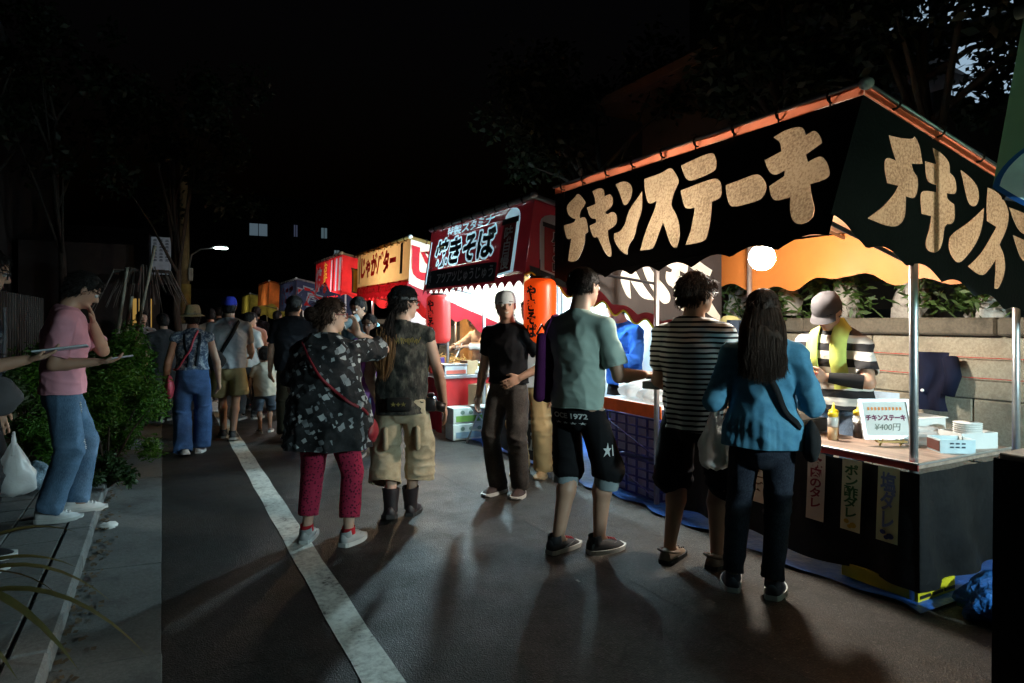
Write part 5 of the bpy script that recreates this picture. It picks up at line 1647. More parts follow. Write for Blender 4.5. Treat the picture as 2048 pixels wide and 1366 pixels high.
class Vox:
    def __init__(s, lo, hi, h):
        s.lo = np.array(lo, float); s.h = h
        s.n = np.ceil((np.array(hi) - s.lo) / h).astype(int) + 1
        s.d = np.full(s.n, 0.2, np.float32)
    def win(s, lo, hi):
        a = np.maximum(0, np.floor((np.array(lo) - s.lo) / s.h).astype(int))
        b = np.minimum(s.n, np.ceil((np.array(hi) - s.lo) / s.h).astype(int) + 1)
        if np.any(b <= a):
            return None
        sl = tuple(slice(a[i], b[i]) for i in range(3))
        X = (s.lo[0] + s.h * np.arange(a[0], b[0], dtype=np.float32))[:, None, None]
        Y = (s.lo[1] + s.h * np.arange(a[1], b[1], dtype=np.float32))[None, :, None]
        Z = (s.lo[2] + s.h * np.arange(a[2], b[2], dtype=np.float32))[None, None, :]
        return sl, X, Y, Z
    def merge(s, sl, di, k, sub=False):
        d = s.d[sl]
        if sub:
            di = -di
            h = np.maximum(k - np.abs(d - di), 0) / k
            s.d[sl] = np.maximum(d, di) + h * h * k * 0.25
        else:
            h = np.maximum(k - np.abs(d - di), 0) / k
            s.d[sl] = np.minimum(d, di) - h * h * k * 0.25
    def cone(s, a, b, ra, rb, k=0.02, sq=1.0, sub=False, clip=None):
        # tapered capsule; sq < 1 flattens it along local y
        a = np.asarray(a, float); b = np.asarray(b, float)
        m = max(ra, rb) + k + 2 * s.h
        w = s.win(np.minimum(a, b) - m, np.maximum(a, b) + m)
        if w is None: return
        sl, X, Y, Z = w
        ba = b - a
        bx, by, bz = ba[0], ba[1] / sq, ba[2]
        L2 = bx * bx + by * by + bz * bz + 1e-12
        px, py, pz = X - a[0], (Y - a[1]) / sq, Z - a[2]
        t = np.clip((px * bx + py * by + pz * bz) / L2, 0, 1)
        di = np.sqrt((px - t * bx) ** 2 + (py - t * by) ** 2 + (pz - t * bz) ** 2) - (ra + (rb - ra) * t)
        di = di * (1 if sq >= 1 else math.sqrt(sq))
        if clip is not None:
            cp, cn = clip
            di = np.maximum(di, (X - cp[0]) * cn[0] + (Y - cp[1]) * cn[1] + (Z - cp[2]) * cn[2])
        s.merge(sl, di.astype(np.float32), k, sub)
    def ell(s, c, r, Rm=None, k=0.02, sub=False):
        c = np.asarray(c, float); r = np.asarray(r, float)
        m = r.max() + k + 2 * s.h
        w = s.win(c - m, c + m)
        if w is None: return
        sl, X, Y, Z = w
        p = [X - c[0], Y - c[1], Z - c[2]]
        if Rm is None:
            q = p
        else:
            q = [Rm[0, i] * p[0] + Rm[1, i] * p[1] + Rm[2, i] * p[2] for i in range(3)]
        k0 = np.sqrt((q[0] / r[0]) ** 2 + (q[1] / r[1]) ** 2 + (q[2] / r[2]) ** 2)
        k1 = np.sqrt((q[0] / r[0] ** 2) ** 2 + (q[1] / r[1] ** 2) ** 2 + (q[2] / r[2] ** 2) ** 2) + 1e-9
        s.merge(sl, (k0 * (k0 - 1) / k1).astype(np.float32), k, sub)
    def half(s, p, n, k=0.01):
        # cut away everything on the positive side of the plane
        X = (s.lo[0] + s.h * np.arange(s.n[0]))[:, None, None]
        Y = (s.lo[1] + s.h * np.arange(s.n[1]))[None, :, None]
        Z = (s.lo[2] + s.h * np.arange(s.n[2]))[None, None, :]
        di = ((X - p[0]) * n[0] + (Y - p[1]) * n[1] + (Z - p[2]) * n[2]).astype(np.float32)
        h = np.maximum(k - np.abs(s.d - di), 0) / k
        s.d = np.maximum(s.d, di) + h * h * k * 0.25
    def nets(s):
        d = s.d
        s.d[0] = s.d[-1] = 0.2; s.d[:, 0] = s.d[:, -1] = 0.2; s.d[:, :, 0] = s.d[:, :, -1] = 0.2
        ins = d < 0
        c = ins[:-1, :-1, :-1].astype(np.int8)
        cnt = sum(ins[i:i + d.shape[0] - 1, j:j + d.shape[1] - 1, l:l + d.shape[2] - 1].astype(np.int8) for i in (0, 1) for j in (0, 1) for l in (0, 1))
        mask = (cnt > 0) & (cnt < 8)
        I = np.argwhere(mask)
        idx = np.full(mask.shape, -1, np.int64)
        idx[mask] = np.arange(len(I))
        acc = np.zeros((len(I), 3)); num = np.zeros(len(I))
        offs = [(i, j, l) for i in (0, 1) for j in (0, 1) for l in (0, 1)]
        val = {o: d[I[:, 0] + o[0], I[:, 1] + o[1], I[:, 2] + o[2]].astype(float) for o in offs}
        for o in offs:
            for ax in range(3):
                if o[ax] == 0:
                    p = list(o); p[ax] = 1; p = tuple(p)
                    a, b = val[o], val[p]
                    cr = (a < 0) != (b < 0)
                    t = np.where(cr, a / np.where(cr, a - b, 1), 0)
                    pos = np.tile(np.array(o, float), (len(I), 1))
                    pos[:, ax] += t
                    acc += pos * cr[:, None]; num += cr
        Vt = (I + acc / num[:, None]) * s.h + s.lo
        F = []
        for ax in range(3):
            u, v = (ax + 1) % 3, (ax + 2) % 3
            A = [slice(None)] * 3; B = [slice(None)] * 3
            A[ax] = slice(0, -1); B[ax] = slice(1, None)
            e = ins[tuple(A)] != ins[tuple(B)]
            E_ = np.argwhere(e)
            E_ = E_[(E_[:, u] > 0) & (E_[:, v] > 0) & (E_[:, u] < mask.shape[u]) & (E_[:, v] < mask.shape[v])]
            first = ins[E_[:, 0], E_[:, 1], E_[:, 2]]
            def cell(du, dv):
                q = E_.copy(); q[:, u] += du; q[:, v] += dv
                return idx[q[:, 0], q[:, 1], q[:, 2]]
            Q = np.stack([cell(-1, -1), cell(0, -1), cell(0, 0), cell(-1, 0)], 1)
            Q[~first] = Q[~first][:, ::-1]
            F.append(Q)
        F = np.concatenate(F)
        return Vt, F[(F >= 0).all(1)]

def vnormals(Vt, F):
    n = np.cross(Vt[F[:, 2]] - Vt[F[:, 0]], Vt[F[:, 3]] - Vt[F[:, 1]])
    out = np.zeros_like(Vt)
    for k in range(4):
        np.add.at(out, F[:, k], n)
    return out / (np.linalg.norm(out, axis=1)[:, None] + 1e-12)

def relax(Vt, F, it=1, lam=0.5):
    for _ in range(it):
        acc = np.zeros_like(Vt); num = np.zeros(len(Vt))
        for k in range(4):
            for q in (1, 3):
                np.add.at(acc, F[:, k], Vt[F[:, (k + q) % 4]])
                np.add.at(num, F[:, k], 1)
        Vt = Vt + lam * (acc / np.maximum(num, 1)[:, None] - Vt)
    return Vt

def cut(Vt, F, p, n, rad=9.0):
    p, n = np.asarray(p, float), unit(n)
    sgn = (Vt - p) @ n
    perp = np.linalg.norm((Vt - p) - sgn[:, None] * n, axis=1)
    near = (perp < rad) & (sgn < 0.35) if rad < 1 else np.ones(len(Vt), bool)
    out = (sgn > 0) & near
    keep = ~out[F].all(1)
    F = F[keep]
    Vt = Vt.copy()
    mv = out
    Vt[mv] -= sgn[mv][:, None] * n
    used = np.unique(F)
    mp = np.full(len(Vt), -1); mp[used] = np.arange(len(used))
    return Vt[used], mp[F]

def open_end(Vt, F, p, n, rad, h):
    # remove the flat cap where a sleeve or trouser leg ends
    p, n = np.asarray(p, float), unit(n)
    cen = Vt[F].mean(1)
    sg = (cen - p) @ n
    perp = np.linalg.norm((cen - p) - sg[:, None] * n, axis=1)
    fn = np.cross(Vt[F[:, 2]] - Vt[F[:, 0]], Vt[F[:, 3]] - Vt[F[:, 1]])
    fn /= np.linalg.norm(fn, axis=1)[:, None] + 1e-12
    F = F[~((np.abs(sg) < 3.2 * h) & (perp < rad) & (fn @ n > 0.75))]
    used = np.unique(F)
    mp = np.full(len(Vt), -1); mp[used] = np.arange(len(used))
    return Vt[used], mp[F]

def to_obj(name, Vt, F, m, parent):
    me = bpy.data.meshes.new(name)
    me.vertices.add(len(Vt)); me.vertices.foreach_set('co', Vt.astype(np.float32).ravel())
    me.loops.add(F.size); me.loops.foreach_set('vertex_index', F.astype(np.int32).ravel())
    me.polygons.add(len(F))
    me.polygons.foreach_set('loop_start', np.arange(0, F.size, 4, dtype=np.int32))
    me.polygons.foreach_set('loop_total', np.full(len(F), 4, np.int32))
    me.update(calc_edges=True)
    me.validate()
    return link(name, me, m, parent, True)

def rot(yaw, pitch, roll=0):
    # head turn: yaw positive to the right, pitch positive down
    return np.array(Matrix.Rotation(-R(yaw), 3, 'Z') @ Matrix.Rotation(-R(pitch), 3, 'X') @ Matrix.Rotation(R(roll), 3, 'Y'))

def hem_tubes(o, Vt, F, m, r=0.0035, min_len=14):
    # rolled hem along every open edge of a garment
    cnt = {}
    for q in F:
        for i in range(4):
            p, n = int(q[i]), int(q[(i + 1) % 4])
            if (n, p) in cnt: del cnt[(n, p)]
            else: cnt[(p, n)] = 1
    nxt = {p: n for p, n in cnt}
    mb = MB()
    while nxt:
        st = next(iter(nxt)); cur = st; lp = []
        while cur in nxt:
            lp.append(cur); cur = nxt.pop(cur)
            if cur == st: break
        if len(lp) >= min_len:
            P = Vt[lp]
            for _ in range(3):
                P = (np.roll(P, 1, 0) + 2 * P + np.roll(P, -1, 0)) / 4
            mb.tube([tuple(p) for p in P[::2]], r, 5, closed=True)
    if mb.v:
        mb.build('hem', m, o, True)

class Person:
    def __init__(s, label, pos, c, H, vox=0.0085, fem=False, w=1.0, lean=0.0, bend=0.0, feet=((0.09, 0, 8, 0), (-0.09, 0, -8, 0)),
                 arms=None, head=(0, 0, 0), tone='mid', group=None, detail=True, hs=1.0):
        s.H, s.vox, s.fem, s.w, s.tone, s.detail = H, vox, fem, w, tone, detail
        s.pos, s.c = pos, c
        s.root = empty('person', pos, -R(c), label, 'person', group)
        k = H
        s.hz = 0.515 * k
        sh = (0.098 if fem else 0.108) * k * (0.5 + 0.5 * w)
        s.pel = V3(0, 0, 0.54 * k)
        s.chest = V3(0, lean * 0.6, 0.72 * k - 0.25 * abs(bend) * k)
        s.shz = V3(0, lean, 0.805 * k - abs(bend) * k * 0.5)
        s.neck = s.shz + V3(0, 0.008, 0.03 * k)
        s.sh = [s.shz + V3(sh, 0, -0.02 * k), s.shz + V3(-sh, 0, -0.02 * k)]
        s.hh = 0.134 * k * hs
        s.Rh = rot(*head)
        s.hc = s.neck + V3(0, 0.012 * k, 0.03 * k) + s.Rh @ V3(0, 0.01 * k, 0.062 * k * hs)
        s.hip = [V3(0.05 * k, 0, s.hz), V3(-0.05 * k, 0, s.hz)]
        s.foot, s.ank, s.knee = [], [], []
        for i in (0, 1):
            fx, fy, yaw, heel = feet[i]
            f = V3(fx, fy, 0)
            s.foot.append((f, yaw, heel))
            yr = R(yaw)
            fw = V3(math.sin(yr), math.cos(yr), 0)
            an = f + V3(0, 0, 0.052 * k + heel) + fw * (heel * 0.5)
            s.ank.append(an)
            hp = s.hip[i]
            L1, L2 = 0.238 * k, 0.237 * k
            dvec = an - hp
            D = min(np.linalg.norm(dvec), (L1 + L2) * 0.999)
            a = (L1 * L1 - L2 * L2 + D * D) / (2 * D)
            hgt = math.sqrt(max(0, L1 * L1 - a * a))
            fwd = fw - unit(dvec) * np.dot(fw, unit(dvec))
            s.knee.append(hp + unit(dvec) * a + unit(fwd) * hgt)
        arms = arms or ((V3(0.2, 0.05, -1), V3(0.08, 0.2, -1)), (V3(-0.2, 0.05, -1), V3(-0.08, 0.2, -1)))
        s.elb, s.wri, s.hand = [], [], []
        for i in (0, 1):
            ar = arms[i]
            e = s.sh[i] + unit(ar[0]) * 0.172 * k
            wv = e + unit(ar[1]) * 0.142 * k
            s.elb.append(e); s.wri.append(wv)
            palm = ar[2] if len(ar) > 2 else V3(-1 if i == 0 else 1, 0, 0)
            curl = ar[3] if len(ar) > 3 else 22
            hd = ar[4] if len(ar) > 4 else ar[1]
            s.hand.append((unit(hd), palm, curl))
        s.garments = {}
    def reach(s, i, target, pole, palm=None, curl=22, hd=None):
        L1, L2 = 0.172 * s.H, 0.142 * s.H
        a = s.sh[i]; t = V3(target) - a
        D = min(np.linalg.norm(t), (L1 + L2) * 0.995); u = unit(t)
        x = (L1 * L1 - L2 * L2 + D * D) / (2 * D)
        hgt = math.sqrt(max(0, L1 * L1 - x * x))
        p = V3(pole) - u * np.dot(V3(pole), u)
        s.elb[i] = a + u * x + unit(p) * hgt
        s.wri[i] = a + u * D
        fd = unit(s.wri[i] - s.elb[i]) if hd is None else unit(hd)
        s.hand[i] = (fd, V3(palm) if palm is not None else V3(-1 if i == 0 else 1, 0, 0), curl)
        return s
    def bounds(s, m=0.14):
        P = np.array([s.hc + V3(0, 0, 0.13), V3(0, 0, 0), *s.sh, *s.elb, *s.wri, *[w + h[0] * 0.2 for w, h in zip(s.wri, s.hand)], *s.knee, *[a for a in s.ank], s.chest, s.pel])
        return P.min(0) - m, P.max(0) + m
    def hp(s, x, y, z):
        return s.hc + s.Rh @ (V3(x, y, z) * s.hh)
    def body(s, legs=0.86):
        k = s.H
        lo, hi = s.bounds()
        v = Vox(lo, hi, s.vox)
        f = s.w
        v.cone(s.pel, s.chest, 0.066 * k * f, 0.072 * k * f, 0.03, 0.66)
        v.cone(s.chest, s.shz - V3(0, 0, 0.02), 0.072 * k * f, 0.052 * k * f, 0.03, 0.66)
        v.cone(s.shz - V3(0, 0, 0.01), s.neck + V3(0, 0, 0.02), 0.038 * k, 0.033 * k, 0.02)
        v.cone(s.neck, s.hp(0, -0.08, -0.15), 0.035 * k, 0.034 * k, 0.02)
        for i in (0, 1):
            v.cone(s.shz + V3(0, 0, 0.0), s.sh[i], 0.031 * k, 0.028 * k, 0.02)
            v.cone(s.sh[i], s.elb[i], 0.030 * k * (0.6 + 0.4 * f), 0.0235 * k, 0.012)
            mid = s.elb[i] * 0.7 + s.wri[i] * 0.3
            v.cone(s.elb[i], mid, 0.0235 * k, 0.0245 * k, 0.012)
            v.cone(mid, s.wri[i], 0.0245 * k, 0.0155 * k, 0.012)
            v.cone(s.hip[i], s.knee[i], 0.046 * k * legs, 0.032 * k * legs, 0.02)
            cm = s.knee[i] * 0.68 + s.ank[i] * 0.32 + V3(0, -0.012, 0)
            v.cone(s.knee[i], cm, 0.03 * k * legs, 0.034 * k * legs, 0.02)
            v.cone(cm, s.ank[i], 0.033 * k * legs, 0.0205 * k, 0.02)
            fo, yaw, heel = s.foot[i]
            fw = V3(math.sin(R(yaw)), math.cos(R(yaw)), 0)
            v.cone(s.ank[i], fo + fw * 0.045 * k + V3(0, 0, 0.02 * k), 0.019 * k, 0.012 * k, 0.01)
            # hand
            fd, palm, curl = s.hand[i]
            palm = palm - fd * np.dot(palm, fd); palm = unit(palm)
            sd = np.cross(fd, palm)
            hs = k / 1.72
            W_ = s.wri[i]
            Rm = np.stack([sd, fd, palm], 1)
            v.ell(W_ + fd * 0.05 * hs, np.array([0.043, 0.056, 0.017]) * hs, Rm, 0.012)
            thumb_s = 1 if np.dot(sd, V3(0, 1, 0.35)) > 0 else -1
            if s.detail:
                for q, (o_, ln) in enumerate(((-0.031, 0.85), (-0.0105, 1.0), (0.0105, 1.05), (0.031, 0.95))):
                    o_ = o_ * thumb_s
                    p0 = W_ + (fd * 0.088 + sd * o_) * hs
                    a1, a2, a3 = R(curl * 0.7), R(curl * 1.8), R(curl * 2.6)
                    p1 = p0 + (fd * math.cos(a1) + palm * math.sin(a1) + sd * o_ * 2.5) * 0.036 * ln * hs
                    p2 = p1 + (fd * math.cos(a2) + palm * math.sin(a2)) * 0.026 * ln * hs
                    p3 = p2 + (fd * math.cos(a3) + palm * math.sin(a3)) * 0.02 * ln * hs
                    v.cone(p0 - fd * 0.02 * hs, p1, 0.0095 * hs, 0.009 * hs, 0.003)
                    v.cone(p1, p2, 0.009 * hs, 0.0085 * hs, 0.003)
                    v.cone(p2, p3, 0.0085 * hs, 0.0075 * hs, 0.003)
                t0 = W_ + (fd * 0.025 + sd * 0.03 * thumb_s) * hs
                t1 = t0 + unit(fd * 0.75 + sd * 0.65 * thumb_s + palm * 0.25) * 0.045 * hs
                t2 = t1 + unit(fd * 0.9 + sd * 0.1 * thumb_s + palm * (0.2 + curl / 60)) * 0.032 * hs
                v.cone(t0, t1, 0.0135 * hs, 0.0105 * hs, 0.006)
                v.cone(t1, t2, 0.0105 * hs, 0.0085 * hs, 0.003)
            else:
                v.cone(W_ + fd * 0.06 * hs, W_ + unit(fd + palm * curl / 60) * 0.15 * hs, 0.024 * hs, 0.014 * hs, 0.012)
        # head
        h = s.hh
        E = lambda c, r, kk=0.02, sub=False, Rx=None: v.ell(s.hp(*c), np.array(r) * h, s.Rh if Rx is None else s.Rh @ Rx, kk, sub)
        E((0, -0.07, 0.13), (0.335, 0.42, 0.36))
        E((0, 0.10, -0.05), (0.285, 0.27, 0.40))
        E((0, 0.10, -0.25), (0.25, 0.25, 0.24))
        E((0, 0.25, -0.40), (0.11, 0.10, 0.09), 0.02)
        if s.detail:
            E((0.15, 0.42, 0.015), (0.085, 0.075, 0.055), 0.012, True)
            E((-0.15, 0.42, 0.015), (0.085, 0.075, 0.055), 0.012, True)
        v.cone(s.hp(-0.15, 0.315, 0.095), s.hp(0.15, 0.315, 0.095), 0.045 * h, 0.045 * h, 0.012)
        v.cone(s.hp(0, 0.35, 0.04), s.hp(0, 0.435, -0.115), 0.035 * h, 0.062 * h, 0.008)
        v.cone(s.hp(-0.05, 0.38, -0.13), s.hp(0.05, 0.38, -0.13), 0.045 * h, 0.045 * h, 0.006)
        E((0, 0.335, -0.265), (0.10, 0.055, 0.03), 0.006)
        E((0, 0.325, -0.30), (0.09, 0.055, 0.03), 0.006)
        for sx in (1, -1):
            Rx = np.array(Matrix.Rotation(sx * 0.35, 3, 'Z'))
            E((sx * 0.345, -0.02, -0.03), (0.032, 0.095, 0.15), 0.004, False, Rx)
        Vt, F = v.nets()
        Vt = relax(Vt, F, 1, 0.4)
        s.bodyo = to_obj('body', Vt, F, skin(s.tone), s.root)
        if s.detail:
            dark = mat('dark iris', (0.015, 0.01, 0.008), 0.2)
            for sx in (1, -1):
                e = MB(); c = s.hp(sx * 0.148, 0.325, 0.012)
                e.sphere((0, 0, 0), h * 0.062, 10, 7)
                e.build('eye', mat('eye white', (0.6, 0.58, 0.55), 0.3), s.bodyo, True).location = c
                e = MB(); c = s.hp(sx * 0.148, 0.368, 0.012)
                e.sphere((0, 0, 0), h * 0.03, 8, 6)
                e.build('iris', dark, s.bodyo, True).location = c
                pts = [tuple(s.hp(sx * (0.07 + 0.05 * q), 0.385 - 0.012 * q * q * 0.6, 0.10 + 0.012 * math.sin(q))) for q in range(5)]
                MB().tube(pts, h * 0.018, 5).build('eyebrow', dark, s.bodyo, True)
            pts = [tuple(s.hp(0.022 * q, 0.385 - 0.0035 * q * q, -0.28 + 0.002 * q * q)) for q in range(-4, 5)]
            MB().tube(pts, [h * 0.008 + h * 0.012 * (1 - (q / 4) ** 2) for q in range(-4, 5)], 6).build('lips', mat('lip skin', (0.34, 0.13, 0.1), 0.45), s.bodyo, True)
        return s
    def top(s, m, hem=0.47, sleeve=0.7, name='shirt', ease=1.0, flare=1.0, neck=0.0, fold=0.008, seed=1, cuff=0.038, sleeves=True, waist=None, collar=False):
        s.tophem = hem
        # hem as a fraction of height; sleeve: length in units of the upper arm, beyond 1 runs on down the forearm
        k = s.H
        lo, hi = s.bounds(0.2)
        v = Vox(lo, hi, s.vox)
        f = s.w * ease
        dr = 0.66
        hipr = (0.105 if s.fem else 0.098) * k * f * flare
        wai = (waist if waist else (0.086 if s.fem else 0.094)) * k * f
        che = (0.094 if s.fem else 0.105) * k * f
        pw = s.pel * 0.6 + s.chest * 0.4
        hz = hem * k
        v.cone(V3(0, 0, hz - 0.08), s.pel, hipr * (1.02 if hem > 0.45 else 1.12), hipr, 0.04, dr + 0.04)
        v.cone(s.pel, pw, hipr, wai, 0.04, dr)
        v.cone(pw, s.chest, wai, che, 0.04, dr)
        v.cone(s.chest, s.shz - V3(0, 0, 0.045 * k), che, 0.078 * k * f, 0.04, dr)
        if s.fem:
            for sx in (1, -1):
                v.ell(s.chest + V3(sx * 0.045 * k, 0.055 * k, 0.005), (0.045 * k, 0.04 * k, 0.045 * k), None, 0.04)
        for i in (0, 1):
            v.cone(s.shz + V3(0, -0.005, 0.010 * k), s.sh[i] + V3(0, 0, -0.002 * k), 0.041 * k, 0.036 * k, 0.03)
            if sleeves:
                if sleeve <= 1.0:
                    ce = s.sh[i] + (s.elb[i] - s.sh[i]) * sleeve
                    ex = s.sh[i] + (s.elb[i] - s.sh[i]) * (sleeve + 0.25)
                    v.cone(s.sh[i], ex, 0.036 * k * (0.7 + .3 * f), cuff * k * 0.98, 0.012, clip=(ce, unit(s.elb[i] - s.sh[i])))
                else:
                    v.cone(s.sh[i], s.elb[i], 0.037 * k * (0.7 + .3 * f), 0.034 * k * (0.6 + .4 * f), 0.018)
                    q = sleeve - 1
                    ce = s.elb[i] + (s.wri[i] - s.elb[i]) * q
                    ex = s.elb[i] + (s.wri[i] - s.elb[i]) * (q + 0.25)
                    v.cone(s.elb[i], ex, 0.034 * k * (0.6 + .4 * f), cuff * 0.66 * k, 0.012, clip=(ce, unit(s.wri[i] - s.elb[i])))
        Vt, F = v.nets()
        Vt = relax(Vt, F, 2, 0.5)
        # folds: long soft diagonal creases plus gathers near the waist and elbows
        nrm = vnormals(Vt, F)
        st = Vt * np.array([1.0, 1.0, 0.45])
        rid = 1 - np.abs(2 * vnoise(st, 9.0, seed) - 1)
        rid2 = 1 - np.abs(2 * vnoise(Vt * np.array([0.8, 0.8, 1.6]) + Vt[:, [2, 0, 1]] * 0.5, 13.0, seed + 5) - 1)
        soft = vnoise(Vt, 5.0, seed + 9) - 0.5
        amp = fold * (0.55 + 0.9 * np.clip((0.72 * k - Vt[:, 2]) / (0.25 * k), 0, 1))
        z_ = Vt[:, 2] / k
        diag = 1 - np.abs(2 * vnoise(np.stack([Vt[:, 0] * 0.7 + Vt[:, 2] * 0.55, Vt[:, 1], Vt[:, 2] * 0.5 - Vt[:, 0] * 0.5], 1), 11.0, seed + 21) - 1)
        Vt = Vt + nrm * ((rid ** 2 - 0.4) * amp * 1.5 + (rid2 ** 2 - 0.4) * fold * 0.7 + (diag ** 2 - 0.4) * fold * 1.4 + soft * fold * 1.2)[:, None]
        Vt = relax(Vt, F, 1, 0.5)
        # hem, cuffs, neck
        Vt, F = cut(Vt, F, V3(0, 0, hz), V3(0, 0, -1))
        lowm = Vt[:, 2] < hz + 0.012
        Vt[lowm, 2] += (vnoise(Vt[lowm], 9, seed) - 0.5) * 0.02
        for i in (0, 1):
            if sleeves:
                ax = (s.elb[i] - s.sh[i]) if sleeve <= 1 else (s.wri[i] - s.elb[i])
                ce = (s.sh[i] + (s.elb[i] - s.sh[i]) * sleeve) if sleeve <= 1 else (s.elb[i] + (s.wri[i] - s.elb[i]) * (sleeve - 1))
                Vt, F = open_end(Vt, F, ce, ax, cuff * k * 1.2, s.vox)
        Vt, F = cut(Vt, F, s.neck + V3(0, 0.02, 0.006 * k - neck), unit(V3(0, 0.28, 1)), 0.07 * k)
        o = to_obj(name, Vt, F, m, s.root)
        s.garments[name] = (Vt, F, o)
        if s.vox < 0.01:
            hem_tubes(o, Vt, F, m)
        return o
    def bottom(s, m, hem=0.04, name='trousers', hipw=1.0, knee=1.0, ankle=1.0, fold=0.007, seed=3, waist=0.6, cuffroll=None):
        k = s.H
        waist = min(waist, max(0.53, getattr(s, 'tophem', 1) + 0.025)) if getattr(s, 'tophem', 1) < 0.56 else waist
        lo, hi = s.bounds(0.16)
        v = Vox(lo, hi, s.vox)
        f = s.w
        hr = (0.099 if s.fem else 0.094) * k * f * hipw
        v.cone(V3(0, 0, max(waist, 0.56) * k + 0.04), s.pel, 0.083 * k * f, hr * 0.97, 0.03, 0.7)
        v.cone(s.pel, V3(0, -0.01, s.hz - 0.02 * k), hr, hr * 0.92, 0.03, 0.74)
        ends = []
        for i in (0, 1):
            hpj = s.hip[i] + V3(0, 0, -0.01)
            kn, an = s.knee[i], s.ank[i]
            r0, r1, r2 = 0.058 * k * f * hipw, 0.041 * k * knee, 0.033 * k * ankle
            sx = 1 if i == 0 else -1
            kn = kn + V3(sx * max(0, r1 - 0.066 * k / 1.7), 0, 0)
            an = an + V3(sx * max(0, r2 - 0.066 * k / 1.7), 0, 0)
            hz = hem * k
            if hz > kn[2] - 0.03:
                t = (hpj[2] - hz) / (hpj[2] - kn[2])
                ce = hpj + (kn - hpj) * t
                ex = hpj + (kn - hpj) * (t + 0.25)
                v.cone(hpj, ex, r0, r1 * 1.08, 0.012, clip=(ce, unit(kn - hpj)))
                ends.append((ce, kn - hpj, r0 + (r1 * 1.08 - r0) * t / (t + 0.25)))
            else:
                v.cone(hpj, kn, r0, r1, 0.012)
                t = (kn[2] - hz) / (kn[2] - an[2])
                ce = kn + (an - kn) * t
                ex = kn + (an - kn) * (t + 0.2)
                cm = kn * 0.65 + an * 0.35 + V3(0, -0.008, 0)
                re = r2 + (r1 - r2) * max(0, 1 - t) * 0.5
                r_ce = r1 + (re - r1) * t / (t + 0.2)
                v.cone(kn, ex, r1, re, 0.012, clip=(ce, unit(an - kn)))
                ends.append((ce, an - kn, r_ce))
        Vt, F = v.nets()
        Vt = relax(Vt, F, 2, 0.5)
        nrm = vnormals(Vt, F)
        wv = vnoise(Vt * np.array([0.6, 0.6, 1.5]), 12, seed)
        w2 = vnoise(Vt * np.array([1.2, 1.2, 0.35]), 9, seed + 3)
        kz = s.knee[0][2]
        near = np.exp(-((Vt[:, 2] - kz) / 0.1) ** 2) + np.exp(-((Vt[:, 2] - hem * k) / 0.09) ** 2) + 0.6 * np.exp(-((Vt[:, 2] - s.hz) / 0.08) ** 2)
        Vt = Vt + nrm * (((1 - np.abs(2 * wv - 1)) ** 2 - 0.4) * fold * (0.35 + near) + ((1 - np.abs(2 * w2 - 1)) ** 2 - 0.4) * fold * 0.9)[:, None]
        calm = np.clip((Vt[:, 2] / k - (s.hz / k - 0.06)) / 0.06, 0, 1) if getattr(s, 'tophem', 1) < 0.56 else None
        if calm is not None:
            ctr = np.stack([0 * Vt[:, 0], 0 * Vt[:, 0], Vt[:, 2]], 1)
            Vt = Vt + (ctr - Vt) * (calm * 0.07)[:, None]
        for ce, ax, rr in ends:
            Vt, F = open_end(Vt, F, ce, ax, rr * 1.15, s.vox)
        Vt, F = cut(Vt, F, V3(0, 0, waist * k), V3(0, 0, 1))
        o = to_obj(name, Vt, F, m, s.root)
        s.garments[name] = (Vt, F, o)
        if s.vox < 0.01 and cuffroll is None:
            hem_tubes(o, Vt, F, m)
        if cuffroll is not None:
            for ce, ax, rr in ends:
                a = unit(ax)
                MB().tube([tuple(ce - a * 0.03), tuple(ce + a * 0.02), tuple(ce + a * 0.065)], [rr * 0.96, rr * 0.92, rr * 0.84], 20, cap=False).build('rolled_cuff', cuffroll, o, True)
        return o
    def shoes(s, m, sole, kind='sneaker', lace=None, high=0.0, accent=None):
        k = s.H
        L = 0.158 * k
        for i in (0, 1):
            fo, yaw, heel = s.foot[i]
            r = bpy.data.objects.new('shoe', None)
            prof = []
            mb, sb = MB(), MB()
            n, sg = 14, 14
            def sec(t):
                y = -0.3 * L + 1.0 * L * t
                w = L * (0.135 + 0.055 * math.sin(PI * min(1, t * 1.05)) + 0.03 * math.sin(PI * t * t)) * (1 if t < 0.9 else 1 - 3.2 * (t - 0.9))
                if t < 0.04: w *= 0.75
                top = (0.085 if t < 0.36 else 0.085 - (t - 0.36) * 0.085) * (k / 1.7)
                if t > 0.86: top *= 1 - (t - 0.86) * 3.0
                off = (-1 if i == 0 else 1) * -0.012 * math.sin(PI * t) 
                return y, w, top, off
            vsr = []
            for q in range(n + 1):
                t = q / n
                y, w, top, off = sec(t)
                ring = []
                for j in range(sg):
                    a = 2 * PI * j / sg
                    ca, sa = math.cos(a), math.sin(a)
                    zz = 0.018 + max(0, sa) ** 0.7 * (top - 0.018) if sa > 0 else 0.018 + sa * 0.006
                    ww = w * (1 - 0.35 * max(0, sa)) * (1.0)
                    ring.append((off + ww * math.copysign(abs(ca) ** 0.7, ca), y, zz))
                vsr += ring
            fs = []
            for q in range(n):
                for j in range(sg):
                    a0, a1 = q * sg + j, q * sg + (j + 1) % sg
                    fs.append((a0, a1, a1 + sg, a0 + sg))
            fs.append(tuple(range(sg - 1, -1, -1))); fs.append(tuple(range(n * sg, (n + 1) * sg)))
            mb.add(vsr, fs)
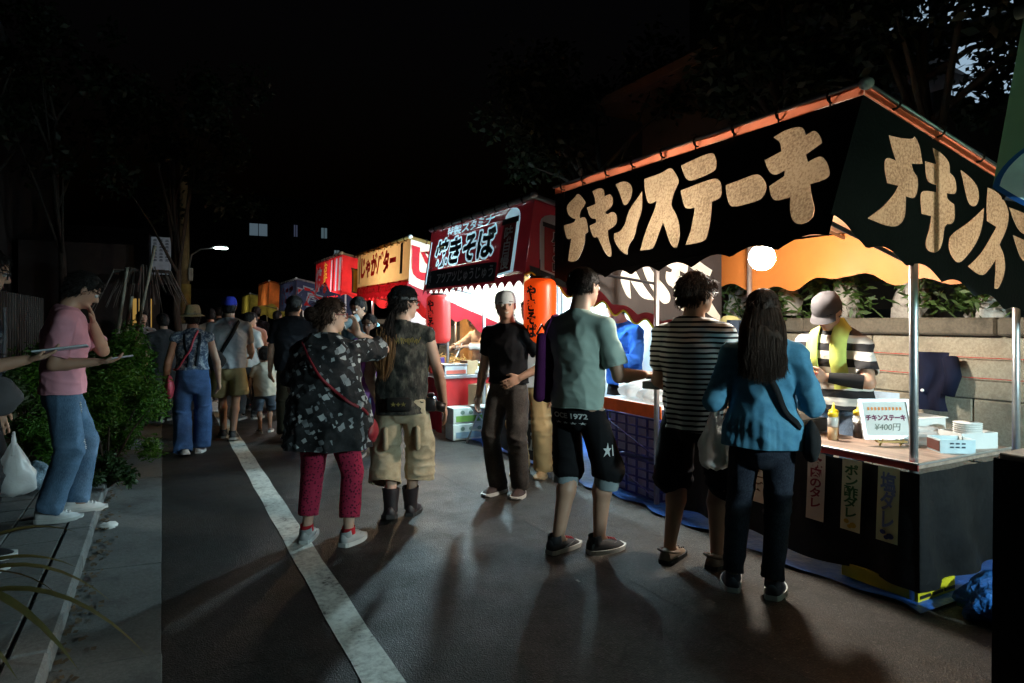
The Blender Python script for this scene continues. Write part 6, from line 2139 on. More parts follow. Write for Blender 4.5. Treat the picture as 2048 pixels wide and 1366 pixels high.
            if high:
                hgt = high * k
                mb.tube([(0, -0.02, 0.05), (0, -0.03, 0.1), (0, -0.035, hgt * 0.6), (0, -0.04, hgt)], [0.052, 0.05, 0.055, 0.064], 14, cap=False)
            elif kind != 'clog':
                mb.tube([(0, -0.03 * k / 1.7, 0.06), (0, -0.035, 0.105 * k / 1.7)], [0.045 * k / 1.7, 0.04 * k / 1.7], 12, cap=False)
            vs2 = []
            for q in range(n + 1):
                y, w, top, off = sec(q / n)
                th = 0.026 if kind != 'flat' else 0.014
                for (xx, zz) in ((-w * 1.06, 0), (w * 1.06, 0), (w * 1.06, th), (-w * 1.06, th)):
                    vs2.append((off + xx, y * 1.02, zz + (0.012 if q >= n - 1 and zz == 0 else 0)))
            f2 = []
            for q in range(n):
                for j in range(4):
                    a0, a1 = q * 4 + j, q * 4 + (j + 1) % 4
                    f2.append((a0, a1, a1 + 4, a0 + 4))
            f2.append((3, 2, 1, 0)); f2.append(tuple(range(n * 4, n * 4 + 4)))
            sb.add(vs2, f2)
            so = mb.build('shoe', m, s.root, True)
            sl_ = sb.build('sole', sole, so)
            if lace:
                lb2 = MB()
                for q in range(5):
                    y = 0.12 * L + q * 0.075 * L
                    z = (0.085 - (0.12 + 0.3 + q * 0.075 - 0.36) * 0.085) * (k / 1.7) + 0.006
                    lb2.tube([(-0.025, y, z - 0.006), (0, y + 0.004, z), (0.025, y, z - 0.006)], 0.0035, 5)
                lb2.build('lace', lace, so)
            if accent:
                ab = MB()
                for sx in (1, -1):
                    ab.add([(sx * L * 0.178, y_, z_) for y_, z_ in ((-0.0 * L, 0.035), (0.12 * L, 0.03), (0.36 * L, 0.06), (0.14 * L, 0.045))], [(0, 1, 2, 3)])
                ab.build('side_stripe', accent, so)
            if kind == 'clog':
                MB().tube([(-0.05, 0.03, 0.055), (-0.05, -0.05, 0.075), (0, -0.085, 0.08), (0.05, -0.05, 0.075), (0.05, 0.03, 0.055)], 0.009, 6).build('heel_strap', m, so, True)
                hb = MB()
                for q in range(9):
                    hb.sphere((-0.03 + (q % 3) * 0.03, 0.07 + (q // 3) * 0.03, 0.068 - (q // 3) * 0.007), 0.006, 6, 4)
                hb.build('vent_hole', M_BLACK, so)
            Mx = Matrix.Translation(Vector(fo)) @ Matrix.Rotation(-R(yaw), 4, 'Z')
            if heel:
                pv = Vector((0, 0.45 * L, 0))
                ang = math.asin(min(0.95, heel / (0.6 * L)))
                Mx = Mx @ Matrix.Translation(pv) @ Matrix.Rotation(-ang, 4, 'X') @ Matrix.Translation(-pv)
            bpy.data.objects.remove(r)
            so.matrix_local = Mx
        return s
    def hairdo(s, m, style='short', seed=1, vol=1.0, n=420, front=0.27, nape=-0.36):
        h = s.hh
        C_ = s.hc
        v = Vox(C_ - 0.55 * h - 0.06, C_ + 0.55 * h + 0.06, s.vox * 0.8)
        g = 0.035 * vol
        v.ell(s.hp(0, -0.08, 0.14), np.array((0.335 + g, 0.42 + g, 0.37 + g)) * h, s.Rh, 0.02)
        v.ell(s.hp(0, -0.20, -0.10), np.array((0.30 + g, 0.26 + g, 0.33 + g)) * h, s.Rh, 0.03)
        nn = s.Rh @ unit(V3(0, 0.80, -0.60))
        v.half(s.hp(0, front, 0.22), nn, 0.012)
        v.half(s.hp(0, -0.3, nape if style != 'long' else -0.5), s.Rh @ unit(V3(0, 0.25, -1.0)), 0.01)
        Vt, F = v.nets()
        nrm = vnormals(Vt, F)
        Vt = Vt + nrm * ((vnoise(Vt * np.array([1, 1, 0.6]), 38, seed) - 0.45) * 0.011 * vol + (vnoise(Vt, 90, seed + 2) - 0.5) * 0.006)[:, None]
        o = to_obj('hair', Vt, F, m, s.root)
        rs = np.random.RandomState(seed)
        mb = MB()
        n = int(n * 2.6)
        pick = rs.choice(len(Vt), n, replace=n > len(Vt))
        Rh = s.Rh
        for i in pick:
            p = Vt[i]; nr = nrm[i]
            loc = Rh.T @ ((p - C_) / h)
            flow = Rh @ unit(V3(loc[0] * 0.8, -0.35 + (0.9 if loc[1] > 0.15 else 0) , -0.75 + 0.5 * max(0, loc[2] - 0.2)))
            L = rs.uniform(0.015, 0.04) * vol
            d = unit(nr * rs.uniform(0.25, 0.6) + flow + rs.normal(size=3) * 0.25)
            p1 = p + d * L * 0.5
            p2 = p1 + unit(d + flow * 0.5 - nr * 0.25) * L * 0.5
            mb.tube([tuple(p - nr * 0.004), tuple(p1), tuple(p2)], [0.002, 0.0018, 0.0005], 4, cap=False)
        tag(mb.build('tuft', m, o), kind='stuff')
        s.hairo = o
        return o
    def strands(s, m, paths, parent=None, name='strand'):
        mb = MB()
        for pts, r in paths:
            mb.tube([tuple(p) for p in pts], [r * (1 - 0.75 * i / (len(pts) - 1)) for i in range(len(pts))], 4, cap=False)
        return tag(mb.build(name, m, parent or s.root, True), kind='stuff')
    def glasses(s, m=None):
        m = m or M_BLACK
        mb = MB()
        for sx in (1, -1):
            pts = [tuple(s.hp(sx * 0.155 + 0.115 * math.cos(a), 0.43 - 0.03 * abs(math.cos(a)), 0.0 + 0.085 * math.sin(a))) for a in [q * PI / 8 for q in range(16)]]
            mb.tube(pts, 0.0028, 5, closed=True)
            mb.tube([tuple(s.hp(sx * 0.27, 0.40, 0.03)), tuple(s.hp(sx * 0.345, 0.2, 0.03)), tuple(s.hp(sx * 0.36, -0.02, 0.02)), tuple(s.hp(sx * 0.35, -0.1, -0.05))], 0.0028, 5)
        mb.tube([tuple(s.hp(-0.045, 0.43, 0.02)), tuple(s.hp(0, 0.45, 0.035)), tuple(s.hp(0.045, 0.43, 0.02))], 0.0028, 5)
        return mb.build('glasses', m, s.root, True)
    def world(s, p):
        a = -R(s.c)
        x, y, z = p
        return (s.pos[0] + x * math.cos(a) - y * math.sin(a), s.pos[1] + x * math.sin(a) + y * math.cos(a), s.pos[2] + z)
    def carry(s, name, label, cat, group=None):
        return empty(name, s.pos, -R(s.c), label, cat, group)
    def bvh(s, *names):
        vs, fs = [], []
        for nme in names:
            Vt, F, _ = s.garments[nme]
            fs += [tuple(int(i) + len(vs) for i in q) for q in F]
            vs += [tuple(p) for p in Vt]
        return BVHTree.FromPolygons(vs, fs)
    def drape(s, bv, pts, off=0.008, n=14, far=0.6):
        # polyline of points outside the body pulled onto the clothes towards the spine
        out = []
        pts = [V3(p) for p in pts]
        for a, b in zip(pts[:-1], pts[1:]):
            for q in range(n):
                out.append(a + (b - a) * q / n)
        out.append(pts[-1])
        res = []
        for p in out:
            loc, nr, i, d = bv.find_nearest(Vector(p))
            if loc is None:
                res.append(tuple(p)); continue
            dr = Vector(p) - loc
            nrm = dr.normalized() if dr.length > 1e-5 else nr
            res.append(np.array(loc + (nr if nr.dot(nrm) > 0 else nrm) * off))
        P = np.array([np.asarray(q, float) for q in res])
        for _ in range(10):
            P[1:-1] = (P[:-2] + 2 * P[1:-1] + P[2:]) / 4
        out = []
        for p in P:
            loc, nr, i, d = bv.find_nearest(Vector(p))
            ax = Vector((0, 0, p[2])); o_ = (Vector(p) - ax); o_.z = 0
            if o_.length > 1e-6 and loc is not None:
                h2 = (loc - ax); h2.z = 0
                gap = o_.length - h2.length
                if gap < off:
                    p = np.array(Vector(p) + o_.normalized() * (off - gap))
            out.append(p)
        P = np.array(out)
        for _ in range(3):
            P[1:-1] = (P[:-2] + 2 * P[1:-1] + P[2:]) / 4
        return [tuple(p) for p in P]
    def front_drape(s, bv, pts, off=0.012):
        out = []
        for p in pts:
            hit, nr, i, d_ = bv.ray_cast(Vector((p[0], 0.9, p[1])), Vector((0, -1, 0)))
            out.append((p[0], hit.y + off, p[1]) if hit is not None else (p[0], 0.1, p[1]))
        return out
    def strap(s, pts, width, m, name, parent, thick=0.004):
        mb = MB()
        P = [Vector(p) for p in pts]
        axis0 = Vector((0, 0, s.H * 0.65))
        for i, p in enumerate(P):
            t = (P[min(i + 1, len(P) - 1)] - P[max(i - 1, 0)]).normalized()
            ax = Vector((0, 0, p.z))
            nr = (p - ax); nr = (nr - t * nr.dot(t)).normalized()
            wd = t.cross(nr) * width / 2
            mb.v += [tuple(p - wd), tuple(p + wd), tuple(p + wd + nr * thick), tuple(p - wd + nr * thick)]
            if i:
                a, b = (i - 1) * 4, i * 4
                for j in range(4):
                    mb.f.append((a + j, a + (j + 1) % 4, b + (j + 1) % 4, b + j))
        return mb.build(name, m, parent, True)
    def print_on(s, garment, text, center, right, up, w, h, m, name='printed_lettering', bold=0.03, parent=None):
        bv = s.bvh(garment)
        vs, fs = text_fit(text, w, h, bold)
        right, up = unit(right), unit(up)
        nv = np.cross(right, up)   # outward
        mb = MB()
        out = []
        for u, v in vs:
            p = V3(center) + right * u + up * v + nv * 0.3
            hit, nr, i, d = bv.ray_cast(Vector(p), Vector(-nv))
            q = hit + Vector(nv) * 0.004 if hit is not None else Vector(V3(center) + right * u + up * v + nv * 0.02)
            out.append(tuple(q))
        mb.add(out, fs)
        return mb.build(name, m, s.garments[garment][2])

def hatmesh(s, m, brim=0.0, crown=0.2, brimdrop=0.02, name='hat', band=None, dz=0.06, tilt=0.0, bill=0.0, billdir=1, r=0.375):
    # soft hat or cap placed on the head frame
    h = s.hh
    mb = MB()
    n = 24
    def P(x, y, z):
        return tuple(s.hp(x, y - 0.07, z))
    rings = [(r + 0.012, dz - 0.03), (r + 0.012, dz + 0.08), (r * 0.985, dz + 0.2), (r * 0.86, dz + 0.34), (r * 0.55, dz + 0.43), (r * 0.15, dz + 0.455)]
    if crown == 'fedora':
        rings = [(r + 0.015, dz - 0.03), (r + 0.01, dz + 0.12), (r * 0.92, dz + 0.3), (r * 0.8, dz + 0.45), (r * 0.62, dz + 0.5), (r * 0.25, dz + 0.44)]
    for rr, z in rings:
        for j in range(n):
            a = 2 * PI * j / n
            mb.v.append(P(rr * math.cos(a), rr * 1.22 * math.sin(a), z + 0.006 * math.sin(5 * a)))
    for i in range(len(rings) - 1):
        for j in range(n):
            mb.f.append((i * n + j, i * n + (j + 1) % n, (i + 1) * n + (j + 1) % n, (i + 1) * n + j))
    mb.f.append(tuple(range((len(rings) - 1) * n, len(rings) * n)))
    o = mb.build(name, m, s.root, True)
    if brim:
        bb = MB()
        for rr, z in ((r + 0.01, dz - 0.02), (r + brim * 0.5, dz - 0.03 - brimdrop * 0.4), (r + brim, dz - 0.03 - brimdrop), (r + brim, dz - 0.045 - brimdrop), (r + 0.01, dz - 0.04)):
            for j in range(n):
                a = 2 * PI * j / n
                bb.v.append(P(rr * math.cos(a), rr * 1.18 * math.sin(a), z + 0.05 * abs(math.cos(a)) * (brim > 0.1) ))
        for i in range(4):
            for j in range(n):
                bb.f.append((i * n + j, i * n + (j + 1) % n, (i + 1) * n + (j + 1) % n, (i + 1) * n + j))
        bb.build('brim', m, o, True)
    if band is not None:
        b3 = MB()
        for rr, z in ((r + 0.024, dz - 0.02), (r + 0.02, dz + 0.09)):
            for j in range(n):
                a = 2 * PI * j / n
                b3.v.append(P(rr * math.cos(a), rr * 1.22 * math.sin(a), z))
        for j in range(n):
            b3.f.append((j, (j + 1) % n, n + (j + 1) % n, n + j))
        b3.build('hat_band', band, o, True)
    if bill:
        def fn(u, v):
            a = (u - 0.5) * 2.0
            rr = r * 1.2 + bill * v * math.cos(a * 0.9)
            return P(r * 1.02 * math.sin(a) * (1 + 0.1 * v), billdir * (r * 1.15 * math.cos(a) + bill * v * math.cos(a * 0.75)), dz - 0.0 - 0.09 * v - 0.06 * abs(a) * v)
        MB().grid(fn, 14, 5).build('bill', m, o, True)
    return o

# ---------------------------------------------------------------- the people
HB = hair_mat('black', (0.012, 0.010, 0.009))
HBR = hair_mat('dark brown', (0.03, 0.016, 0.010))
HTIP = hair_mat('light brown ends', (0.16, 0.085, 0.035))
WSOLE = mat('white rubber sole', (0.6, 0.62, 0.6), 0.6)
BSOLE = mat('black rubber sole', (0.02, 0.02, 0.02), 0.7)

def bag_mesh(c, r, seed, amp=0.12, flat=0.7):
    rs = random.Random(seed)
    ph = [(rs.uniform(2, 7), rs.uniform(2, 7), rs.uniform(0, 6.28)) for _ in range(6)]
    mb = MB(); mb.sphere((0, 0, 0), 1, 22, 16)
    out = []
    for x, y, z in mb.v:
        kx = 1 + amp * sum(math.sin(a * x + b * z * 1.4 + p) for a, b, p in ph) / 3
        t = (z + 1) / 2
        tap = 0.55 + 0.6 * (1 - t) ** 0.5 if t > 0.4 else 1.0
        out.append((c[0] + x * r[0] * kx * tap, c[1] + y * r[1] * kx * tap, c[2] + z * r[2]))
    mb.v = out
    return mb

def carrier_bag(p, hand, size, label, seed, contents=None):
    e = p.carry('carrier_bag', label, 'plastic bag')
    rs = random.Random(seed)
    n, sg = 16, 26
    mb = MB()
    H_ = size[2] * 2 + 0.1
    ph = [rs.uniform(0, 6.28) for _ in range(5)]
    for q in range(n + 1):
        t = q / n
        z = hand[2] - 0.07 - (H_ - 0.07) * t
        wx = size[0] * (0.28 + 0.72 * min(1, t / 0.55) ** 0.8) * (1 if t < 0.88 else 1 - 0.55 * ((t - 0.88) / 0.12) ** 2)
        wy = size[1] * (0.18 + 0.82 * min(1, t / 0.6)) * (1 if t < 0.88 else 1 - 0.6 * ((t - 0.88) / 0.12) ** 2)
        for j in range(sg):
            a = 2 * PI * j / sg
            cr = 1 + 0.10 * (1 - t) * math.sin(a * 7 + ph[0] + t * 3) + 0.07 * math.sin(a * 3 + t * 7 + ph[1]) + 0.045 * math.sin(a * 5 - t * 13 + ph[2]) + 0.03 * math.sin(a * 11 + t * 17 + ph[3])
            mb.v.append((hand[0] + wx * cr * math.cos(a), hand[1] + wy * cr * math.sin(a), z + 0.008 * math.sin(a * 4 + ph[4])))
    for q in range(n):
        for j in range(sg):
            mb.f.append((q * sg + j, q * sg + (j + 1) % sg, (q + 1) * sg + (j + 1) % sg, (q + 1) * sg + j))
    mb.f.append(tuple(range(n * sg, (n + 1) * sg)))
    mb.build('bag_body', M_BAG, e, True)
    mb = MB()
    for sx in (-1, 1):
        mb.tube([(hand[0] + 0.004 * sx, hand[1], hand[2]), (hand[0] + 0.016 * sx, hand[1], hand[2] - 0.05), (hand[0] + 0.03 * sx, hand[1], hand[2] - 0.13)], [0.006, 0.010, 0.016], 6)
    mb.build('handle', M_BAG, e, True)
    if contents:
        c = (hand[0], hand[1], hand[2] - H_ * 0.66)
        for k in (-1, 1):
            MB().lathe([(0.026, 0), (0.028, 0.01), (0.028, 0.12), (0.012, 0.15), (0.012, 0.17)], (c[0] + k * 0.032, c[1], c[2] - H_ * 0.28), 14).build('contents', contents, e, True)
    return e

# 1. woman in the teal jacket
p = Person('woman with long straight hair in a teal jacket, seen from behind at the counter', (2.81, 2.41, 0), 50, 1.62, fem=True, w=0.96,
           feet=((0.05, -0.01, 4, 0), (-0.15, 0.02, -2, 0)), head=(0, 6, 0), tone='pale',
           arms=((V3(0.34, -0.02, -1), V3(-0.38, 0.9, 0.12), V3(-1, 0, 0), 30), (V3(-0.34, -0.02, -1), V3(0.3, 0.9, 0.05), V3(1, 0, 0), 30)))
p.body(legs=0.76)
TEAL_J = m_blotch('teal chambray', [(0.04, 0.14, 0.22), (0.065, 0.2, 0.31), (0.09, 0.25, 0.36)], 6)
p.top(TEAL_J, hem=0.485, sleeve=1.82, name='jacket', ease=1.06, flare=1.07, waist=0.086, fold=0.008, seed=4, cuff=0.042)
# gathered frill below the waist seam
Vt, F, jo = p.garments['jacket']
ang = np.arctan2(Vt[:, 1], Vt[:, 0])
low = np.clip((0.60 * p.H - Vt[:, 2]) / 0.06, 0, 1) * (np.hypot(Vt[:, 0], Vt[:, 1]) < 0.24)
rad = np.stack([np.cos(ang), np.sin(ang), 0 * ang], 1)
Vn = Vt + rad * ((0.0014 * np.sin(ang * 26 + 2 * np.sin(ang * 5))) * low + 0.005 * low)[:, None]
jo.data.vertices.foreach_set('co', Vn.astype(np.float32).ravel()); jo.data.update()
p.bottom(m_denim('dark navy denim', (0.009, 0.012, 0.022)), hem=0.055, ankle=1.0, knee=1.0, seed=6)
p.shoes(mat('navy shoe', (0.015, 0.02, 0.04), 0.6), WSOLE)
ho = p.hairdo(HBR, 'long', 2, 1.0, 120)
rs = np.random.RandomState(3)
paths = []
vm_ = Vox((-0.2, -0.32, 1.0), (0.2, 0.1, 1.7), 0.009)
vm_.cone(p.hp(0, -0.10, 0.0), (0, -0.085, p.shz[2] + 0.01), 0.080, 0.095, 0.03, 0.62)
vm_.cone((0, -0.110, p.shz[2] + 0.01), (0, -0.135, p.shz[2] - 0.10), 0.104, 0.09, 0.03, 0.30)
Vt, F = vm_.nets()
nr_ = vnormals(Vt, F)
Vt = Vt + nr_ * ((vnoise(Vt * np.array([1, 1, 0.12]), 60, 3) - 0.5) * 0.014)[:, None]
Vt, F = cut(Vt, F, V3(0, 0, p.shz[2] - 0.11), V3(0, 0, -1))
to_obj('hair_length', Vt, F, HBR, ho)
for i in range(2400):
    a = rs.uniform(-1.75, 1.75)
    r0 = rs.uniform(0.3, 1.0)
    p0 = p.hp(0.37 * math.sin(a) * r0, -0.10 - 0.42 * math.cos(a) * r0, 0.16 + 0.375 * math.sqrt(max(0, 1 - r0 * r0 * 0.9)))
    p1 = p.hp(0.40 * math.sin(a), -0.12 - 0.40 * math.cos(a), -0.02 + rs.uniform(-.05, .05))
    ln = rs.uniform(0.11, 0.19) * (1 - 0.25 * abs(a) / 1.75)
    sw = math.sin(a)
    back = -0.15 - 0.010 * rs.uniform(0, 1)
    p2 = V3(sw * 0.105 + rs.normal() * 0.006, back + 0.05 * (1 - math.cos(a)), p.shz[2] + 0.02)
    p3 = V3(sw * 0.105 + rs.normal() * 0.008, back - 0.016 + 0.05 * (1 - math.cos(a)), p.shz[2] - ln * 0.5)
    p4 = V3(sw * 0.098 + rs.normal() * 0.012, back - 0.013 + 0.05 * (1 - math.cos(a)), p.shz[2] - ln)
    pts = [p0, p1, p1 * 0.5 + p2 * 0.5 + V3(sw * 0.012, -0.012, 0), p2, p3, p4]
    paths.append((pts, rs.uniform(0.0011, 0.0024)))
p.strands(HBR, paths, ho)
bv = p.bvh('jacket')
sb = p.carry('shoulder_bag', 'black shoulder bag at the right hip of the woman in teal', 'bag')
pts = p.drape(bv, [(-0.10, -0.16, 1.33), (0.02, -0.22, 1.2), (0.14, -0.2, 1.02), (0.2, -0.08, 0.90)], 0.010)
p.strap(pts, 0.032, cloth('black strap', (0.008, 0.008, 0.009)), 'strap', sb)
bag_mesh((0.235, 0.02, 0.82), (0.05, 0.13, 0.11), 5, 0.05).build('bag_body', cloth('black bag', (0.010, 0.010, 0.011)), sb, True)
lw = p.wri[1]
carrier_bag(p, (-0.25, 0.10, 0.99), (0.085, 0.10, 0.135), 'white carrier bag with bottles hanging from the arm of the woman in teal', 7, mat('green bottle', (0.1, 0.34, 0.3), 0.3))

# 2. man in the striped shirt
p = Person('man in black and white striped shirt and navy shorts before the counter', (2.78, 2.90, 0), 70, 1.74,
           feet=((0.13, 0.05, 6, 0), (-0.12, -0.05, -4, 0)), head=(24, 4, 0), lean=0.01,
           arms=((V3(0.2, 0.08, -1), V3(-0.02, 0.6, -0.85)), (V3(-0.2, 0.1, -1), V3(0.1, 0.8, -0.3))))
p.body(legs=1.0)
p.top(m_stripe('black and white striped cotton', (0.014, 0.014, 0.016), (0.7, 0.68, 0.63), 0.030, 0.42), hem=0.462, sleeve=0.72, ease=1.0, seed=8, fold=0.012)
p.bottom(cloth('navy shorts', (0.008, 0.009, 0.014)), hem=0.262, name='shorts', hipw=0.95, knee=1.65, seed=9)
p.shoes(mat('brown clog', (0.2, 0.15, 0.11), 0.6), BSOLE, 'clog')
p.hairdo(HBR, 'short', 5, 1.3, 800, nape=-0.27)
p.glasses()

# 3. man in the sage T-shirt
p = Person('tall man in sage green T-shirt and black shorts with a backpack', (2.29, 3.385, 0), 68, 1.79, w=0.9,
           feet=((0.10, 0.09, 18, 0), (-0.10, -0.07, 6, 0.0)), head=(12, 6, 0), lean=0.015,
           arms=((V3(0.28, 0.12, -1), V3(0.12, 0.95, -0.02), V3(0, 0, -1), 35), (V3(-0.2, 0.1, -1), V3(0.4, 0.8, 0.1), V3(0, 0, -1), 35)))
p.body(legs=1.0)
p.top(cloth('sage cotton', (0.36, 0.45, 0.39), 0.08), hem=0.508, sleeve=0.78, ease=1.05, seed=11, fold=0.0075, cuff=0.043)
p.bottom(cloth('black sweat shorts', (0.007, 0.007, 0.008)), hem=0.258, name='shorts', hipw=0.96, knee=1.3, seed=12, cuffroll=cloth('grey lining', (0.22, 0.26, 0.27)))
for tx, cx, cz, w_, h_ in (('OCE 1972', 0.0, 0.862, 0.24, 0.034), ('★ ★ ★ ★', 0.0, 0.818, 0.22, 0.018)):
    p.print_on('shorts', tx, (cx, -0.05, cz), (1, 0, 0), (0, 0, 1), w_, h_, mat('white print', (0.6, 0.62, 0.6), 0.8))
p.print_on('shorts', '★1', (0.12, 0.03, 0.66), (0, 1, 0), (0, 0, 1), 0.06, 0.09, mat('white print', (0.6, 0.62, 0.6), 0.8))
p.shoes(mat('black running shoe', (0.022, 0.022, 0.026), 0.7), WSOLE, lace=mat('red lace', (0.4, 0.02, 0.03), 0.7), accent=mat('grey swoosh stripe', (0.4, 0.4, 0.42), 0.6))
p.hairdo(HB, 'short', 6, 0.55, 420, nape=-0.2)
bp_ = p.carry('backpack', 'slim purple backpack on the back of the man in sage green', 'backpack')
PUR = cloth('purple nylon', (0.05, 0.006, 0.05))
v_ = Vox((-0.42, -0.4, 0.8), (0.1, 0.25, 1.6), 0.009)
v_.cone((-0.205, -0.13, 0.97), (-0.195, -0.12, 1.34), 0.038, 0.03, 0.03)
v_.cone((-0.215, -0.03, 0.96), (-0.205, -0.02, 1.34), 0.042, 0.034, 0.03)
v_.cone((-0.215, 0.06, 0.97), (-0.205, 0.05, 1.30), 0.038, 0.032, 0.03)
v_.cone((-0.24, -0.06, 0.98), (-0.24, 0.03, 1.14), 0.03, 0.025, 0.03)
Vt, F = v_.nets()
to_obj('pack_body', Vt, F, PUR, bp_)
bv = p.bvh('shirt')
pts = p.drape(bv, [(-0.21, -0.14, 1.30), (-0.16, -0.1, 1.46), (-0.15, 0.06, 1.46), (-0.2, 0.1, 1.3), (-0.24, 0.06, 1.1)], 0.008)
p.strap(pts, 0.045, PUR, 'strap', bp_, 0.008)
MB().tube([(-0.245, -0.1, 1.36), (-0.25, -0.04, 1.42), (-0.245, 0.02, 1.35)], 0.008, 8).build('grab_loop', M_BLACK, bp_, True)
w0 = p.wri[0]; fd = p.hand[0][0]
ph = p.carry('wallet', 'black wallet held out by the man in sage green', 'wallet')
c0 = w0 + fd * 0.11 + V3(0, 0, -0.035)
MB().box((-0.06, -0.05, -0.06), (0.06, 0.05, -0.012), 0.005).build('lower_flap', M_BLACK, ph).location = tuple(c0)
o = MB().box((-0.05, -0.02, -0.006), (0.05, 0.14, 0.008), 0.003).build('upper_flap', M_BLACK, ph); o.location = tuple(c0 + V3(0, 0.0, 0.01)); o.rotation_euler = (R(12), 0, 0)

# 4. man in the white cap facing the camera
p = Person('smiling man in white knit cap, black T-shirt and dark jeans facing the road', (2.55, 4.80, 0), 240, 1.70,
           feet=((0.08, 0.02, 10, 0), (-0.09, -0.02, -20, 0)), head=(-34, 2, 4), tone='pale',
           arms=((V3(0.22, 0.0, -1), V3(0.02, 0.3, -1)), (V3(-0.5, -0.2, -0.85), V3(0.62, 0.55, -0.4), V3(0.3, -0.8, 0.2), 14)))
p.body()
p.top(cloth('black cotton', (0.010, 0.011, 0.014)), hem=0.545, sleeve=0.62, ease=1.0, seed=14)
p.bottom(m_denim('charcoal denim', (0.045, 0.042, 0.04)), hem=0.04, knee=1.15, ankle=1.35, seed=15, fold=0.009)
p.shoes(mat('dark trainer', (0.05, 0.035, 0.035), 0.7), WSOLE)
p.hairdo(HB, 'short', 7, 0.6, 150)
hatmesh(p, cloth('white knit cap', (0.62, 0.70, 0.72)), r=0.385, dz=0.075, name='knit_cap')
mb = MB(); mb.tube([tuple(p.hp(0.02 * q, 0.392 - 0.004 * q * q, -0.285 + 0.0035 * q * q)) for q in range(-4, 5)], [0.002 + 0.004 * (1 - (q / 4) ** 2) for q in range(-4, 5)], 6)
mb.build('teeth', mat('teeth', (0.7, 0.68, 0.62), 0.4), p.bodyo)

p = Person('man in tan trousers standing close behind the man in the white cap', (3.05, 5.28, 0), 235, 1.66, vox=0.012, detail=False,
           feet=((0.09, 0.0, 8, 0), (-0.1, 0.0, -12, 0)))
p.body(); p.top(cloth('pale grey cotton', (0.4, 0.42, 0.42)), hem=0.5, seed=16)
p.bottom(cloth('tan cotton', (0.36, 0.25, 0.12)), hem=0.035, knee=1.35, ankle=1.6, seed=17, fold=0.012)
p.shoes(mat('tan shoe', (0.3, 0.2, 0.1), 0.7), mat('tan sole', (0.25, 0.18, 0.1), 0.7)); p.hairdo(HB, 'short', 8, 0.8, 120)

# 5. man in the sleeveless vest
p = Person('man in black sleeveless vest with ponytail, khaki cargo trousers and boots', (1.55, 4.58, 0), 24, 1.70,
           feet=((0.06, 0.10, 6, 0), (-0.07, -0.10, -4, 0.035)), head=(62, 2, 0), tone='pale',
           arms=((V3(0.30, 0.02, -1), V3(0.16, 0.22, -1), V3(-1, 0, 0), 18), (V3(-0.2, 0.15, -1), V3(0.05, 0.6, -0.6))))
p.body()
VEST = m_blotch('black vest cloth with faint olive print', [(0.008, 0.008, 0.008), (0.03, 0.03, 0.026), (0.10, 0.095, 0.075)], 14, (1.6, 1, 0.7))
p.top(VEST, hem=0.453, sleeves=False, ease=1.02, seed=18, name='vest', fold=0.012)
bv = p.bvh('vest'); mb = MB(); rs_ = random.Random(4)
for q in range(26):
    cx = -0.13 + q * 0.0105
    hgt = rs_.uniform(0.02, 0.05); zc = 1.30 + rs_.uniform(-0.008, 0.008); sl_ = rs_.uniform(-0.5, 0.5)
    cor = []
    for dx, dz in ((-0.003, -hgt / 2), (0.003, -hgt / 2), (0.003, hgt / 2), (-0.003, hgt / 2)):
        hit, nr, i_, d_ = bv.ray_cast(Vector((cx + dx + dz * sl_, -0.6, zc + dz)), Vector((0, 1, 0)))
        if hit is not None: cor.append(tuple(hit + Vector((0, -0.004, 0))))
    if len(cor) == 4: mb.add(cor, [(0, 1, 2, 3)])
mb.build('printed_marks', mat('dull gold print', (0.16, 0.13, 0.03), 0.8), p.garments['vest'][2])
p.bottom(m_blotch('khaki cargo cotton', [(0.24, 0.19, 0.12), (0.38, 0.31, 0.2), (0.46, 0.39, 0.27)], 7), hem=0.155, knee=1.55, ankle=2.0, hipw=0.97, seed=19, fold=0.014, name='cargo_trousers')
bt = p.garments['cargo_trousers'][2]
for sx in (1, -1):
    kz = p.knee[0][2] + 0.10
    MB().box((sx * 0.115 - 0.02, -0.075, kz - 0.09), (sx * 0.115 + 0.02, 0.075, kz + 0.09), 0.015).build('cargo_pocket', m_blotch('khaki pocket cotton', [(0.26, 0.21, 0.14), (0.4, 0.33, 0.22)], 8), bt, True)
p.shoes(mat('black boot leather', (0.02, 0.014, 0.016), 0.5), BSOLE, high=0.125)
p.hairdo(HB, 'short', 9, 1.1, 300)
hatmesh(p, cloth('black bandana', (0.012, 0.013, 0.015)), r=0.368, dz=0.12, name='bandana')
mb = MB()
for j in range(24):
    a0 = 2 * PI * j / 24
    for z in (0.10, 0.18):
        mb.v.append(tuple(p.hp(0.392 * math.cos(a0), -0.07 + 0.475 * math.sin(a0), z)))
for j in range(24):
    mb.f.append((2 * j, 2 * ((j + 1) % 24), 2 * ((j + 1) % 24) + 1, 2 * j + 1))
mb.build('bandana_edge', mat('grey band print', (0.22, 0.23, 0.24), 0.8), p.root, True)
p.glasses()
rs = np.random.RandomState(8); paths = []; tips = []
for i in range(420):
    j = rs.normal(size=3) * 0.02
    q0 = p.hp(-0.05 + rs.uniform(-.1, .1), -0.42, -0.12 + rs.uniform(-.08, .05))
    q1 = V3(-0.09, -0.15, 1.36) + j
    q2 = V3(-0.12, -0.165, 1.26) + j * 1.6
    q3 = V3(-0.125, -0.16, 1.15) + j * 1.4
    q4 = V3(-0.12, -0.15, 1.06 + rs.uniform(-0.03, 0.03)) + j * 0.6
    paths.append(([q0, q0 * 0.4 + q1 * 0.6, q1, q2], 0.0035)); tips.append(([q2 + V3(0, 0, 0.05), q2, q3, q4], 0.0035))
p.strands(HB, paths, p.hairo); p.strands(HTIP, tips, p.hairo, 'ponytail_ends')
